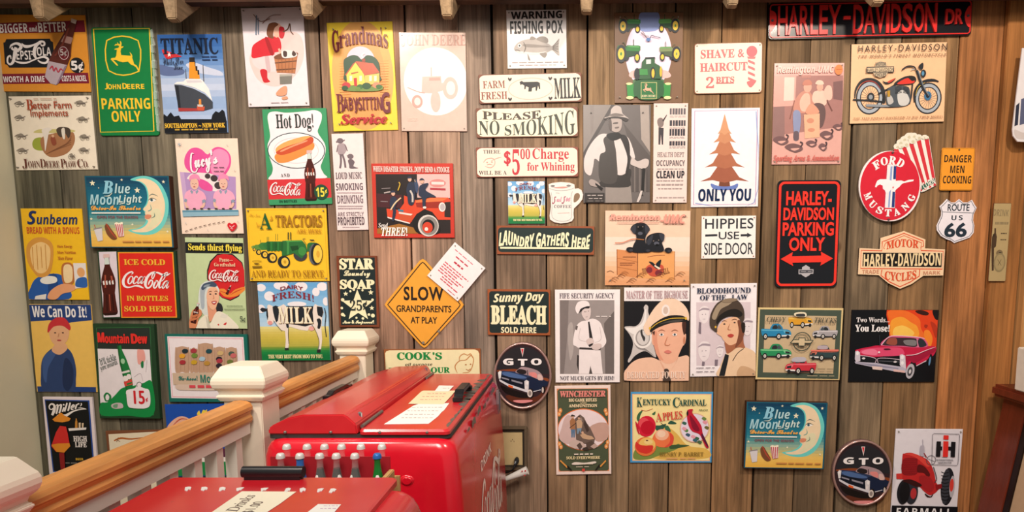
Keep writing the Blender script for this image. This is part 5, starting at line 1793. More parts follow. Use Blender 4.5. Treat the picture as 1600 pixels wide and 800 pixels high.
# beer
S = sign('black beer sign in a white frame, between handrail and left wall corner', (70, 620, 20), (-105, -10, 1475, 30, 1660, 2460, 175, 2440), '#ecdfe2', t=.01, name='framed_sign')
S.part('black_field').p('#2f4f9a', -8, 80, 1395, 110, 1570, 2380, 255, 2350).p('#0d1114', 20, 115, 1350, 145, 1525, 2350, 290, 2320)
S.part('lettering')
W = '#f6eee8'
for st in ([255, 350, 30, 225, 395, 34, 160, 380, 36, 140, 300, 40, 190, 230, 46, 270, 235, 60, 310, 320, 80, 285, 450, 90, 230, 575, 70],
           [350, 285, 14, 405, 255, 60, 395, 400, 56, 360, 530, 50], [425, 290, 14, 510, 250, 60, 495, 390, 56, 455, 510, 50],
           [605, 325, 46, 580, 400, 52, 555, 470, 44], [700, 190, 46, 660, 330, 54, 620, 458, 50], [800, 180, 46, 765, 320, 54, 730, 440, 50],
           [840, 350, 24, 910, 310, 40, 925, 260, 36, 880, 260, 44, 835, 340, 50, 850, 395, 44, 905, 380, 20], [1000, 235, 46, 980, 310, 52, 960, 380, 44], [985, 285, 14, 1050, 220, 40, 1085, 225, 40], [1145, 195, 34, 1150, 250, 30, 1110, 300, 10],
           [385, 575, 10, 520, 570, 60, 660, 585, 80, 760, 530, 70, 900, 450, 46, 1080, 400, 30, 1310, 385, 8], [1040, 350, 10, 1150, 350, 34, 1310, 380, 10]):
    S.v(W, *st)
S.e(W, 600, 245, 28)
S.z(*ZC).T('HIGH', 'b', W, 340, 447, 405, 474, bold=.02).T('LIFE', 'b', W, 348, 475, 403, 500, bold=.02).gl('#8d8a86', .36, .83, .72, .85).T('BEER', 'sb', '#e8b93a', 352, 549, 388, 560)
S.part('tray_picture', 'serving tray with bottle and glasses')
S.p('#efe8e4', 318, 412, 402, 408, 400, 418, 322, 424).p('#c98a3a', 350, 380, 360, 378, 361, 410, 349, 411).p('#c98a3a', 353, 366, 357, 366, 359, 382, 351, 382).p('#e2c9a8', 366, 386, 376, 385, 375, 409, 367, 410).p('#e2c9a8', 381, 388, 390, 387, 388, 408, 382, 409)
S.p('#e8912c', 245, 370, 268, 352, 280, 340, 288, 340, 300, 352, 330, 366, 322, 378, 290, 384, 255, 380).p('#d62f2c', 262, 430, 280, 400, 308, 404, 316, 436, 326, 492, 300, 524, 262, 520, 240, 494).p('#e8912c', 240, 488, 270, 482, 324, 480, 328, 494, 300, 524, 264, 520).p('#8f1d1f', 276, 525, 300, 524, 304, 600, 284, 602)
S.done()

# ---------------------------------------------------------------- signs, middle of the wall
# star soap
S = sign('dark narrow soap sign with big cream star, directly above the far newel post', ZF, (492, 60, 678, 57, 688, 388, 502, 390), '#7a4028', name='wooden_sign', t=.01)
CRM, DKG = '#f3ecc2', '#1f2b2c'
S.part('field', 'dark field').p(DKG, 504, 68, 668, 66, 678, 378, 512, 380)
S.part('star_picture').star(CRM, 590, 290, 76, 32).e(CRM, 532, 234, 5)
for x, y, r, k in ((534, 234, 12, 1), (650, 228, 13, 1), (520, 262, 8, 0), (658, 262, 6, 0), (516, 300, 6, 0), (655, 300, 12, 1), (520, 330, 8, 0), (528, 335, 5, 0), (660, 335, 9, 0), (584, 345, 5, 0), (614, 348, 6, 0), (556, 222, 5, 0), (572, 215, 6, 0), (612, 218, 5, 0), (642, 330, 6, 0)):
    S.star(CRM, x, y, r) if k else S.e(CRM, x, y, r)
S.part('lettering').T('STAR', 'b', CRM, 505, 70, 664, 122, bold=.05).T('Laundry', 's', CRM, 525, 126, 648, 162, bold=.03).T('SOAP', 'b', CRM, 507, 168, 668, 213, bold=.05).T('25', 'bi', DKG, 554, 262, 610, 312, bold=.0).T('¢', '', DKG, 613, 268, 634, 308, bold=.025).T('New & Improved!', 's', CRM, 520, 355, 666, 378, bold=.05)
S.done()

# slow grandparents, and the white sheet hung over its corner
S = Sign('road_sign', 'orange diamond road sign SLOW GRANDPARENTS AT PLAY', 'sign', ZF, (712, 72, 1080, 72, 1080, 487, 712, 487), '#eda63c', group=G,
         outline=(876, 80, 890, 73, 905, 82, 1068, 268, 1080, 285, 1072, 300, 910, 478, 897, 486, 882, 476, 722, 298, 713, 285, 722, 270), off=.004)
S.part('border', 'black border line').l('#3a2c1c', 5, 880, 96, 890, 88, 900, 96, 1056, 274, 1064, 285, 1056, 298, 908, 464, 897, 472, 886, 464, 738, 296, 728, 284, 738, 272, smooth=False, closed=True)
S.part('lettering')
K = '#2a2018'
S.T('SLOW', '', K, 802, 201, 988, 266, bold=.03, space=1.1).T('GRANDPARENTS', '', K, 768, 288, 1023, 320, bold=.022).T('AT PLAY', '', K, 834, 341, 958, 372, bold=.022)
S.part('bolt', h=.004).e('#8d8579', 893, 460, 6)
S.part('bolt', h=.004).e('#8d8579', 966, 408, 6)
S.done()
S = sign('white sheet with red print hung cornerwise over the orange diamond sign', (360, 160, 2.9625), (1037, 640, 1175, 768, 1052, 927, 918, 802), '#f6eff0', name='paper_notice', off=.016, t=.002, rough=.3, coat=.4)
S.part('lettering').gl('#d7808c', .12, .10, .72, .15).gl('#c9525f', .25, .20, .66, .27).gl('#c03a4a', .30, .31, .62, .40)
for k in range(7):
    S.gl('#d25a66', .12 if k < 5 else .3, .47 + k * .06, .88 - (k % 3) * .12, .51 + k * .06, 1, .62, seed=k)
S.gl('#d25a66', .62, .92, .84, .955)
S.nails()


# dairy fresh
def cow(S, X, Y):
    P = lambda *a: [v for i in range(0, len(a), 2) for v in (X(a[i]), Y(a[i + 1]))]
    WH, BK = '#efe0d6', '#23272e'
    S.p(WH, *P(120, 240, 135, 228, 160, 238, 185, 250, 240, 245, 275, 225, 300, 246, 560, 246, 572, 222, 600, 240, 640, 250, 655, 300, 640, 350, 632, 450, 640, 560, 628, 660, 598, 662, 612, 580, 590, 500, 570, 450, 545, 420, 500, 478, 420, 465, 340, 440, 322, 445, 318, 520, 326, 600, 318, 650, 290, 648, 296, 560, 288, 480, 250, 470, 215, 420, 190, 385, 165, 420, 130, 425, 118, 400, 122, 340))
    S.p(BK, *P(50, 275, 70, 258, 112, 268, 112, 290, 75, 302)).p(BK, *P(170, 250, 200, 238, 228, 250, 232, 300, 222, 380, 205, 400, 188, 350, 176, 300)).p(BK, *P(112, 270, 122, 262, 130, 340, 124, 380, 112, 330))
    S.p(BK, *P(300, 244, 556, 244, 550, 300, 560, 412, 480, 436, 340, 412, 300, 405, 318, 340)).p(BK, *P(590, 246, 640, 252, 652, 300, 638, 350, 600, 330, 592, 290)).b(BK, *P(590, 370, 615, 360, 632, 390, 618, 455, 596, 450, 600, 410)).b(BK, *P(300, 415, 318, 410, 325, 440, 308, 450))
    S.e('#e79a96', X(148), Y(402), abs(X(22) - X(0)), abs(X(20) - X(0))).e('#e8a9a0', X(540), Y(455), abs(X(28) - X(0)), abs(X(22) - X(0)))
    S.l('#2b2a2c', abs(X(8) - X(0)), *P(662, 262, 675, 330, 668, 430, 680, 535)).p('#2b2a2c', *P(286, 640, 322, 638, 326, 658, 288, 660)).p('#2b2a2c', *P(592, 655, 628, 650, 622, 684, 590, 682))
    S.l('#3a3634', abs(X(4) - X(0)), *P(322, 445, 320, 520, 326, 600)).l('#3a3634', abs(X(4) - X(0)), *P(545, 420, 590, 500, 612, 580, 604, 650)).l('#3a3634', abs(X(4) - X(0)), *P(180, 380, 215, 430, 262, 480))


def dairy(lab, z, corners, frame, big):
    S = sign(lab, z, corners, '#8fbfe3', t=.008 if big else .006)
    S.part('field_print').grad(['#6aa9dc', '#8fc0e6', '#b9d7ee'], 0, .56, 10).grad(['#e5d78c', '#d8c25c', '#cbb84a', '#b9b04a'], .56, .82, 8).grad(['#7f9a3c', '#1f8a42', '#107a3e', '#0f7a3e'], .82, 1.0, 8)
    S.z(*frame)
    for x, y, rx, ry in ((60, 70, 45, 35), (140, 150, 50, 45), (250, 50, 70, 40), (440, 60, 60, 45), (580, 110, 35, 40), (640, 60, 50, 40), (400, 225, 90, 25), (675, 200, 30, 40), (60, 270, 40, 40)):
        S.e('#f0eaf0', x, y, rx, ry)
    S.part('cow_picture')
    cow(S, lambda x: x, lambda y: y)
    S.part('lettering')
    MR = '#8a2c38'
    S.T('DAIRY', '', MR, 246, 45, 462, 100, bold=.022, warp=arch(.35)).T('FRESH!', 'b', MR, 165, 102, 560, 205, warp=arch(.38))
    for c, d in (('#8a5a30', 4), ('#f7ecd0', 0)):
        S.T('M', 'b', c, 226 + d, 252 + d, 325 + d, 408 + d, bold=.02).T('I', 'b', c, 332 + d, 252 + d, 368 + d, 408 + d, bold=.02).T('L', 'b', c, 378 + d, 252 + d, 462 + d, 408 + d, bold=.02).T('K', 'b', c, 464 + d, 252 + d, 552 + d, 408 + d, bold=.02)
    S.T('THE VERY BEST FROM MOO TO YOU.', 'b', '#f3e7a9', 130, 700, 652, 738, bold=.03)
    S.done()
    return S


dairy('large dairy fresh milk sign with a cow, below the row-of-tractors sign', (398, 438, 6.057), (22, 18, 682, 22, 716, 752, 70, 765), (398, 438, 6.057), True)
kx = 6.057 * 110.0 / (850.6 - 793)
dairy('small dairy milk sign with a cow, left of the coffee mug sign', ZH, (217, 188, 387, 187, 390, 385, 220, 383), (793 - 24 / kx, 283.2 - 19 / kx, kx), False)

# flour sign
S = sign('cream flour sign with green letters and brown edge, half hidden by the red cooler lid', ZF, (710, 492, 1157, 487, 1162, 662, 716, 668), '#9a5b34', name='wooden_sign', t=.008)
S.part('field', 'cream field').p('#f3e7b9', 716, 510, 722, 500, 735, 496, 1130, 492, 1146, 498, 1152, 512, 1155, 655, 722, 660)
S.part('lettering').T('COOK', 'b', '#218a45', 770, 504, 932, 541, bold=.035).T("'S", 'b', '#218a45', 936, 504, 980, 540, bold=.035).T('all purpose', 'sbi', '#3a3326', 808, 554, 936, 572).T('BREAD FLOUR', 'b', '#218a45', 730, 574, 1018, 602, bold=.03)
S.part('baker_sketch').v('#c98a55', 1050, 600, 2, 1040, 570, 5, 1060, 545, 4, 1090, 540, 4, 1112, 520, 5, 1125, 535, 4, 1120, 570, 4, 1105, 595, 4, 1075, 600, 2).v('#c98a55', 1060, 545, 2, 1062, 525, 4, 1080, 512, 4, 1098, 518, 4, 1112, 512, 4, 1122, 530, 3).e('#b5713f', 1090, 562, 4, 3).e('#b5713f', 1112, 560, 4, 3).v('#b5713f', 1090, 582, 2, 1102, 588, 4, 1112, 580, 2)
S.done()

# fishing pox
S = sign('white warning sign with a grey fish, WARNING FISHING POX', ZG, (212, 48, 487, 42, 492, 315, 215, 318), '#eee6e2')
S.part('fish_picture')
S.b('#b3aaa3', 246, 225, 262, 200, 300, 183, 350, 182, 400, 200, 425, 212, 455, 178, 452, 215, 456, 258, 428, 232, 395, 245, 340, 255, 290, 250, 258, 240).b('#e2dad4', 256, 236, 300, 240, 360, 244, 400, 236, 350, 254, 290, 250)
S.b('#8f867f', 290, 205, 340, 206, 415, 216, 340, 220, 296, 216).b('#918880', 320, 184, 328, 168, 350, 180).b('#918880', 350, 182, 375, 168, 402, 178, 398, 200).b('#918880', 310, 250, 322, 278, 312, 276).b('#918880', 365, 248, 388, 268, 398, 246)
S.e('#f3ece6', 272, 212, 8).e('#3c3632', 272, 212, 4).v('#6f665f', 250, 232, 2, 265, 232, 3, 275, 238, 2).v('#6f665f', 290, 195, 2, 300, 218, 4, 292, 244, 2)
for k in range(6):
    S.l('#8f867f', 2, 425, 215 + k * 3, 452, 186 + k * 14)
S.part('lettering').T('WARNING', 'sb', '#26221f', 238, 54, 463, 86, bold=.015, rot=.6).T('FISHING POX', 'sb', '#26221f', 234, 99, 467, 153, rot=.3, bold=.01).gl('#b9a9a4', .08, .885, .94, .905).gl('#c9b9b4', .2, .93, .82, .955)
S.nails()


def worn_board(lab, corners, z, base='#f2e2cb', edge='#7d4a34', notch=14):
    P = pairs(corners)
    (x0, y0), (x1, y1), (x2, y2), (x3, y3) = P
    n = notch
    S = sign(lab, z, corners, edge, name='wooden_sign', t=.007, r=.006)
    S.part('field', 'cream field')
    a = []
    for (cx, cy), sx, sy in zip(P, (1, -1, -1, 1), (1, 1, -1, -1)):
        if sx * sy > 0:
            a += [cx + 4 * sx, cy + n * sy, cx + 7 * sx, cy + n * .7 * sy, cx + n * .8 * sx, cy + 7 * sy, cx + n * 1.3 * sx, cy + 4 * sy]
        else:
            a += [cx + n * 1.3 * sx, cy + 4 * sy, cx + n * .8 * sx, cy + 7 * sy, cx + 7 * sx, cy + n * .7 * sy, cx + 4 * sx, cy + n * sy]
    S.p(base, *a)
    return S


S = worn_board('worn cream board FARM FRESH MILK with a small black cow and hearts', (82, 345, 557, 335, 562, 470, 85, 480), ZG, notch=20)
S.part('oval_print', 'pink oval line').r('#e3b5a6', 4, 323, 411, 98, 46, 1)
S.part('cow_picture').p('#2c2a28', 272, 380, 282, 374, 290, 380, 355, 378, 366, 384, 368, 412, 362, 412, 358, 396, 352, 420, 346, 420, 346, 402, 330, 408, 328, 424, 312, 424, 314, 404, 302, 400, 300, 412, 294, 414, 294, 396, 284, 390, 276, 394)
for x, y in ((227, 366), (414, 362), (228, 458), (415, 454)):
    S.part('heart_print').b('#3a2c2c', x, y + 10, x - 9, y, x - 6, y - 7, x, y - 2, x + 6, y - 7, x + 9, y)
S.part('lettering').T('FARM', 'b', '#8d4a3e', 104, 375, 203, 407, rot=.6).T('FRESH', 'b', '#8d4a3e', 96, 426, 213, 459, rot=.6).T('MILK', 'b', '#24201e', 434, 364, 552, 452, bold=.01, rot=1)
S.done()
S = worn_board('worn cream board PLEASE NO SMOKING with letters growing taller to the right', (70, 500, 540, 495, 545, 632, 72, 637), ZG, '#f3e9cb', '#7a4a35', 24)
S.part('lettering').T('PLEASE', 'b', '#4f4238', 104, 512, 368, 558, bold=.02, warp=lambda u, v: (u, v * (.62 + .2 * abs(2 * u - 1)) + .1 * (2 * u - 1) ** 2 + .08))
S.T('NO', 'b', '#43463a', 85, 560, 178, 624).T('SMOKING', 'b', '#43463a', 207, 506, 523, 622, warp=lambda u, v: (u, v * (.36 + .6 * u)))
S.done()
S = worn_board('worn cream board with red letters, $5.00 charge for whining', (70, 30, 543, 28, 545, 165, 72, 170), ZH, '#f4e2d0', '#8a4a38', 20)
S.part('lettering').T('THERE', 'b', '#4a3a36', 105, 43, 182, 59).T('WILL BE A', 'b', '#4a3a36', 85, 139, 211, 157, bold=.0).T('$', 'b', '#c4303a', 200, 48, 231, 116, bold=.03).T('5', 'b', '#c4303a', 238, 42, 272, 156).T('00', 'b', '#c4303a', 276, 38, 320, 84).T('Charge', 'b', '#c4303a', 334, 36, 498, 96).T('for Whining', 'b', '#c4303a', 310, 100, 524, 148)
S.part('face_sketch').v('#dba99a', 105, 100, 2, 120, 84, 3, 150, 82, 3, 158, 105, 3, 140, 124, 3, 112, 118, 2).v('#dba99a', 140, 92, 1, 170, 80, 3, 188, 76, 1).e('#cf9586', 122, 100, 3).e('#cf9586', 144, 98, 3).v('#cf9586', 120, 112, 1, 134, 108, 3, 146, 112, 1)
S.done()

# coffee mug
MUG = (75, 110, 130, 85, 280, 68, 440, 80, 515, 110, 522, 180, 580, 175, 635, 205, 662, 280, 650, 360, 600, 430, 505, 520, 500, 600, 505, 680, 470, 735, 390, 760, 280, 772, 170, 750, 100, 705, 92, 640, 115, 480, 112, 330, 80, 200)
S = Sign('die_cut_sign', 'cut-out sign shaped like a white coffee mug', 'sign', (850, 278, 10.811), (66, 68, 662, 68, 662, 772, 66, 772), '#f3e6df', group=G, outline=MUG, edge='#e3d3cb')
S.part('handle_gap', 'wood showing through the handle').b('#8a7056', 512, 290, 560, 255, 600, 275, 605, 320, 580, 370, 530, 410, 500, 400)
S.part('mug_picture').e('#d3c6c2', 285, 132, 175, 46, 2).e('#f5e9e2', 285, 120, 165, 36, 2).e('#7d7a78', 150, 135, 34, 16).e('#7d7a78', 415, 130, 36, 16).b('#d9968a', 170, 160, 240, 150, 340, 146, 400, 150, 360, 170, 220, 172)
S.l('#b9bab8', 8, 85, 175, 180, 205, 300, 212, 420, 200, 510, 168).l('#a9b2b0', 7, 120, 240, 140, 400, 130, 620, 190, 705, 330, 730, 450, 690, 465, 560, 455, 330, 480, 230).l('#c9cbc6', 12, 200, 250, 260, 256).l('#e0b9ae', 6, 230, 595, 430, 590)
S.part('lettering').v('#a54a63', 205, 322, 16, 180, 330, 12, 182, 390, 14, 160, 430, 14, 140, 418, 20).v('#a54a63', 370, 318, 16, 342, 325, 12, 342, 385, 14, 320, 428, 14, 300, 415, 20).T('ust', 's', '#e09aae', 215, 320, 300, 400, bold=.02).T('oe', 's', '#e09aae', 370, 330, 440, 395, bold=.02).T('COFFEE', 'b', '#6d7278', 172, 458, 450, 505, space=1.2)
S.done()

# laundry / bleach
S = sign('long dark green laundry sign with slanting cream letters and underline', ZH, (165, 393, 620, 395, 615, 525, 168, 527), '#9a5230', name='wooden_sign', t=.008)
S.part('field', 'dark green field').q('#22312f', 172, 401, 613, 518, 16)
S.part('lettering').T('LAUNDRY GATHERS HERE', 'sbi', '#f6f0c8', 178, 418, 598, 490, bold=.02, warp=lambda u, v: (u, v * (.80 + .16 * math.sin(u * 19)) + .08 * math.sin(u * 13))).l('#f6f0c8', 8, 182, 495, 594, 497)
S.done()
S = sign('dark bleach sign with cream script SUNNY DAY and SOLD HERE', ZI, (123, 64, 413, 67, 415, 280, 125, 275), '#a0562f', name='wooden_sign', t=.008)
S.part('field', 'dark field').q('#1f2d2c', 131, 74, 407, 269, 12)
S.part('lettering').T('Sunny Day', 'sbi', '#f6eec4', 150, 82, 386, 134, bold=.02, rot=2.5, shear=.12).T('BLEACH', 'b', '#f6eec4', 138, 138, 398, 230, bold=.045).T('SOLD HERE', 'sb', '#f6eec4', 186, 240, 350, 268, bold=.015)
S.done()

# puppies in a crate
S = sign('peach sign of two black puppies in a wooden crate', (942, 325, 6.4), (22, 24, 875, 30, 865, 778, 22, 770), '#f3cdb4', rough=.3)
S.part('ground_print').grad(['#f6dccb', '#f6dccb', '#f3c9a9', '#eab285', '#e3a273'], .35, 1, 10)
S.part('crate_picture').p('#d98f5a', 138, 412, 350, 440, 345, 700, 140, 670).p('#e9a566', 350, 440, 720, 432, 716, 720, 345, 700).l('#8a4f33', 6, 140, 415, 142, 668).l('#7a4630', 7, 348, 442, 346, 700).l('#8a4f33', 4, 718, 434, 715, 715).l('#b5713f', 4, 142, 500, 346, 540, smooth=False).l('#b5713f', 4, 142, 590, 346, 625, smooth=False)
S.g('#7a4630', 200, 480, 330, 500).g('#9a5c3c', 170, 540, 320, 580, 2).l('#a35a3c', 5, 445, 490, 530, 475, 620, 472)
S.b('#c9553f', 430, 620, 450, 575, 520, 560, 600, 575, 605, 640, 560, 680, 480, 680).e('#7d2f38', 465, 620, 30, 30).e('#7d2f38', 555, 650, 34, 30).b('#1f2428', 460, 540, 500, 545, 545, 600, 530, 605).b('#1f2428', 530, 560, 580, 515, 575, 565, 560, 600).p('#efe0c8', 520, 570, 580, 605, 560, 615, 512, 580).T('FOX', 'b', '#7d4a30', 395, 600, 440, 660, rot=15).T('TELL', 'b', '#7d4a30', 580, 605, 665, 660, rot=14)
for k in range(26):
    rx, ry = 40 + (k * 97) % 760, 640 + (k * 53) % 110
    S.l('#a8683f' if k % 3 else '#6f4630', 4, rx, ry, rx + 35, ry - 12, rx + 70, ry + 6)
S.part('puppy_picture')
B1, B2, B3 = '#1f2026', '#383a44', '#585a66'
S.b(B1, 300, 440, 305, 370, 330, 320, 330, 270, 300, 240, 276, 215, 290, 180, 330, 155, 370, 145, 420, 155, 455, 185, 468, 220, 440, 260, 425, 300, 430, 360, 470, 400, 470, 440).b(B2, 290, 190, 325, 170, 325, 250, 300, 250, 280, 215).b(B2, 425, 165, 462, 200, 460, 230, 430, 262, 420, 220).e(B3, 372, 255, 24, 16).e('#0e0f12', 372, 205, 28, 22).e('#8a7a72', 352, 190, 6, 5).e('#8a7a72', 398, 188, 6, 5)
S.part('puppy_picture').b(B1, 430, 345, 440, 290, 490, 258, 560, 248, 610, 262, 612, 300, 590, 345, 605, 430, 480, 432, 440, 390).b(B2, 560, 255, 612, 270, 605, 330, 580, 320).b(B2, 440, 330, 470, 285, 500, 270, 480, 350, 450, 370).e(B3, 535, 355, 26, 18).e('#0e0f12', 540, 372, 18, 12).e('#8a7a72', 505, 330, 6, 5).e('#8a7a72', 556, 322, 6, 5)
for x, y in ((270, 415), (440, 418), (652, 422)):
    S.part('paw_picture').e(B1, x, y, 38, 25).e(B2, x + 10, y + 8, 20, 12)
S.part('ribbon_picture').l('#d9876a', 9, 120, 350, 200, 345, 280, 315, 330, 310).l('#b5713f', 8, 330, 310, 410, 318)
S.part('lettering').T('Remington', 'sbi', '#e9a595', 70, 60, 565, 140, bold=.03).T('-UMC', 'sbi', '#e59c8b', 575, 66, 825, 158, bold=.03).l('#b0726a', 5, 140, 150, 560, 148).l('#b0726a', 5, 600, 154, 800, 156)
S.nails(8)

# tractor collage
S = sign('brown collage sign with green tractors round a pale oval', (955, 15, 5.333), (28, 20, 600, 26, 592, 775, 28, 782), '#7b5a40', rough=.32)
S.part('oval_print').b('#8393c4', 230, 60, 260, 20, 330, 6, 390, 25, 405, 80, 400, 180, 320, 200, 240, 185).e('#e9d3e6', 312, 370, 184, 268, n=48).b('#f0dcec', 200, 260, 420, 250, 460, 340, 430, 430, 250, 440, 170, 360).b('#8393c4', 235, 70, 262, 28, 330, 12, 388, 30, 402, 90, 398, 160, 320, 185, 240, 170)
S.b('#e3b5ae', 160, 520, 240, 500, 400, 500, 480, 520, 470, 570, 180, 570).b('#4f7048', 180, 590, 260, 572, 420, 580, 440, 600, 400, 640, 220, 640)
S.part('tractor_picture').tractor(60, 40, 200, 155, True).part('tractor_picture').tractor(380, 40, 190, 150, False, '#4f8a3c', '#2f5430').part('tractor_picture').tractor(40, 250, 220, 190, True).part('tractor_picture').tractor(385, 270, 195, 160, False, '#7a8a5c', '#4a5a3c')
S.part('tractor_picture').p('#2f5a36', 195, 560, 210, 500, 250, 490, 255, 440, 285, 405, 360, 405, 362, 450, 400, 470, 425, 500, 420, 580, 200, 585).p('#c9d0d0', 290, 420, 330, 418, 330, 455, 290, 458).p('#1f2b2a', 280, 402, 362, 398, 366, 412, 282, 416).e('#24282a', 345, 535, 22, 48).e('#e0b93c', 347, 535, 12, 34).e('#24282a', 215, 540, 24, 46).e('#d8b23c', 412, 520, 10, 40).p('#3a8a42', 235, 500, 300, 500, 305, 550, 235, 550)
S.b('#24582f', 190, 620, 235, 590, 400, 590, 440, 625, 430, 700, 380, 752, 240, 752, 200, 690)
for sx in (0, 1):
    X = lambda x: x if not sx else 622 - x
    S.part('tractor_picture').p('#2f8a3c', X(128), 630, X(185), 618, X(195), 730, X(135), 735).e('#eadfa0', X(150), 622, 26, 9).e('#eadfa0', X(155), 738, 30, 13).b('#24582f', X(185), 650, X(215), 640, X(220), 720, X(190), 720)
S.part('deer_emblem').q('#1f6a34', 240, 605, 384, 752, 14)
S.l('#d9c98a', 5, 248, 612, 376, 612, 376, 746, 248, 746, smooth=False, closed=True)
d = []
for x, y in pairs(DEER):
    d += [262 + (x - 140) * .19, 615 + (y - 150) * .185]
S.p('#eaa98c', *d).T('JOHN DEERE', 'b', '#e8d8b0', 252, 715, 366, 736)
S.part('fork_picture').l('#6d5a55', 5, 245, 195, 300, 245).l('#6d5a55', 4, 258, 185, 290, 235).l('#4a4a5c', 5, 320, 245, 335, 222, 370, 232, 408, 240).e('#5a7ab0', 308, 255, 18, 14).l('#6d5a55', 4, 285, 225, 312, 228)
S.nails(8)

# cowboy photo
S = sign('grey photo poster of a cowboy with a rifle', (908, 160, 5), (15, 18, 543, 18, 540, 785, 18, 785), '#6b6462', rough=.32)
S.part('backdrop_print').p('#8a817c', 15, 20, 240, 20, 15, 400).p('#4e4846', 235, 20, 260, 20, 30, 430, 18, 430, 15, 390).p('#857b76', 70, 25, 100, 25, 95, 220, 75, 250).p('#a89b93', 460, 22, 530, 22, 538, 390, 470, 290).p('#5a5351', 330, 160, 540, 420, 540, 700, 400, 700, 370, 300)
for k in range(7):
    S.p('#7c736f' if k % 2 else '#554e4c', 395 + k * 20, 440 + k * 14, 403 + k * 20, 446 + k * 14, 403 + k * 20, 700, 395 + k * 20, 700)
S.part('cowboy_picture')
S.p('#968c86', 190, 640, 380, 600, 400, 785, 190, 785).b('#3a3634', 150, 620, 300, 560, 385, 520, 385, 600, 370, 660, 180, 660)
S.b('#d9cdca', 22, 500, 30, 420, 80, 320, 150, 250, 230, 250, 300, 260, 370, 280, 420, 420, 400, 440, 370, 400, 372, 520, 300, 570, 180, 500, 110, 440, 95, 500, 75, 570, 35, 550)
S.b('#4a4542', 175, 285, 240, 255, 262, 330, 275, 420, 275, 620, 150, 610, 145, 420, 190, 380).b('#332f2e', 300, 260, 350, 262, 378, 330, 380, 460, 365, 560, 345, 560, 362, 440, 330, 330).b('#262322', 200, 250, 280, 235, 320, 260, 300, 285, 250, 300, 215, 285)
S.b('#b0a29c', 215, 150, 250, 120, 310, 125, 318, 180, 300, 225, 262, 232, 225, 205).b('#5f5653', 215, 150, 235, 135, 240, 215, 222, 205).b('#5f5653', 250, 160, 285, 155, 285, 168, 252, 170).b('#6d625e', 265, 195, 295, 190, 292, 202, 268, 205)
S.b('#bdb1ab', 182, 120, 225, 105, 235, 55, 270, 25, 310, 40, 325, 90, 368, 125, 355, 145, 300, 125, 230, 125, 200, 138).b('#3f3937', 180, 128, 240, 112, 320, 115, 368, 130, 350, 150, 300, 128, 225, 128, 195, 138).b('#756b66', 230, 95, 270, 85, 322, 95, 325, 108, 230, 108)
S.b('#c7bab5', 400, 430, 440, 460, 500, 440, 528, 455, 520, 500, 480, 520, 420, 500, 385, 480).b('#a89a95', 60, 620, 80, 600, 125, 620, 150, 650, 120, 660, 75, 650)
S.p('#252221', 478, 515, 502, 515, 490, 690, 470, 690).p('#cfc4bf', 465, 690, 480, 690, 465, 750, 448, 780, 432, 780).p('#1f1c1b', 110, 628, 170, 670, 160, 690, 112, 645)
S.part('caption_print').p('#3b3634', 28, 708, 182, 708, 182, 780, 28, 780).gl('#b9aeaa', .06, .912, .29, .932).gl('#b9aeaa', .08, .945, .28, .965).gl('#8d837f', .06, .975, .3, .985)
S.nails(12, '#4a4442')

# health dept strip
S = sign('narrow pink-white notice sign, HEALTH DEPT OCCUPANCY CLEAN UP', (1016, 160, 5), (28, 8, 297, 5, 284, 785, 20, 785), '#f1d8d0', rough=.18, coat=.6)
S.part('figure_sketch').b('#8a7c78', 55, 160, 60, 130, 85, 120, 105, 140, 100, 185, 70, 195).p('#4e4a4c', 95, 140, 128, 95, 131, 102, 102, 155).p('#4e4a4c', 65, 195, 105, 200, 100, 330, 90, 330, 84, 250, 78, 330, 64, 330)
S.part('lettering')
K = '#43434a'
for t, y0, y1, c in (('MEN &', 45, 98, '#6d686c'), ('WOMEN', 138, 186, '#504e54'), ('SMOKE', 205, 262, '#45444a'), ('HOUSE', 300, 338, '#45444a')):
    S.gl(c, .47, (y0 - 8) / 780, .93, (y1 - 8) / 780, 1, .9, seed=y0, wl=(.05, .07))
    S.gl('#a9a0a0', .47, (y1 - 4) / 780, .93, (y1 + 14) / 780, 2, .4, seed=y1)
S.T('HEALTH DEPT', 'b', '#8f8482', 58, 390, 262, 425).T('OCCUPANCY', 'sb', '#6d6668', 50, 452, 268, 495).T('CLEAN UP', 'sb', '#34363c', 50, 535, 264, 592, bold=.02)
S.gl('#b5a5a2', .12, .645, .9, .665).gl('#a59693', .1, .765, .92, .785).gl('#a59693', .1, .80, .88, .83).gl('#a59693', .15, .845, .85, .865).gl('#b5a5a2', .1, .935, .92, .955)
S.nails()

# only you
S = sign('white sign ONLY YOU with a brown pine tree picture and blue border line', ZJ, (62, 503, 380, 497, 367, 956, 57, 960), '#f6eef2', rough=.22, coat=.4)
S.part('border').l('#c9a9c4', 5, 76, 514, 367, 509, 356, 945, 70, 948, smooth=False, closed=True).l('#8e9fd0', 4, 360, 516, 350, 938, 78, 941)
S.part('tree_picture', 'plain brown pine tree')
S.p('#7b4a38', 195, 800, 232, 800, 240, 868, 186, 868)
for y, w, h_, c in ((780, 112, 95, '#a2604a'), (715, 92, 90, '#b06e52'), (655, 72, 85, '#bd7c5c'), (600, 52, 75, '#c98c68'), (560, 32, 55, '#d39a74')):
    S.p(c, 214 - w, y + 60, 214 - w * .6, y + 40, 214, y - h_ * .6, 214 + w * .6, y + 40, 214 + w, y + 60, 214 + w * .5, y + 54, 214, y + 66, 214 - w * .5, y + 54)
S.b('#6a7fc0', 150, 850, 190, 862, 240, 862, 275, 850, 260, 876, 170, 878)
S.part('lettering').z(*ZK).T('ONLY YOU', 'sb', '#182b4e', 94, 193, 334, 249, bold=.02, shear=.05)
S.done()

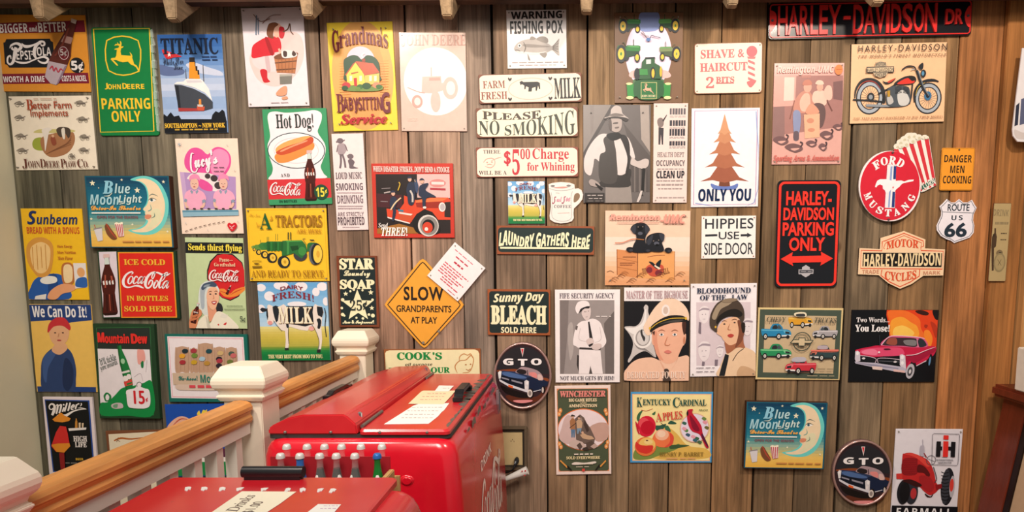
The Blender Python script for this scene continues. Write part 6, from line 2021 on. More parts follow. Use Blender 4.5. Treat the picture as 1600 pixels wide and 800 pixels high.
# officers
S = sign('white-bordered photo poster of an officer standing in a white uniform, FIFE SECURITY AGENCY', (864, 448, 5.263), (17, 24, 552, 24, 550, 785, 20, 790), '#f6eded', rough=.3)
S.part('photo').p('#9a908e', 55, 110, 505, 110, 503, 718, 58, 718).p('#7f7573', 58, 112, 130, 112, 120, 400, 90, 716, 58, 716).p('#6f6664', 420, 300, 503, 200, 503, 716, 430, 716).b('#b1a7a4', 120, 350, 160, 300, 170, 500, 140, 600)
S.part('officer_picture', 'officer in white uniform and cap')
WU = '#f1e6e6'
S.p(WU, 216, 515, 390, 515, 410, 716, 325, 716, 308, 650, 296, 716, 212, 716).p('#574e4c', 296, 716, 308, 655, 324, 716).p('#3a3433', 200, 560, 214, 566, 212, 705, 196, 640)
S.b(WU, 166, 470, 172, 400, 190, 330, 225, 290, 280, 275, 330, 262, 385, 290, 412, 350, 438, 440, 425, 480, 385, 505, 230, 505, 190, 490).l('#c9bcbb', 4, 225, 340, 215, 430, 270, 450).l('#c9bcbb', 4, 385, 330, 395, 430, 345, 460)
S.p('#3b3534', 218, 498, 392, 506, 390, 522, 218, 514).p('#2f2b2c', 288, 288, 300, 286, 328, 430, 318, 436, 300, 425).p('#6a605e', 188, 320, 206, 322, 198, 356, 184, 352)
S.b('#dccbc8', 235, 220, 255, 170, 300, 165, 312, 200, 305, 250, 285, 275, 260, 268).b(WU, 185, 170, 205, 128, 250, 115, 290, 125, 300, 160, 260, 170, 220, 200, 205, 222, 190, 205).b('#2c2829', 218, 212, 225, 185, 262, 165, 298, 160, 296, 178, 260, 180, 235, 200).l('#8f8280', 3, 262, 208, 278, 204).e('#5a4f4d', 262, 205, 4, 3).e('#5a4f4d', 292, 200, 4, 3).l('#8f7f7d', 3, 268, 248, 286, 246)
S.b('#d9c6c2', 275, 440, 310, 420, 335, 440, 330, 470, 290, 475).b('#d9c6c2', 318, 480, 370, 465, 400, 478, 380, 515, 330, 515).p('#2a2627', 290, 478, 330, 462, 325, 480, 300, 495).gl('#e3d8d6', .63, .275, .86, .295)
S.part('lettering').T('FIFE SECURITY AGENCY', 'b', '#6f656c', 54, 52, 502, 95).T('NOT MUCH GETS BY HIM!', 'b', '#5d545c', 55, 733, 505, 768)
S.done()

S = sign('poster of an officer in a pale peaked cap beside a silver star badge', (972, 446, 5.263), (15, 15, 557, 15, 552, 786, 15, 785), '#1c1b1e', rough=.3)
S.part('title_strip', 'white title strip').p('#f6ecec', 17, 17, 555, 17, 554, 128, 17, 128)
S.part('badge_picture', 'silver star badge')
S.b('#cdc5c2', 20, 345, 60, 335, 110, 335, 150, 300, 180, 215, 178, 180, 195, 158, 215, 175, 215, 220, 235, 300, 240, 420, 275, 560, 270, 590, 190, 540, 110, 575, 60, 632, 48, 615, 75, 560, 90, 470, 60, 400).b('#efe9e6', 30, 350, 110, 345, 170, 300, 190, 200, 200, 210, 190, 320, 120, 370, 90, 400).b('#8f8886', 100, 470, 130, 520, 200, 540, 270, 585, 200, 525, 140, 490)
S.e('#efe8e4', 170, 430, 78, 88).e('#a39c9a', 170, 430, 60, 70).e('#d8d1ce', 172, 430, 50, 60).b('#3c393a', 150, 380, 165, 360, 170, 400, 190, 430, 180, 460, 160, 420)
S.part('officer_picture', 'officer in pale cap and shirt')
SH, SK = '#f0c3a8', '#eeb497'
S.b(SH, 18, 780, 40, 680, 120, 610, 240, 592, 330, 620, 460, 590, 552, 590, 552, 782).b('#e3ad92', 300, 600, 350, 680, 370, 740, 340, 690).b('#e3ad92', 462, 580, 440, 640, 400, 700, 450, 620)
S.b(SK, 245, 470, 250, 380, 290, 340, 490, 300, 505, 400, 525, 400, 520, 470, 495, 505, 470, 560, 440, 620, 380, 645, 320, 620, 280, 560, 265, 500).b('#e29b80', 250, 400, 285, 380, 290, 470, 310, 560, 340, 615, 300, 595, 265, 510).b('#4a2e26', 492, 310, 525, 300, 520, 390, 505, 400).b('#4a2e26', 250, 385, 268, 375, 264, 410)
S.b('#f2d2b8', 175, 350, 200, 290, 270, 180, 350, 110, 420, 105, 500, 150, 545, 220, 545, 290, 500, 250, 380, 250, 270, 310, 235, 400, 200, 405).b('#23211f', 230, 385, 232, 345, 280, 300, 370, 262, 470, 250, 522, 262, 530, 295, 500, 300, 400, 310, 300, 345, 250, 375).l('#e0b43c', 6, 240, 350, 300, 305, 400, 272, 515, 268).b('#4a4644', 300, 320, 400, 288, 500, 280, 470, 298, 380, 305)
S.e('#f2e6e0', 358, 205, 34, 48).e('#d3bcae', 358, 205, 20, 30).e('#e0b43c', 228, 352, 9, 12).e('#e0b43c', 524, 270, 9, 12)
for x in (324, 432):
    S.e('#f6e9e2', x, 404, 20, 11).e('#5f6f78', x, 403, 9, 10).e('#2a2424', x, 403, 4, 5).v('#a5644a', x - 28, 376, 2, x, 364, 7, x + 28, 374, 2)
S.v('#c9805f', 372, 420, 3, 352, 480, 7, 378, 492, 6, 395, 480, 2).b('#d97f73', 345, 545, 375, 530, 405, 545, 378, 560).e('#c9805f', 510, 450, 8, 30)
S.b('#4a3c36', 345, 690, 370, 684, 385, 700, 375, 720, 400, 784, 335, 784, 350, 725)
S.part('lettering').T('MASTER OF THE BIGHOUSE', 'b', '#b58f93', 33, 42, 540, 108).T('DEDICATED TO DUTY', 'b', '#f6dccb', 36, 705, 525, 765)
S.done()

S = sign('white poster of an officer in a dark cap, BLOODHOUND OF THE LAW', (1076, 440, 5.263), (15, 18, 560, 12, 552, 778, 15, 780), '#f5ecef', rough=.3)
S.part('photo').p('#dccbd1', 62, 170, 510, 168, 506, 690, 64, 692)
for x, y, k in ((125, 270, 1), (125, 570, 1.15), (255, 570, .7), (480, 370, 1)):
    S.b('#ece0e2', x - 40 * k, y, x - 30 * k, y - 50 * k, x, y - 70 * k, x + 40 * k, y - 50 * k, x + 36 * k, y + 40 * k, x, y + 75 * k, x - 30 * k, y + 45 * k).b('#a596a0', x - 44 * k, y - 25 * k, x - 10 * k, y - 52 * k, x + 42 * k, y - 48 * k, x + 40 * k, y - 34 * k, x - 5 * k, y - 38 * k).e('#9a8b94', x - 12 * k, y, 5 * k, 3 * k).e('#9a8b94', x + 14 * k, y - 2, 5 * k, 3 * k).l('#a596a0', 3, x - 10 * k, y + 38 * k, x + 12 * k, y + 38 * k)
S.p('#7f717c', 85, 330, 102, 335, 100, 430, 80, 420).p('#7f717c', 112, 655, 132, 660, 128, 690, 108, 690).p('#7f717c', 215, 640, 240, 640, 236, 690, 214, 690)
S.part('officer_picture', 'officer in dark cap and tan shirt')
S.b('#ecc9a6', 245, 778, 260, 690, 300, 600, 350, 560, 420, 540, 480, 545, 552, 600, 552, 776).b('#cfa782', 420, 700, 480, 700, 550, 740, 550, 776, 400, 776).p('#232528', 300, 592, 330, 605, 325, 640, 295, 776, 248, 776, 270, 690).l('#3a2e28', 6, 360, 652, 400, 590, 450, 550).l('#3a2e28', 5, 318, 590, 345, 565, 380, 540)
S.b('#a8684a', 300, 480, 380, 470, 440, 400, 450, 500, 460, 545, 400, 540, 350, 575, 315, 590, 300, 540).b('#e9b894', 228, 420, 250, 360, 300, 310, 380, 290, 420, 320, 440, 400, 420, 470, 380, 510, 330, 520, 285, 480, 265, 450).b('#7f4c38', 400, 320, 440, 330, 458, 400, 440, 480, 410, 520, 380, 540, 400, 470, 410, 400)
S.b('#4d4036', 175, 370, 172, 300, 195, 230, 240, 170, 310, 140, 370, 140, 420, 170, 452, 230, 455, 310, 430, 340, 410, 300, 340, 285, 270, 315, 235, 370, 232, 415, 200, 400).b('#a39079', 190, 290, 230, 200, 300, 150, 370, 148, 330, 190, 260, 230, 220, 310).b('#24201d', 225, 330, 250, 280, 320, 235, 390, 225, 440, 260, 420, 290, 330, 285, 265, 315, 240, 350).e('#d9a93c', 220, 372, 8, 10).b('#2a211d', 430, 345, 460, 340, 460, 410, 440, 415)
S.e('#4a3f3c', 292, 348, 9, 6).e('#4a3f3c', 376, 336, 9, 6).v('#7a4a38', 268, 332, 2, 290, 320, 7, 312, 326, 2).v('#7a4a38', 352, 316, 2, 378, 308, 7, 398, 316, 2).v('#b5785a', 336, 345, 2, 322, 390, 7, 345, 396, 3).b('#b8453c', 318, 440, 345, 428, 370, 440, 352, 458, 330, 456)
S.part('lettering').T('BLOODHOUND', 'b', '#24304a', 66, 50, 508, 96, bold=.01).T('OF THE', 'b', '#24304a', 92, 110, 305, 152, bold=.01).T('LAW', 'b', '#24304a', 352, 106, 482, 148, bold=.01)
S.gl('#7d717c', .09, .895, .37, .91).gl('#7d717c', .09, .935, .38, .95)
S.part('cap_top', 'top of the cap over the title').b('#8f7c67', 270, 160, 300, 142, 365, 136, 400, 150, 360, 165, 300, 172)
S.nails()

# rifles
S = sign('tall dark olive sign with an oval picture of hunters among rocks', (863, 600, 5.5556), (18, 15, 502, 12, 515, 782, 36, 788), '#f3dcd3')
S.part('field', 'dark olive field').p('#e08a5c', 38, 40, 485, 36, 494, 755, 55, 760).p('#4f5842', 44, 60, 60, 44, 470, 42, 480, 58, 490, 740, 475, 752, 70, 755, 58, 742)
S.part('oval_picture').e('#e8793a', 268, 395, 228, 190, n=48)
for x, y in ((60, 260), (70, 230), (62, 520), (75, 545), (470, 255), (462, 230), (480, 505), (468, 540)):
    S.e('#e8934f', x, y, 16, 22).e('#f3cda0', x, y, 7, 9)
S.e('#efdde0', 268, 395, 222, 182, n=48).b('#d3b5b0', 60, 470, 80, 380, 110, 290, 150, 270, 200, 330, 220, 480, 130, 520).b('#c9a294', 320, 380, 400, 335, 480, 345, 488, 420, 470, 480, 400, 500, 350, 460)
S.p('#6f5d55', 195, 300, 240, 262, 275, 290, 300, 340, 330, 380, 372, 470, 360, 520, 210, 520, 200, 400).p('#9c8880', 225, 300, 245, 275, 262, 310, 250, 350, 232, 340).p('#4a3c37', 280, 310, 305, 352, 320, 400, 300, 420, 272, 350)
S.p('#a8744f', 152, 320, 168, 296, 188, 296, 202, 322, 198, 392, 158, 394).e('#d9ab90', 178, 282, 12, 14).p('#3a322e', 160, 274, 172, 262, 196, 272, 200, 280, 160, 280).p('#5f7a9a', 162, 392, 198, 392, 194, 462, 184, 462, 180, 410, 176, 462, 166, 462).l('#3a2c26', 5, 150, 380, 215, 330)
S.p('#c9a585', 208, 322, 224, 306, 248, 310, 262, 335, 256, 380, 214, 384).e('#d9ab90', 232, 292, 11, 13).p('#4a3c34', 218, 288, 228, 274, 250, 284, 246, 290).p('#7d96ad', 214, 384, 254, 380, 246, 430, 236, 400, 226, 432, 216, 430)
S.p('#c9a585', 240, 440, 275, 425, 300, 440, 345, 452, 365, 474, 320, 482, 262, 470).e('#d9ab90', 262, 420, 11, 12).p('#cdb5ab', 150, 500, 200, 480, 260, 500, 300, 545, 200, 560, 150, 540).p('#5a4a42', 210, 530, 240, 505, 262, 540, 240, 572).p('#5a4a42', 290, 510, 340, 490, 380, 520, 350, 560, 300, 566).p('#bfa398', 330, 540, 370, 510, 398, 540, 360, 560).p('#3f352f', 255, 560, 300, 540, 320, 572, 280, 576)
S.part('lettering').T('WINCHESTER', 'b', '#e58a80', 62, 55, 465, 112, bold=.04, shear=.1).T('BIG GAME RIFLES', 'b', '#f0d9b0', 140, 122, 388, 152, bold=.03).T('AND', 'b', '#e0c9a0', 238, 154, 296, 170).T('AMMUNITION', 'b', '#f0d9b0', 140, 172, 392, 200, bold=.03)
S.gl('#f0e0d0', .33, .755, .67, .775, 1, .7).T('SOLD EVERYWHERE', 'b', '#f0dca8', 118, 622, 418, 650, bold=.02).b('#e9dcd0', 168, 690, 200, 675, 280, 680, 370, 668, 372, 685, 280, 695, 190, 698).gl('#d9ccb8', .42, .87, .68, .885).gl('#d9ccb8', .36, .9, .62, .915).q('#d8473e', 258, 732, 282, 755)
S.part('cartridge_picture').p('#e39a4a', 72, 655, 135, 715, 128, 726, 66, 666).p('#23211f', 132, 700, 172, 742, 164, 752, 126, 716).part('cartridge_picture').p('#e39a4a', 412, 708, 462, 655, 466, 668, 420, 718).p('#23211f', 370, 742, 408, 690, 414, 704, 378, 752)
S.done()

# apples
S = sign('cream apple label sign with blue border, three apples and a red bird', (985, 612, 7.145), (2, 5, 925, 2, 905, 795, 0, 792), '#4a9bd0')
S.part('field', 'cream field').p('#f3b98a', 20, 25, 905, 25, 888, 775, 22, 772).p('#f7e3a0', 30, 35, 895, 35, 878, 765, 32, 762)
S.b('#e3b85a', 300, 420, 420, 400, 520, 470, 640, 600, 850, 640, 868, 740, 420, 760, 200, 700).b('#7d8f45', 60, 640, 200, 600, 420, 620, 540, 580, 520, 640, 300, 720, 200, 755, 40, 750).b('#3f5a38', 440, 600, 540, 590, 660, 600, 560, 625, 450, 640)
S.part('apple_picture')
S.b('#3f6a45', 70, 300, 90, 240, 140, 205, 110, 270, 95, 340).b('#3f6a45', 240, 250, 280, 220, 270, 260).l('#b5553c', 7, 120, 205, 180, 215, 248, 190).b('#2f5a48', 280, 380, 330, 375, 400, 360, 350, 430, 290, 430).b('#2f5a48', 420, 350, 450, 325, 500, 340, 510, 360, 440, 362).b('#3f6f4f', 380, 390, 420, 380, 450, 440, 410, 450).l('#4a3a2c', 6, 340, 350, 385, 380)
S.e('#ef7a4a', 365, 525, 120, 102).e('#f6b896', 352, 480, 78, 66).e('#f9d4b8', 345, 470, 48, 40).b('#e0503c', 440, 460, 482, 500, 470, 580, 420, 615, 380, 618, 440, 560)
S.part('apple_picture').e('#d8203a', 178, 385, 106, 122, -8).e('#e8505a', 150, 350, 60, 62, -8).e('#c4122c', 190, 400, 76, 80, -8).b('#e9a08a', 60, 340, 85, 400, 105, 460, 85, 440, 62, 390).b('#c41a34', 55, 330, 80, 370, 100, 480, 72, 430)
S.part('apple_picture').e('#e8763f', 168, 610, 122, 112).e('#f0c46a', 185, 590, 96, 84).b('#d8382f', 62, 560, 110, 590, 170, 600, 250, 600, 240, 660, 180, 690, 100, 670, 60, 620).e('#f3d48a', 200, 560, 50, 30).e('#5a2f1c', 185, 543, 14, 7)
S.part('bird_picture').e('#e8b9a0', 716, 402, 168, 172).e('#e9dced', 716, 402, 156, 160)
for x, y, c in ((600, 350, '#3f6a5a'), (620, 430, '#5f8a4a'), (640, 480, '#3f5a70'), (740, 520, '#3f6a4a'), (830, 340, '#e59aa8'), (820, 300, '#6f8a4a'), (850, 400, '#6f6a3a'), (700, 500, '#e9a0b0'), (600, 410, '#e9a0b0'), (770, 560, '#4a6a4a'), (720, 540, '#3a6a7a')):
    S.b(c, x - 26, y, x - 8, y - 20, x + 26, y - 4, x + 10, y + 22)
S.b('#c41f38', 628, 235, 640, 200, 695, 192, 690, 235, 740, 300, 790, 380, 808, 470, 868, 600, 860, 628, 835, 610, 790, 510, 760, 468, 690, 440, 650, 380, 632, 300).b('#8a1430', 660, 260, 720, 330, 770, 420, 740, 440, 690, 400).b('#5a1a3a', 790, 470, 812, 480, 866, 600, 858, 612, 800, 520).b('#23191f', 625, 235, 640, 205, 645, 250, 634, 268)
S.part('lettering')
TL = '#17504a'
S.T('K', 'b', TL, 70, 60, 132, 168).T('ENTUCKY', 'b', TL, 134, 78, 452, 150, bold=.01).T('C', 'b', TL, 472, 58, 548, 176).T('ARDINAL', 'b', TL, 535, 82, 850, 156, bold=.01)
S.T('A', 'b', '#d8453c', 280, 228, 352, 332, rot=6).T('PPLES', 'b', '#d8453c', 356, 218, 580, 312, rot=6, bold=.01).T('BRAND', 'b', '#4f6a3c', 762, 190, 862, 212).T('HENRY P. BARRET', 'b', '#8a6f30', 318, 668, 820, 718).gl('#e3a47a', .44, .92, .80, .945)
S.done()


def round_badge(lab, z, cx, cy, rx, ry):
    """round convex badge with a dark car"""
    n = 40
    out = []
    for i in range(n):
        out += [cx + rx * math.cos(2 * PI * i / n), cy - ry * math.sin(2 * PI * i / n)]
    S = Sign('round_sign', lab, 'sign', z, (cx - rx, cy - ry, cx + rx, cy - ry, cx + rx, cy + ry, cx - rx, cy + ry), '#35262a', group=G, outline=out, t=.02, edge='#9a6f68', rough=.2)
    mb = MB()
    prof = [(1.0, .0), (1.0, .02), (.985, .0255), (.955, .0265), (.93, .022), (.925, .0201)]
    mb.loft([[(x * k, y * k, zz) for x, y in S.pts] for k, zz in prof], mat('#c9a39c', .25, .5, .55), False, False, True)
    mb.build('rim', S.root)
    return S


def gto(lab, z0, cx, cy, rx, ry, frame):
    S = round_badge(lab, z0, cx, cy, rx, ry)
    S.z(*frame)
    S.part('ground_print').b('#2b2a2e', 60, 340, 60, 280, 120, 170, 230, 95, 345, 75, 460, 100, 570, 180, 625, 290, 640, 390, 360, 345, 200, 350).b('#8a4526', 55, 345, 200, 330, 300, 335, 300, 350, 150, 370, 60, 360).b('#5d2f20', 150, 640, 300, 630, 500, 650, 620, 540, 600, 620, 520, 700, 360, 745, 220, 710).b('#8a4526', 560, 430, 640, 440, 640, 470, 580, 470).b('#1b1716', 90, 520, 200, 560, 400, 620, 420, 660, 300, 660, 150, 610)
    S.part('car_picture')
    S.b('#2b3a5c', 75, 380, 100, 350, 180, 355, 270, 362, 400, 400, 470, 430, 480, 480, 400, 500, 300, 480, 140, 440, 85, 420).b('#1c2740', 400, 430, 520, 420, 600, 460, 636, 480, 625, 520, 580, 540, 560, 590, 480, 580, 430, 640, 390, 600, 400, 500)
    S.b('#4f6a9a', 110, 368, 200, 368, 380, 420, 360, 440, 230, 430, 130, 400).p('#161c28', 90, 400, 370, 460, 372, 560, 250, 540, 90, 450)
    S.b('#a98f94', 265, 370, 300, 325, 340, 305, 430, 318, 520, 350, 570, 400, 585, 450, 560, 462, 500, 440, 400, 400).b('#2a2426', 275, 365, 305, 330, 380, 345, 385, 380, 340, 390).b('#e08a86', 425, 370, 490, 370, 512, 400, 500, 435, 430, 400).b('#d9b5ae', 520, 395, 560, 400, 578, 450, 525, 455).p('#5a4a50', 395, 340, 405, 342, 410, 400, 396, 395)
    S.p('#e3dede', 60, 372, 78, 350, 102, 356, 92, 440, 70, 440).p('#d9d3d6', 365, 470, 390, 455, 418, 470, 414, 590, 370, 575).e('#f2ecec', 82, 375, 12, 18).e('#f2ecec', 400, 490, 14, 22).e('#e8dede', 384, 545, 14, 20)
    S.p('#d6d2da', 75, 445, 180, 500, 400, 575, 414, 590, 405, 602, 180, 530, 78, 470).p('#8f8b98', 100, 420, 190, 445, 188, 462, 104, 436).p('#8f8b98', 215, 450, 345, 485, 342, 505, 218, 470).p('#e8622c', 180, 508, 234, 528, 234, 552, 180, 535)
    S.e('#1a1718', 440, 610, 36, 58).e('#e2d3cb', 430, 610, 30, 46).e('#8f837f', 430, 610, 18, 28).e('#1a1718', 585, 570, 22, 44).e('#cfc0b8', 578, 572, 12, 34).l('#d6d2da', 8, 470, 590, 555, 568)
    S.part('emblem').p('#e8d9d6', 320, 88, 364, 88, 345, 190).p('#d8333f', 328, 96, 356, 96, 344, 165).b('#e58f90', 240, 692, 340, 686, 455, 688, 440, 708, 345, 722, 262, 712).v('#2a2022', 250, 715, 4, 345, 735, 12, 455, 708, 4)
    S.part('lettering')
    for t, x0, x1, y0, y1 in (('G', 120, 240, 205, 285), ('T', 290, 402, 212, 292), ('O', 442, 566, 205, 285)):
        S.T(t, 'sb', '#f6eeee', x0, y0, x1, y1, bold=.03)
    S.done()
    return S


gto('round car badge sign beside the red cooler lid, dark car under three white letters', ZI, 286, 465, 134, 155, (770, 532, 7.404))
gto('round car badge sign left of the red tractor sign, dark car under three white letters', ZP, 158, 596, 156, 172, (1346.5 - 43.5 * 1.07, 738 - 53 * 1.0, 7.404 / 1.045))

# ---------------------------------------------------------------- signs, right side of the wall
# shave and haircut
S = sign('cream barber sign SHAVE & HAIRCUT with a faded red pole', ZJ, (73, 200, 390, 195, 387, 430, 75, 435), '#9a6a50', r=.012, t=.006)
S.part('field', 'cream field').inset('#f4dfcb', 3, r=12)
S.part('barber_pole_print').e('#c25a62', 340, 238, 24, 24)
RD = '#c8676a'
for k in range(4):
    y = 275 + k * 27
    S.p(RD, 322, y, 354, y + 14, 354, y + 26, 322, y + 12)
S.p(RD, 318, 262, 358, 262, 354, 272, 322, 272).b(RD, 318, 378, 360, 372, 340, 402, 326, 400)
S.part('lettering').T('SHAVE &', 'b', RD, 107, 230, 300, 267, rot=.8, bold=.012).T('HAIRCUT', 'b', RD, 104, 291, 315, 328, rot=.8, bold=.012).T('2', 'b', RD, 128, 358, 164, 406).T('BITS', 'b', RD, 175, 356, 257, 381, bold=.012).l(RD, 4, 175, 386, 257, 384)
S.nails()

# hippies
S = sign('small white sign HIPPIES USE SIDE DOOR with two arrows', ZK, (107, 320, 360, 316, 356, 515, 107, 515), '#f4efe9')
K = '#2f3138'
S.part('lettering').T('HIPPIES', '', K, 125, 330, 346, 377, bold=.012, space=1.05).T('USE', '', K, 187, 391, 281, 426, bold=.014).T('SIDE DOOR', '', K, 120, 443, 345, 497, bold=.010)
S.part('arrow').p(K, 124, 404, 180, 402, 180, 412, 124, 414)
S.part('arrow').p(K, 288, 403, 318, 402, 318, 396, 340, 407, 318, 418, 318, 412, 288, 413)
S.nails(3, '#b0685a')

# hunters and geese; the glare is put into the pale pinks
S = sign('pink picture sign of hunters with decoy geese, paled by painted glare', (1203, 95, 4.8485), (35, 18, 565, 15, 535, 782, 12, 788), '#dca49a', rough=.24, coat=.4)
S.part('scene_print').grad(['#e8b8ae', '#dfa89f'], 0, .15, 6).p('#a97a74', 30, 115, 555, 110, 545, 520, 20, 590).p('#dfa59a', 30, 115, 200, 115, 190, 340, 25, 350).p('#f3cdc0', 110, 125, 186, 125, 180, 300, 104, 305).p('#b98379', 240, 110, 310, 108, 310, 130, 240, 130).p('#82605f', 480, 160, 552, 150, 550, 300, 480, 290).p('#dba79c', 20, 570, 545, 500, 538, 780, 12, 786).p('#92706d', 25, 350, 110, 345, 110, 580, 20, 590)
S.part('hunter_picture')
S.b('#c98d7c', 180, 380, 190, 300, 235, 240, 290, 225, 330, 290, 330, 380, 260, 400).b('#e8b8a4', 225, 310, 260, 250, 300, 260, 300, 370, 240, 380).e('#e3a894', 285, 200, 30, 38).b('#c4816f', 248, 185, 262, 150, 300, 145, 318, 180).b('#eec2b0', 320, 300, 330, 240, 375, 225, 420, 240, 425, 330, 360, 340).e('#e3a894', 378, 200, 24, 30).b('#f0c8b4', 345, 178, 360, 150, 395, 152, 405, 180).b('#e9bcab', 405, 250, 430, 190, 465, 200, 470, 280, 440, 300)
S.b('#8d94b5', 175, 395, 225, 385, 232, 470, 210, 590, 185, 590).b('#6a5a62', 180, 540, 215, 540, 215, 600, 180, 600).b('#6b5453', 330, 330, 400, 330, 420, 400, 400, 490, 370, 500, 340, 420).l('#7a524c', 8, 430, 300, 470, 380).l('#8d5f54', 6, 150, 440, 170, 360, 185, 300)
S.part('sack_picture').p('#e8b191', 255, 408, 375, 400, 375, 580, 262, 590).e('#cf8d73', 305, 455, 26, 18).e('#cf8d73', 312, 525, 26, 14).b('#d99a80', 270, 400, 300, 330, 340, 340, 370, 395)
for x, y, sx, sy in ((85, 600, 65, 40), (185, 655, 75, 40), (315, 625, 45, 30), (400, 650, 34, 34), (430, 560, 55, 40), (515, 500, 40, 28)):
    S.part('goose_picture').b('#77595a', x - sx, y, x - sx * .3, y - sy * .7, x + sx * .6, y - sy * .3, x + sx * .8, y + sy * .5, x, y + sy).l('#4e3d42', 10, x + sx * .6, y, x + sx * .8, y - sy * .7, x + sx * .55, y - sy * 1.0).b('#d9a79c', x - sx * .4, y + sy * .3, x + sx * .5, y + sy * .2, x, y + sy * .7)
S.part('lettering').T('Remington-UMC', 'sbi', '#f0c9be', 62, 40, 475, 108, bold=.02).e('#e58a55', 518, 70, 29, 36).gl('#c9683a', .88, .06, .96, .075).T('Sporting Arms & Ammunition', 'bi', '#cf6f66', 30, 715, 515, 772, bold=.03)
S.nails()

# long street sign, pressed letters
S = Sign('street_sign', 'long black street sign with big raised red letters, close under the canopy', 'sign', (1200, 0, 4), (6, 18, 1278, -4, 1271, 220, 0, 246), '#121116', group=G, r=.014, t=.004, rough=.3, off=.012, coat=.05)
RD = '#e0302c'
S.part('border', 'raised red border', h=.003).inset(RD, 7, 13, r=20)
S.part('end_plate', h=.002).b(RD, 14, 80, 30, 70, 50, 90, 52, 140, 36, 180, 16, 190)
S.part('end_plate', h=.002).b(RD, 1240, 60, 1262, 40, 1266, 140, 1256, 170, 1238, 150, 1228, 100)
S.part('lettering', h=.007)
wds = [('H', 62, 118), ('A', 124, 190), ('R', 198, 254), ('L', 264, 310), ('E', 320, 370), ('Y', 376, 450), ('-', 470, 512), ('D', 532, 592), ('A', 598, 664), ('V', 668, 730), ('I', 736, 754), ('D', 766, 826), ('S', 836, 896), ('O', 906, 968), ('N', 978, 1050)]
for i, (ch, a, b_) in enumerate(wds):
    dy = -i * 1.3
    if ch == '-':
        S.q(RD, a, 112 + dy, b_, 132 + dy)
    else:
        S.T(ch, '', RD, a, 50 + dy, b_, 214 + dy, bold=.010)
S.T('DR', '', RD, 1108, 64, 1210, 150, bold=.02)
S.part('bolt', h=.004).e('#4a4a50', 1248, 100, 7)
S.part('bolt', h=.004).e('#4a4a50', 26, 130, 7)
S.done()

# motorcycle
S = sign('peach sign with an old black and red motorcycle drawn side-on', ZM, (122, 280, 723, 258, 698, 760, 108, 775), '#f0bf94', t=.008, edge='#2a221e')
S.part('motorcycle_picture')
K = '#26282c'
S.e(K, 236, 610, 84, 100).e('#a7adb5', 236, 610, 76, 91).e('#f0bf94', 236, 610, 58, 70).r(K, 6, 236, 610, 56, 68)
S.e(K, 600, 615, 82, 92).e('#a7adb5', 600, 615, 74, 84).e('#f0bf94', 600, 615, 58, 66).r(K, 6, 600, 615, 56, 64)
for k in range(10):
    a = PI * k / 10
    for cx, cy, rx, ry in ((236, 610, 54, 66), (600, 615, 54, 62)):
        S.l('#6f6a66', 1.6, cx - rx * math.cos(a), cy - ry * math.sin(a), cx + rx * math.cos(a), cy + ry * math.sin(a))
S.e(K, 240, 608, 22, 26).e('#8d9298', 240, 608, 12, 14).e('#3f6f94', 596, 600, 22, 26).e(K, 596, 600, 11, 13)
S.v(K, 140, 615, 6, 148, 560, 12, 180, 512, 16, 225, 498, 18, 275, 510, 18, 312, 555, 22, 325, 620, 16, 320, 650, 6).v('#b0392c', 160, 560, 2, 185, 525, 4, 225, 508, 5, 268, 518, 4, 300, 555, 3)
S.v(K, 512, 640, 8, 516, 580, 18, 540, 535, 18, 580, 508, 16, 630, 502, 14, 664, 512, 6).v('#d8b24a', 520, 600, 2, 535, 550, 4, 575, 518, 3)
S.l(K, 9, 128, 625, 240, 630, 330, 640).l(K, 10, 285, 590, 370, 545, 430, 505).l(K, 12, 210, 662, 300, 665, 380, 666, 450, 655).v('#8d9298', 210, 660, 14, 290, 663, 14, 385, 664, 10)
S.l(K, 9, 500, 520, 492, 600, 480, 650).l(K, 14, 525, 440, 560, 540, 598, 605).l('#6f7880', 6, 535, 445, 568, 540, 602, 600)
S.b(K, 385, 528, 430, 490, 480, 475, 515, 482, 520, 510, 480, 530).b('#d8362a', 405, 528, 440, 500, 475, 490, 510, 500, 500, 522).b('#23201e', 470, 482, 505, 478, 515, 500, 495, 508).b(K, 312, 506, 330, 515, 350, 512, 385, 494, 395, 490, 380, 510, 350, 526, 325, 524).b('#c8402f', 345, 512, 392, 490, 375, 508, 352, 520)
S.b('#4a5158', 335, 640, 345, 560, 385, 540, 470, 545, 485, 600, 480, 650, 430, 668, 360, 668).b('#c9c6c2', 405, 590, 435, 565, 465, 590, 480, 630, 460, 660, 415, 655).b('#b8b4b0', 340, 610, 365, 600, 380, 640, 350, 655)
for k in range(6):
    S.l(K, 3, 390, 548 + k * 8, 430, 540 + k * 8)
    S.l(K, 3, 440, 540 + k * 8, 475, 548 + k * 8)
S.p('#b58a2c', 340, 570, 358, 568, 358, 606, 342, 608).l(K, 8, 432, 440, 465, 418, 505, 420, 520, 440).b(K, 540, 410, 562, 395, 565, 420, 555, 440, 536, 425).e(K, 565, 462, 16, 22).e('#5a8fb0', 562, 462, 8, 13).l('#9aa4aa', 5, 490, 440, 510, 435)
S.part('winged_emblem').p(K, 210, 422, 382, 418, 382, 455, 210, 458).p('#e3c9a4', 214, 428, 378, 424, 378, 450, 214, 453).T('HARLEY-DAVIDSON', 'sb', K, 218, 430, 375, 450).p('#b9a58a', 262, 420, 268, 398, 298, 384, 332, 398, 338, 418).T('MOTOR', 'sb', K, 268, 394, 330, 414).p('#b9a58a', 250, 458, 345, 456, 330, 478, 294, 490, 262, 478).T('CYCLES', 'sb', K, 265, 462, 330, 482)
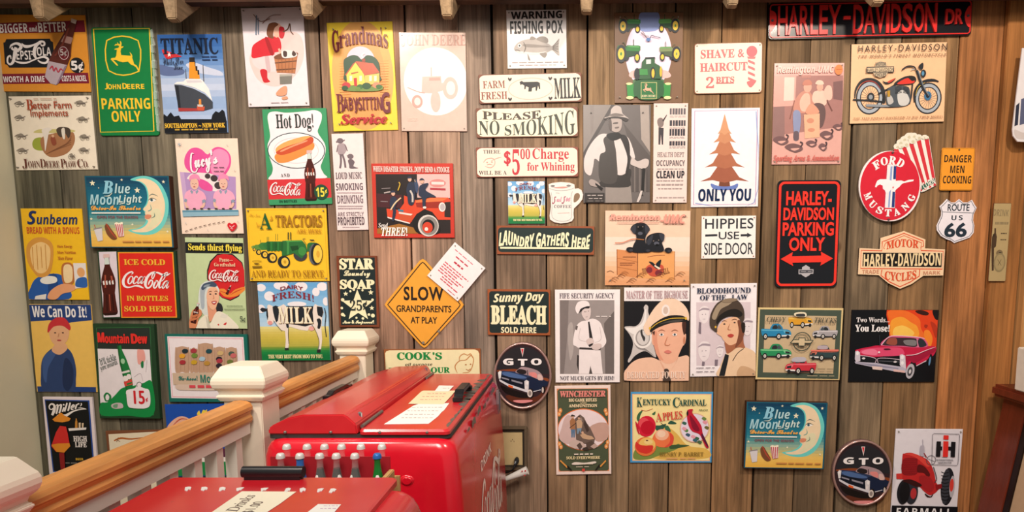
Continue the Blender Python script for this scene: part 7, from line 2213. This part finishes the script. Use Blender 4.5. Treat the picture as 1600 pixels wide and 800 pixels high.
S.part('lettering').T('HARLEY-DAVIDSON', '', '#3a2e26', 172, 284, 700, 322, bold=.002, space=1.35).T("THE WORLD'S FINEST MOTORCYCLE", 'sb', '#8a6a50', 172, 343, 695, 357, space=1.3).T('THE 1933 HARLEY-DAVIDSON 74 BIG TWIN MODEL', 'sb', '#9a6a48', 138, 732, 678, 743, space=1.2)
S.done()

# black parking sign
S = Sign('parking_sign', 'tall black pressed-metal parking sign with red letters, arrow and border', 'sign', ZK, (462, 154, 752, 151, 736, 648, 443, 649), '#14161c', group=G, r=.02, t=.004, rough=.2, off=.01, coat=.35)
RD = '#ee3b2e'
S.part('border', 'raised red border', h=.003).inset(RD, 6, 17, r=26)
S.part('lettering', h=.005)
S.T('HARLEY-', '', RD, 500, 205, 706, 268, bold=.03).T('DAVIDSON', '', RD, 487, 280, 716, 338, bold=.03).T('PARKING', '', RD, 483, 348, 716, 410, bold=.03).T('ONLY', '', RD, 512, 418, 676, 480, bold=.03)
S.part('arrow', h=.004).p(RD, 472, 518, 528, 486, 524, 505, 660, 502, 658, 484, 714, 515, 656, 548, 660, 532, 526, 535, 530, 550)
S.part('shield_emblem').p('#b9b4b8', 556, 566, 572, 566, 572, 556, 590, 545, 608, 556, 608, 565, 625, 565, 624, 586, 612, 586, 604, 594, 589, 602, 576, 595, 568, 588, 556, 588).p('#4a4a50', 560, 569, 621, 568, 621, 581, 560, 583).gl('#b9b4b8', .41, .845, .58, .855)
S.done()

# popcorn box, behind the round red sign
S = Sign('die_cut_sign', 'cut-out sign of a red and white striped popcorn box, behind the round red sign', 'sign', ZN, (385, 105, 655, 105, 655, 480, 385, 480), '#ded6c4', group=G, off=.003,
         outline=(385, 215, 392, 185, 415, 165, 430, 140, 455, 125, 475, 110, 500, 108, 520, 122, 545, 118, 560, 130, 590, 122, 600, 138, 610, 170, 652, 440, 575, 480, 540, 480), edge='#8d8577')
S.part('box_picture')
S.p('#efe6dc', 385, 212, 606, 138, 652, 438, 560, 482, 480, 400)
for k in range(5):
    u0, u1 = k / 4.6, k / 4.6 + .115
    S.p('#d0323c', 385 + 221 * u0, 212 - 74 * u0, 385 + 221 * u1, 212 - 74 * u1, 520 + 132 * u1, 490 - 52 * u1, 520 + 132 * u0, 490 - 52 * u0)
S.p('#3a6a5a', 560, 440, 642, 392, 646, 420, 562, 468).T('CORN', 'sb', '#efe6dc', 566, 405, 642, 448, rot=27)
S.part('popcorn_picture')
for x, y, r in ((405, 195, 20), (425, 170, 22), (450, 150, 22), (478, 132, 24), (510, 130, 22), (540, 138, 20), (575, 138, 16), (460, 180, 22), (500, 160, 22), (430, 195, 16), (590, 140, 12)):
    S.e('#e6dfcd', x, y, r, r * .85).e('#cfc4a8', x + 4, y + 6, r * .45, r * .4)
S.done()

# round red pony sign
CP = []
for i in range(44):
    CP += [362 + 194 * math.cos(2 * PI * i / 44), 443 - 221 * math.sin(2 * PI * i / 44)]
S = Sign('round_sign', 'round red sign with white running horse and blue bars', 'sign', ZN, (168, 222, 556, 222, 556, 664, 168, 664), '#f5e9e8', group=G, outline=CP, off=.018, t=.008, rough=.2, coat=.5)
S.part('field', 'red field').e('#d4283a', 362, 443, 181, 207, n=48)
S.part('bar_emblem').p('#f3e9ea', 345, 310, 402, 308, 392, 580, 325, 578).p('#c9364a', 338, 312, 346, 312, 330, 578, 322, 578).p('#2b3f7c', 386, 318, 402, 318, 398, 400, 382, 400).p('#2b3f7c', 378, 478, 394, 478, 390, 576, 372, 576).p('#8fa3d0', 366, 320, 378, 320, 360, 576, 350, 576)
S.part('horse_emblem').p('#f6eff0', 268, 448, 274, 428, 282, 410, 300, 400, 340, 400, 380, 412, 430, 408, 452, 414, 480, 404, 510, 402, 508, 412, 470, 420, 448, 424, 436, 430, 420, 448, 402, 462, 388, 480, 376, 474, 382, 460, 370, 462, 350, 488, 336, 486, 330, 470, 318, 460, 316, 440, 300, 432, 284, 440, 276, 452).p('#d4283a', 376, 448, 388, 446, 380, 462)
S.part('lettering')
for t, a, sp in (('F', 124, 13), ('O', 104, 14), ('R', 84, 14), ('D', 64, 14)):
    S.T(t, 'b', '#f6eeee', 362 + 150 * math.cos(math.radians(a)) - 22, 443 - 160 * math.sin(math.radians(a)) - 25, 362 + 150 * math.cos(math.radians(a)) + 22, 443 - 160 * math.sin(math.radians(a)) + 25, rot=a - 94, bold=.03)
for t, a in zip('MUSTANG', (202, 223, 244, 265, 286, 310, 334)):
    S.T(t, 'b', '#f6eeee', 362 + 148 * math.cos(math.radians(a)) - 20, 443 - 168 * math.sin(math.radians(a)) - 22, 362 + 148 * math.cos(math.radians(a)) + 20, 443 - 168 * math.sin(math.radians(a)) + 22, rot=a - 268, bold=.03)
S.part('bolt', h=.003).e('#5a4a48', 378, 234, 6)
S.part('bolt', h=.003).e('#5a4a48', 352, 652, 6)
S.done()

# danger
S = Sign('road_sign', 'small orange sign DANGER MEN COOKING with a black border line', 'sign', ZN, (690, 203, 891, 205, 882, 472, 670, 468), '#ee9a2c', group=G, r=.008, t=.003, off=.01)
S.part('border', 'black border line').inset('#4a3018', 3.5, 5, r=7)
S.part('lettering').T('DANGER', 'sb', '#2f2014', 704, 250, 872, 294, rot=-.5).T('MEN', 'sb', '#2f2014', 740, 316, 826, 360).T('COOKING', 'sb', '#2f2014', 695, 380, 868, 426, rot=-.5)
S.part('bolt', h=.003).e('#5a4a38', 794, 216, 5)
S.done()

# highway shield
SH = (672, 570, 688, 556, 718, 524, 745, 545, 770, 545, 795, 524, 820, 545, 848, 545, 876, 528, 892, 558, 905, 578, 886, 620, 882, 655, 890, 690, 886, 735, 862, 765, 815, 782, 790, 790, 764, 800, 745, 785, 715, 775, 680, 755, 656, 720, 654, 690, 668, 660, 682, 628, 684, 600)
S = Sign('road_sign', 'white highway shield sign with the number 66', 'sign', ZN, (654, 524, 905, 524, 905, 800, 654, 800), '#eee6ec', group=G, outline=SH, off=.008, t=.003)
S.part('border', 'black border line')
K = '#23303c'
cx, cy = 780, 655
a = []
for x, y in pairs(SH):
    a += [cx + (x - cx) * .93, cy + (y - cy) * .93]
S.l(K, 3.5, *a, smooth=False, closed=True).l(K, 3, 690, 604, 886, 612, smooth=False)
S.part('lettering').T('ROUTE', '', K, 724, 556, 858, 598, bold=.02, rot=-2).T('US', 'sb', K, 747, 626, 816, 656, space=1.3, rot=-2).T('66', '', K, 702, 672, 842, 762, bold=.035, rot=-1)
S.done()

# bar and shield
BS = (170, 190, 298, 196, 302, 126, 450, 82, 585, 136, 582, 192, 708, 198, 697, 362, 572, 364, 500, 415, 425, 446, 350, 410, 290, 360, 160, 355)
S = Sign('die_cut_sign', 'cream cut-out shield sign with a black bar across it, right of the black parking sign', 'sign', ZO, (160, 82, 708, 82, 708, 446, 160, 446), '#f2cfa8', group=G, outline=BS, t=.008, edge='#4a3628', off=.006)
OR = '#d9502c'
S.part('outline_print').l(OR, 6, 182, 204, 312, 208, 314, 150, 330, 146, 450, 98, 570, 146, 572, 180, 556, 184, 556, 206, 696, 210, 690, 322, 178, 318, smooth=False, closed=True).l(OR, 6, 312, 325, 306, 362, 360, 402, 424, 432, 490, 402, 545, 366, 548, 325, smooth=False).l(OR, 4, 328, 196, 322, 190, 334, 160, 450, 112, 560, 158, 556, 180, smooth=False)
S.part('black_bar').p('#1a1512', 194, 218, 688, 222, 684, 310, 190, 304)
S.part('lettering').T('HARLEY-DAVIDSON', 'sb', '#f0d6a6', 200, 224, 678, 304, rot=-.4, bold=.01).T('MOTOR', 'b', OR, 342, 132, 540, 196, warp=lambda u, v: (u, v * .78 + .22 * (1 - abs(2 * u - 1))), bold=.02).T('CYCLES', 'b', OR, 330, 328, 526, 400, warp=lambda u, v: (u, v * .75 + .22 * abs(2 * u - 1)), bold=.02).T('TRADE', 'sb', '#c98a6a', 188, 326, 292, 350, rot=-1).T('MARK', 'sb', '#c98a6a', 570, 334, 676, 356)
S.done()

# two words
S = sign('dark poster sign of a red car before flames, TWO WORDS YOU LOSE', (1325, 480, 6.669), (38, 25, 945, 32, 905, 785, 5, 775), '#0f1014', rough=.25)
S.part('flame_print').p('#e2441c', 405, 28, 942, 32, 920, 420, 800, 420, 700, 330, 430, 300, 425, 200, 400, 80)
S.b('#f0702a', 420, 40, 600, 36, 740, 120, 760, 220, 800, 300, 780, 360, 560, 310, 440, 290, 430, 150).b('#f5a035', 460, 130, 560, 100, 660, 160, 720, 200, 740, 290, 680, 320, 540, 305, 450, 300, 440, 200).b('#f8c75a', 480, 220, 560, 190, 640, 220, 690, 270, 640, 310, 480, 300).b('#f4882c', 790, 260, 840, 240, 880, 320, 860, 410, 820, 400)
S.b('#3a1a14', 700, 38, 780, 34, 840, 60, 820, 85, 740, 70).b('#1b1212', 880, 34, 942, 34, 935, 130, 900, 110).b('#a8321c', 800, 180, 830, 190, 815, 215, 795, 205).b('#b8361c', 860, 150, 925, 200, 918, 320, 890, 260)
S.part('car_picture')
S.e('#17161a', 660, 640, 48, 100, -8).e('#17161a', 848, 550, 22, 62, -6)
S.b('#c81f46', 75, 455, 110, 435, 240, 410, 340, 398, 720, 415, 815, 405, 912, 412, 912, 460, 880, 510, 860, 480, 830, 540, 720, 610, 700, 540, 680, 520, 640, 600, 590, 650, 560, 490, 300, 520, 130, 500)
S.b('#e04a72', 130, 450, 260, 425, 520, 420, 580, 460, 560, 500, 330, 510, 160, 490).b('#ee7898', 150, 455, 260, 435, 310, 470, 280, 500, 160, 485).b('#a3173a', 600, 520, 700, 490, 900, 430, 905, 460, 840, 500, 700, 580, 640, 560, 600, 620)
S.b('#d85a86', 340, 395, 420, 308, 520, 295, 720, 310, 790, 325, 830, 405, 720, 420, 560, 412).b('#3a2c30', 358, 392, 425, 320, 520, 316, 715, 330, 708, 410, 560, 402).b('#2c3038', 735, 328, 785, 340, 815, 398, 740, 412).b('#9a5040', 400, 380, 425, 325, 500, 325, 500, 390).b('#7f7a7c', 580, 345, 700, 345, 700, 400, 600, 390).l('#e9c9d6', 7, 345, 395, 420, 310, 520, 297, 730, 312, 795, 328).l('#e89ab4', 8, 715, 325, 728, 415)
S.p('#16181c', 122, 505, 278, 535, 278, 578, 122, 555).p('#16181c', 310, 535, 530, 545, 530, 590, 310, 575).l('#c9b3c0', 7, 120, 503, 200, 510, 285, 535, 280, 580).l('#c9b3c0', 7, 310, 578, 308, 535, 400, 530, 535, 545).e('#e6dde0', 160, 532, 18, 10).e('#e6dde0', 488, 568, 18, 10).l('#6f7078', 4, 320, 558, 525, 568)
S.p('#cfc6d2', 72, 460, 95, 450, 122, 470, 125, 560, 80, 570, 68, 540).p('#d6ccd6', 535, 495, 560, 488, 592, 505, 600, 640, 560, 640, 535, 600).e('#f3eef0', 95, 480, 14, 20).e('#f3eef0', 562, 520, 16, 22).e('#f3eef0', 562, 580, 14, 20)
S.p('#b9b3c4', 65, 565, 290, 580, 560, 620, 600, 640, 598, 680, 470, 665, 240, 620, 75, 585).p('#8f8ba0', 75, 575, 290, 598, 520, 632, 520, 645, 240, 612).p('#e3c9c2', 244, 612, 355, 622, 350, 655, 252, 645).p('#e3b9b4', 470, 645, 590, 660, 588, 682, 470, 668)
S.e('#b9b4bc', 642, 665, 44, 80, -8).e('#4a484e', 640, 668, 26, 50, -8).e('#d3cdd0', 640, 668, 12, 24, -8).e('#5f8ab0', 845, 560, 10, 48, -6).v('#f0c9d6', 600, 500, 6, 700, 490, 9, 800, 450, 7, 905, 412, 4).l('#d6ccd6', 8, 705, 610, 810, 555).b('#2a1a20', 370, 430, 420, 428, 440, 438, 380, 440).e('#f3dde4', 318, 468, 11)
S.l('#3a4048', 4, 322, 290, 324, 400)
S.part('lettering').T('Two Words...', 'b', '#e9e2e2', 82, 106, 425, 156, bold=.01).T('You Lose!', 'b', '#f3eeee', 66, 180, 428, 254, bold=.02)
S.done()


# trucks
S = sign('tan sign with dark green border and six coloured pickup trucks', (1180, 478, 6.669), (32, 16, 918, 26, 880, 778, 8, 762), '#e2c88f', t=.008)
S.part('border', 'dark green border').p('#4a5548', 50, 35, 900, 45, 866, 762, 22, 745)
S.part('field', 'tan field').p('#c9b08c', 102, 95, 850, 108, 812, 706, 80, 692)


def truck(S, x, y, w, h, body, hi, flip=False, cab='#2c3034', old=False, bump='#e9e4e0'):
    X = lambda u: x + w * ((1 - u) if flip else u)
    Yv = lambda v: y + h * v
    Q = lambda *a: [v for i in range(0, len(a), 2) for v in (X(a[i]), Yv(a[i + 1]))]
    S.p('#24262a', *Q(.08, .72, .92, .72, .94, .86, .70, .92, .10, .86))
    S.b(body, *Q(.30, .46, .36, .10, .44, .02, .58, .02, .66, .12, .72, .36, .60, .52))
    S.b(cab, *Q(.37, .34, .41, .14, .52, .12, .53, .34)).b('#8d979c' if cab != '#2c3034' else '#4a545a', *Q(.55, .34, .56, .12, .62, .15, .67, .34))
    S.b(body, *Q(.0, .40, .06, .34, .34, .36, .60, .36, .86, .38, .97, .50, .98, .74, .80, .82, .55, .80, .10, .80, .02, .66))
    S.b(hi, *Q(.05, .38, .34, .40, .60, .40, .84, .42, .60, .47, .06, .46))
    S.b(hi, *Q(.74, .44, .92, .48, .95, .62, .80, .64)).p('#2a2c30', *Q(.80, .50, .94, .54, .94, .66, .80, .64))
    S.p(bump, *Q(.68, .74, .98, .72, .98, .80, .68, .83))
    for u, r in ((.14, .075), (.58, .085)):
        S.e('#1d1e21', X(u), Yv(.82), w * r, h * .20).e('#d9d3ca', X(u), Yv(.82), w * r * .58, h * .12).e('#6f6a66', X(u), Yv(.82), w * r * .22, h * .045)
    S.e('#1d1e21', X(.88), Yv(.84), w * .055, h * .11)


for nm, args in (('truck_picture', (345, 62, 255, 165, '#dd9f2f', '#ecc05a', False, '#4a4034')), ('truck_picture', (60, 182, 315, 165, '#2a86b4', '#5fb0d0')), ('truck_picture', (590, 205, 265, 135, '#a9a3a6', '#d3cdd0', True)),
                 ('truck_picture', (50, 392, 325, 155, '#2a8f5a', '#7fc98f')), ('truck_picture', (558, 402, 300, 165, '#33474a', '#e8806a', True)), ('truck_picture', (303, 530, 325, 175, '#c8323f', '#e8707a', True))):
    S.part(nm)
    truck(S, *args)
S.part('cab_roof').b('#efe2c4', 405, 70, 510, 66, 518, 110, 412, 106).b('#3a3a3c', 420, 84, 500, 80, 505, 108, 424, 106).part('windscreen_print').b('#b9b3bd', 390, 535, 505, 532, 510, 575, 380, 575).b('#b9a9b0', 650, 412, 735, 410, 740, 445, 645, 445).p('#e87a6a', 570, 455, 858, 450, 858, 468, 570, 472)
S.part('bow_tie_emblem').r('#33423c', 9, 478, 368, 92, 96).r('#33423c', 3, 478, 368, 70, 72).p('#33423c', 350, 385, 384, 345, 440, 345, 440, 326, 514, 326, 514, 352, 600, 352, 570, 388, 512, 388, 512, 418, 436, 418, 436, 388).p('#d3bd98', 366, 380, 390, 353, 448, 353, 448, 334, 506, 334, 506, 360, 584, 360, 566, 380, 504, 380, 504, 410, 444, 410, 444, 380)
S.part('lettering').T('CHEVY', 'bi', '#4a4a40', 112, 112, 312, 165, rot=-1).T('TRUCKS', 'bi', '#4a4a40', 610, 120, 838, 174, rot=-1).gl('#7d7058', .72, .83, .91, .85).gl('#7d7058', .75, .87, .88, .885).gl('#b9a888', .60, .925, .92, .945)
S.done()

# second moon sign
S2 = copy_tree(SM.root)
Pq = [on_y(*q, -.034) for q in ((1162, 625), (1296.6, 627.5), (1292.5, 735), (1158, 733.5))]
c2 = sum(Pq, Vector()) / 4
S2.matrix_basis = Matrix.Translation((c2.x, -.002, c2.z)) @ Matrix.Rotation(PI / 2, 4, 'X') @ Matrix.Rotation(math.radians(-.9), 4, 'Z')
tag(S2, 'blue moonlight drive-in sign, the right one, below the truck sign')

# red tractor
S = sign('white sign with a big red tractor and a black name band', (1390, 668, 6.06), (58, 10, 692, 20, 632, 900, 8, 895), '#e8e2ea', rough=.3)
S.part('tractor_picture')
S.e('#23242a', 548, 560, 66, 190, -1).e('#3a3c44', 530, 560, 40, 180, -1)
for k in range(9):
    S.l('#17181c', 8, 488, 420 + k * 32, 520, 432 + k * 32, 560, 424 + k * 32)
S.e('#b9b4bc', 590, 560, 26, 110).e('#d8433a', 586, 545, 20, 66)
S.b('#c22a2c', 120, 270, 140, 245, 200, 238, 270, 260, 350, 300, 390, 350, 420, 430, 440, 520, 470, 560, 440, 610, 380, 640, 320, 600, 280, 560, 160, 500, 115, 470)
S.b('#8f1b22', 128, 300, 250, 290, 262, 330, 255, 440, 122, 440).b('#e0483f', 140, 250, 210, 242, 290, 270, 380, 345, 350, 370, 270, 300, 200, 265).b('#5d1519', 270, 350, 330, 370, 380, 440, 360, 470, 320, 430, 260, 420).b('#a8242a', 280, 460, 380, 470, 420, 560, 380, 610, 300, 560)
for k in range(7):
    S.l('#a92228', 4, 128, 300 + k * 22, 250, 294 + k * 22)
S.p('#d33a36', 60, 435, 118, 432, 118, 488, 62, 485).b('#2f1a1c', 330, 620, 380, 650, 410, 620, 395, 655, 350, 655).p('#8f1b22', 430, 540, 490, 530, 490, 570, 440, 590)
S.e('#1e2026', 125, 612, 60, 122).e('#2c2f38', 205, 612, 62, 120).e('#15161a', 140, 612, 50, 110).e('#b8343a', 222, 622, 30, 56).b('#3a1416', 110, 500, 200, 490, 300, 540, 250, 560, 160, 520)
S.b('#b9b3c0', 285, 260, 285, 180, 300, 168, 322, 172, 326, 250, 318, 270).l('#b9b3c0', 6, 310, 170, 310, 110).r('#5a5560', 5, 388, 306, 44, 46).l('#5a5560', 4, 350, 290, 425, 320).l('#8f2226', 10, 320, 240, 345, 280).l('#4a4048', 8, 410, 370, 440, 480, 420, 520)
S.part('letter_emblem').l('#3a3f4a', 4, 402, 66, 414, 54, 650, 60, 658, 74, 642, 344, 630, 356, 404, 350, 394, 336, smooth=False, closed=True)
S.p('#191a1f', 440, 128, 482, 129, 480, 176, 576, 178, 578, 132, 620, 134, 612, 278, 572, 276, 574, 212, 478, 210, 474, 274, 432, 274).p('#e8332e', 506, 70, 554, 72, 552, 112, 504, 110).p('#e8332e', 502, 126, 552, 128, 546, 276, 496, 276).p('#e8e2ea', 496, 128, 502, 126, 496, 276, 490, 276)
S.T('INTERNATIONAL', 'sb', '#5f626c', 432, 296, 600, 312).T('HARVESTER', 'sb', '#5f626c', 450, 322, 582, 338)
S.part('name_band', 'black band').p('#14141a', 16, 734, 644, 746, 634, 898, 8, 892)
S.part('lettering').T('FARMALL', 'sb', '#f0eef0', 50, 758, 592, 830, space=1.25, rot=-.6)
S.nails()

# thermometer on the right trim and a bottle-shaped plate over it
S = Sign('thermometer', 'narrow tan bottle thermometer plate on the right wooden post', 'sign', ZN, (1010, 550, 1122, 548, 1085, 1040, 978, 1036), '#b39a6c', group=G, off=.034, t=.006, r=.004, edge='#6a3a20')
S.part('frame', 'dark brown edge').inset('#6a4426', .2, 2.2, r=5)
S.part('lettering').T('DRINK', 'sb', '#8d7a58', 1010, 590, 1104, 630, rot=-2).gl('#8d7a58', .15, .22, .9, .29).gl('#5a4a34', .52, .37, .85, .40).gl('#5a4a34', .52, .45, .85, .48)
S.part('bottle_picture').z(*ZO).p('#4a3624', 1015, 66, 1024, 66, 1024, 95, 1030, 120, 1024, 180, 1012, 190, 1010, 330, 998, 332, 996, 180, 1000, 120, 1014, 95).e('#7a6648', 1046, 222, 20, 20).e('#2f261c', 1050, 222, 9, 6).e('#8f7d58', 1046, 280, 36, 58).e('#a58f64', 1046, 280, 28, 48).l('#6a5a3c', 3, 1034, 262, 1056, 298).l('#6a5a3c', 3, 1056, 262, 1036, 298).e('#3a2d20', 1010, 110, 6, 8)
S.done()
S = Sign('die_cut_sign', 'white and blue-black cut-out plate above the thermometer plate on the wooden post', 'sign', ZN, (1132, -420, 1400, -420, 1400, 165, 1128, 165), '#ded6d6', group=G, off=.085, t=.006,
         outline=(1190, -420, 1400, -420, 1400, 100, 1300, 150, 1210, 168, 1160, 165, 1132, 130, 1128, 90, 1150, -100))
S.part('stripe_print').p('#2a2c3c', 1150, -60, 1172, -80, 1162, 60, 1140, 70).p('#565a74', 1182, -100, 1230, -120, 1215, 50, 1172, 62).p('#2a2c3c', 1240, -120, 1290, -120, 1280, 60, 1232, 62).b('#c9bdb8', 1140, 90, 1200, 110, 1300, 110, 1390, 90, 1380, 110, 1290, 145, 1200, 150, 1150, 140)
S.done()
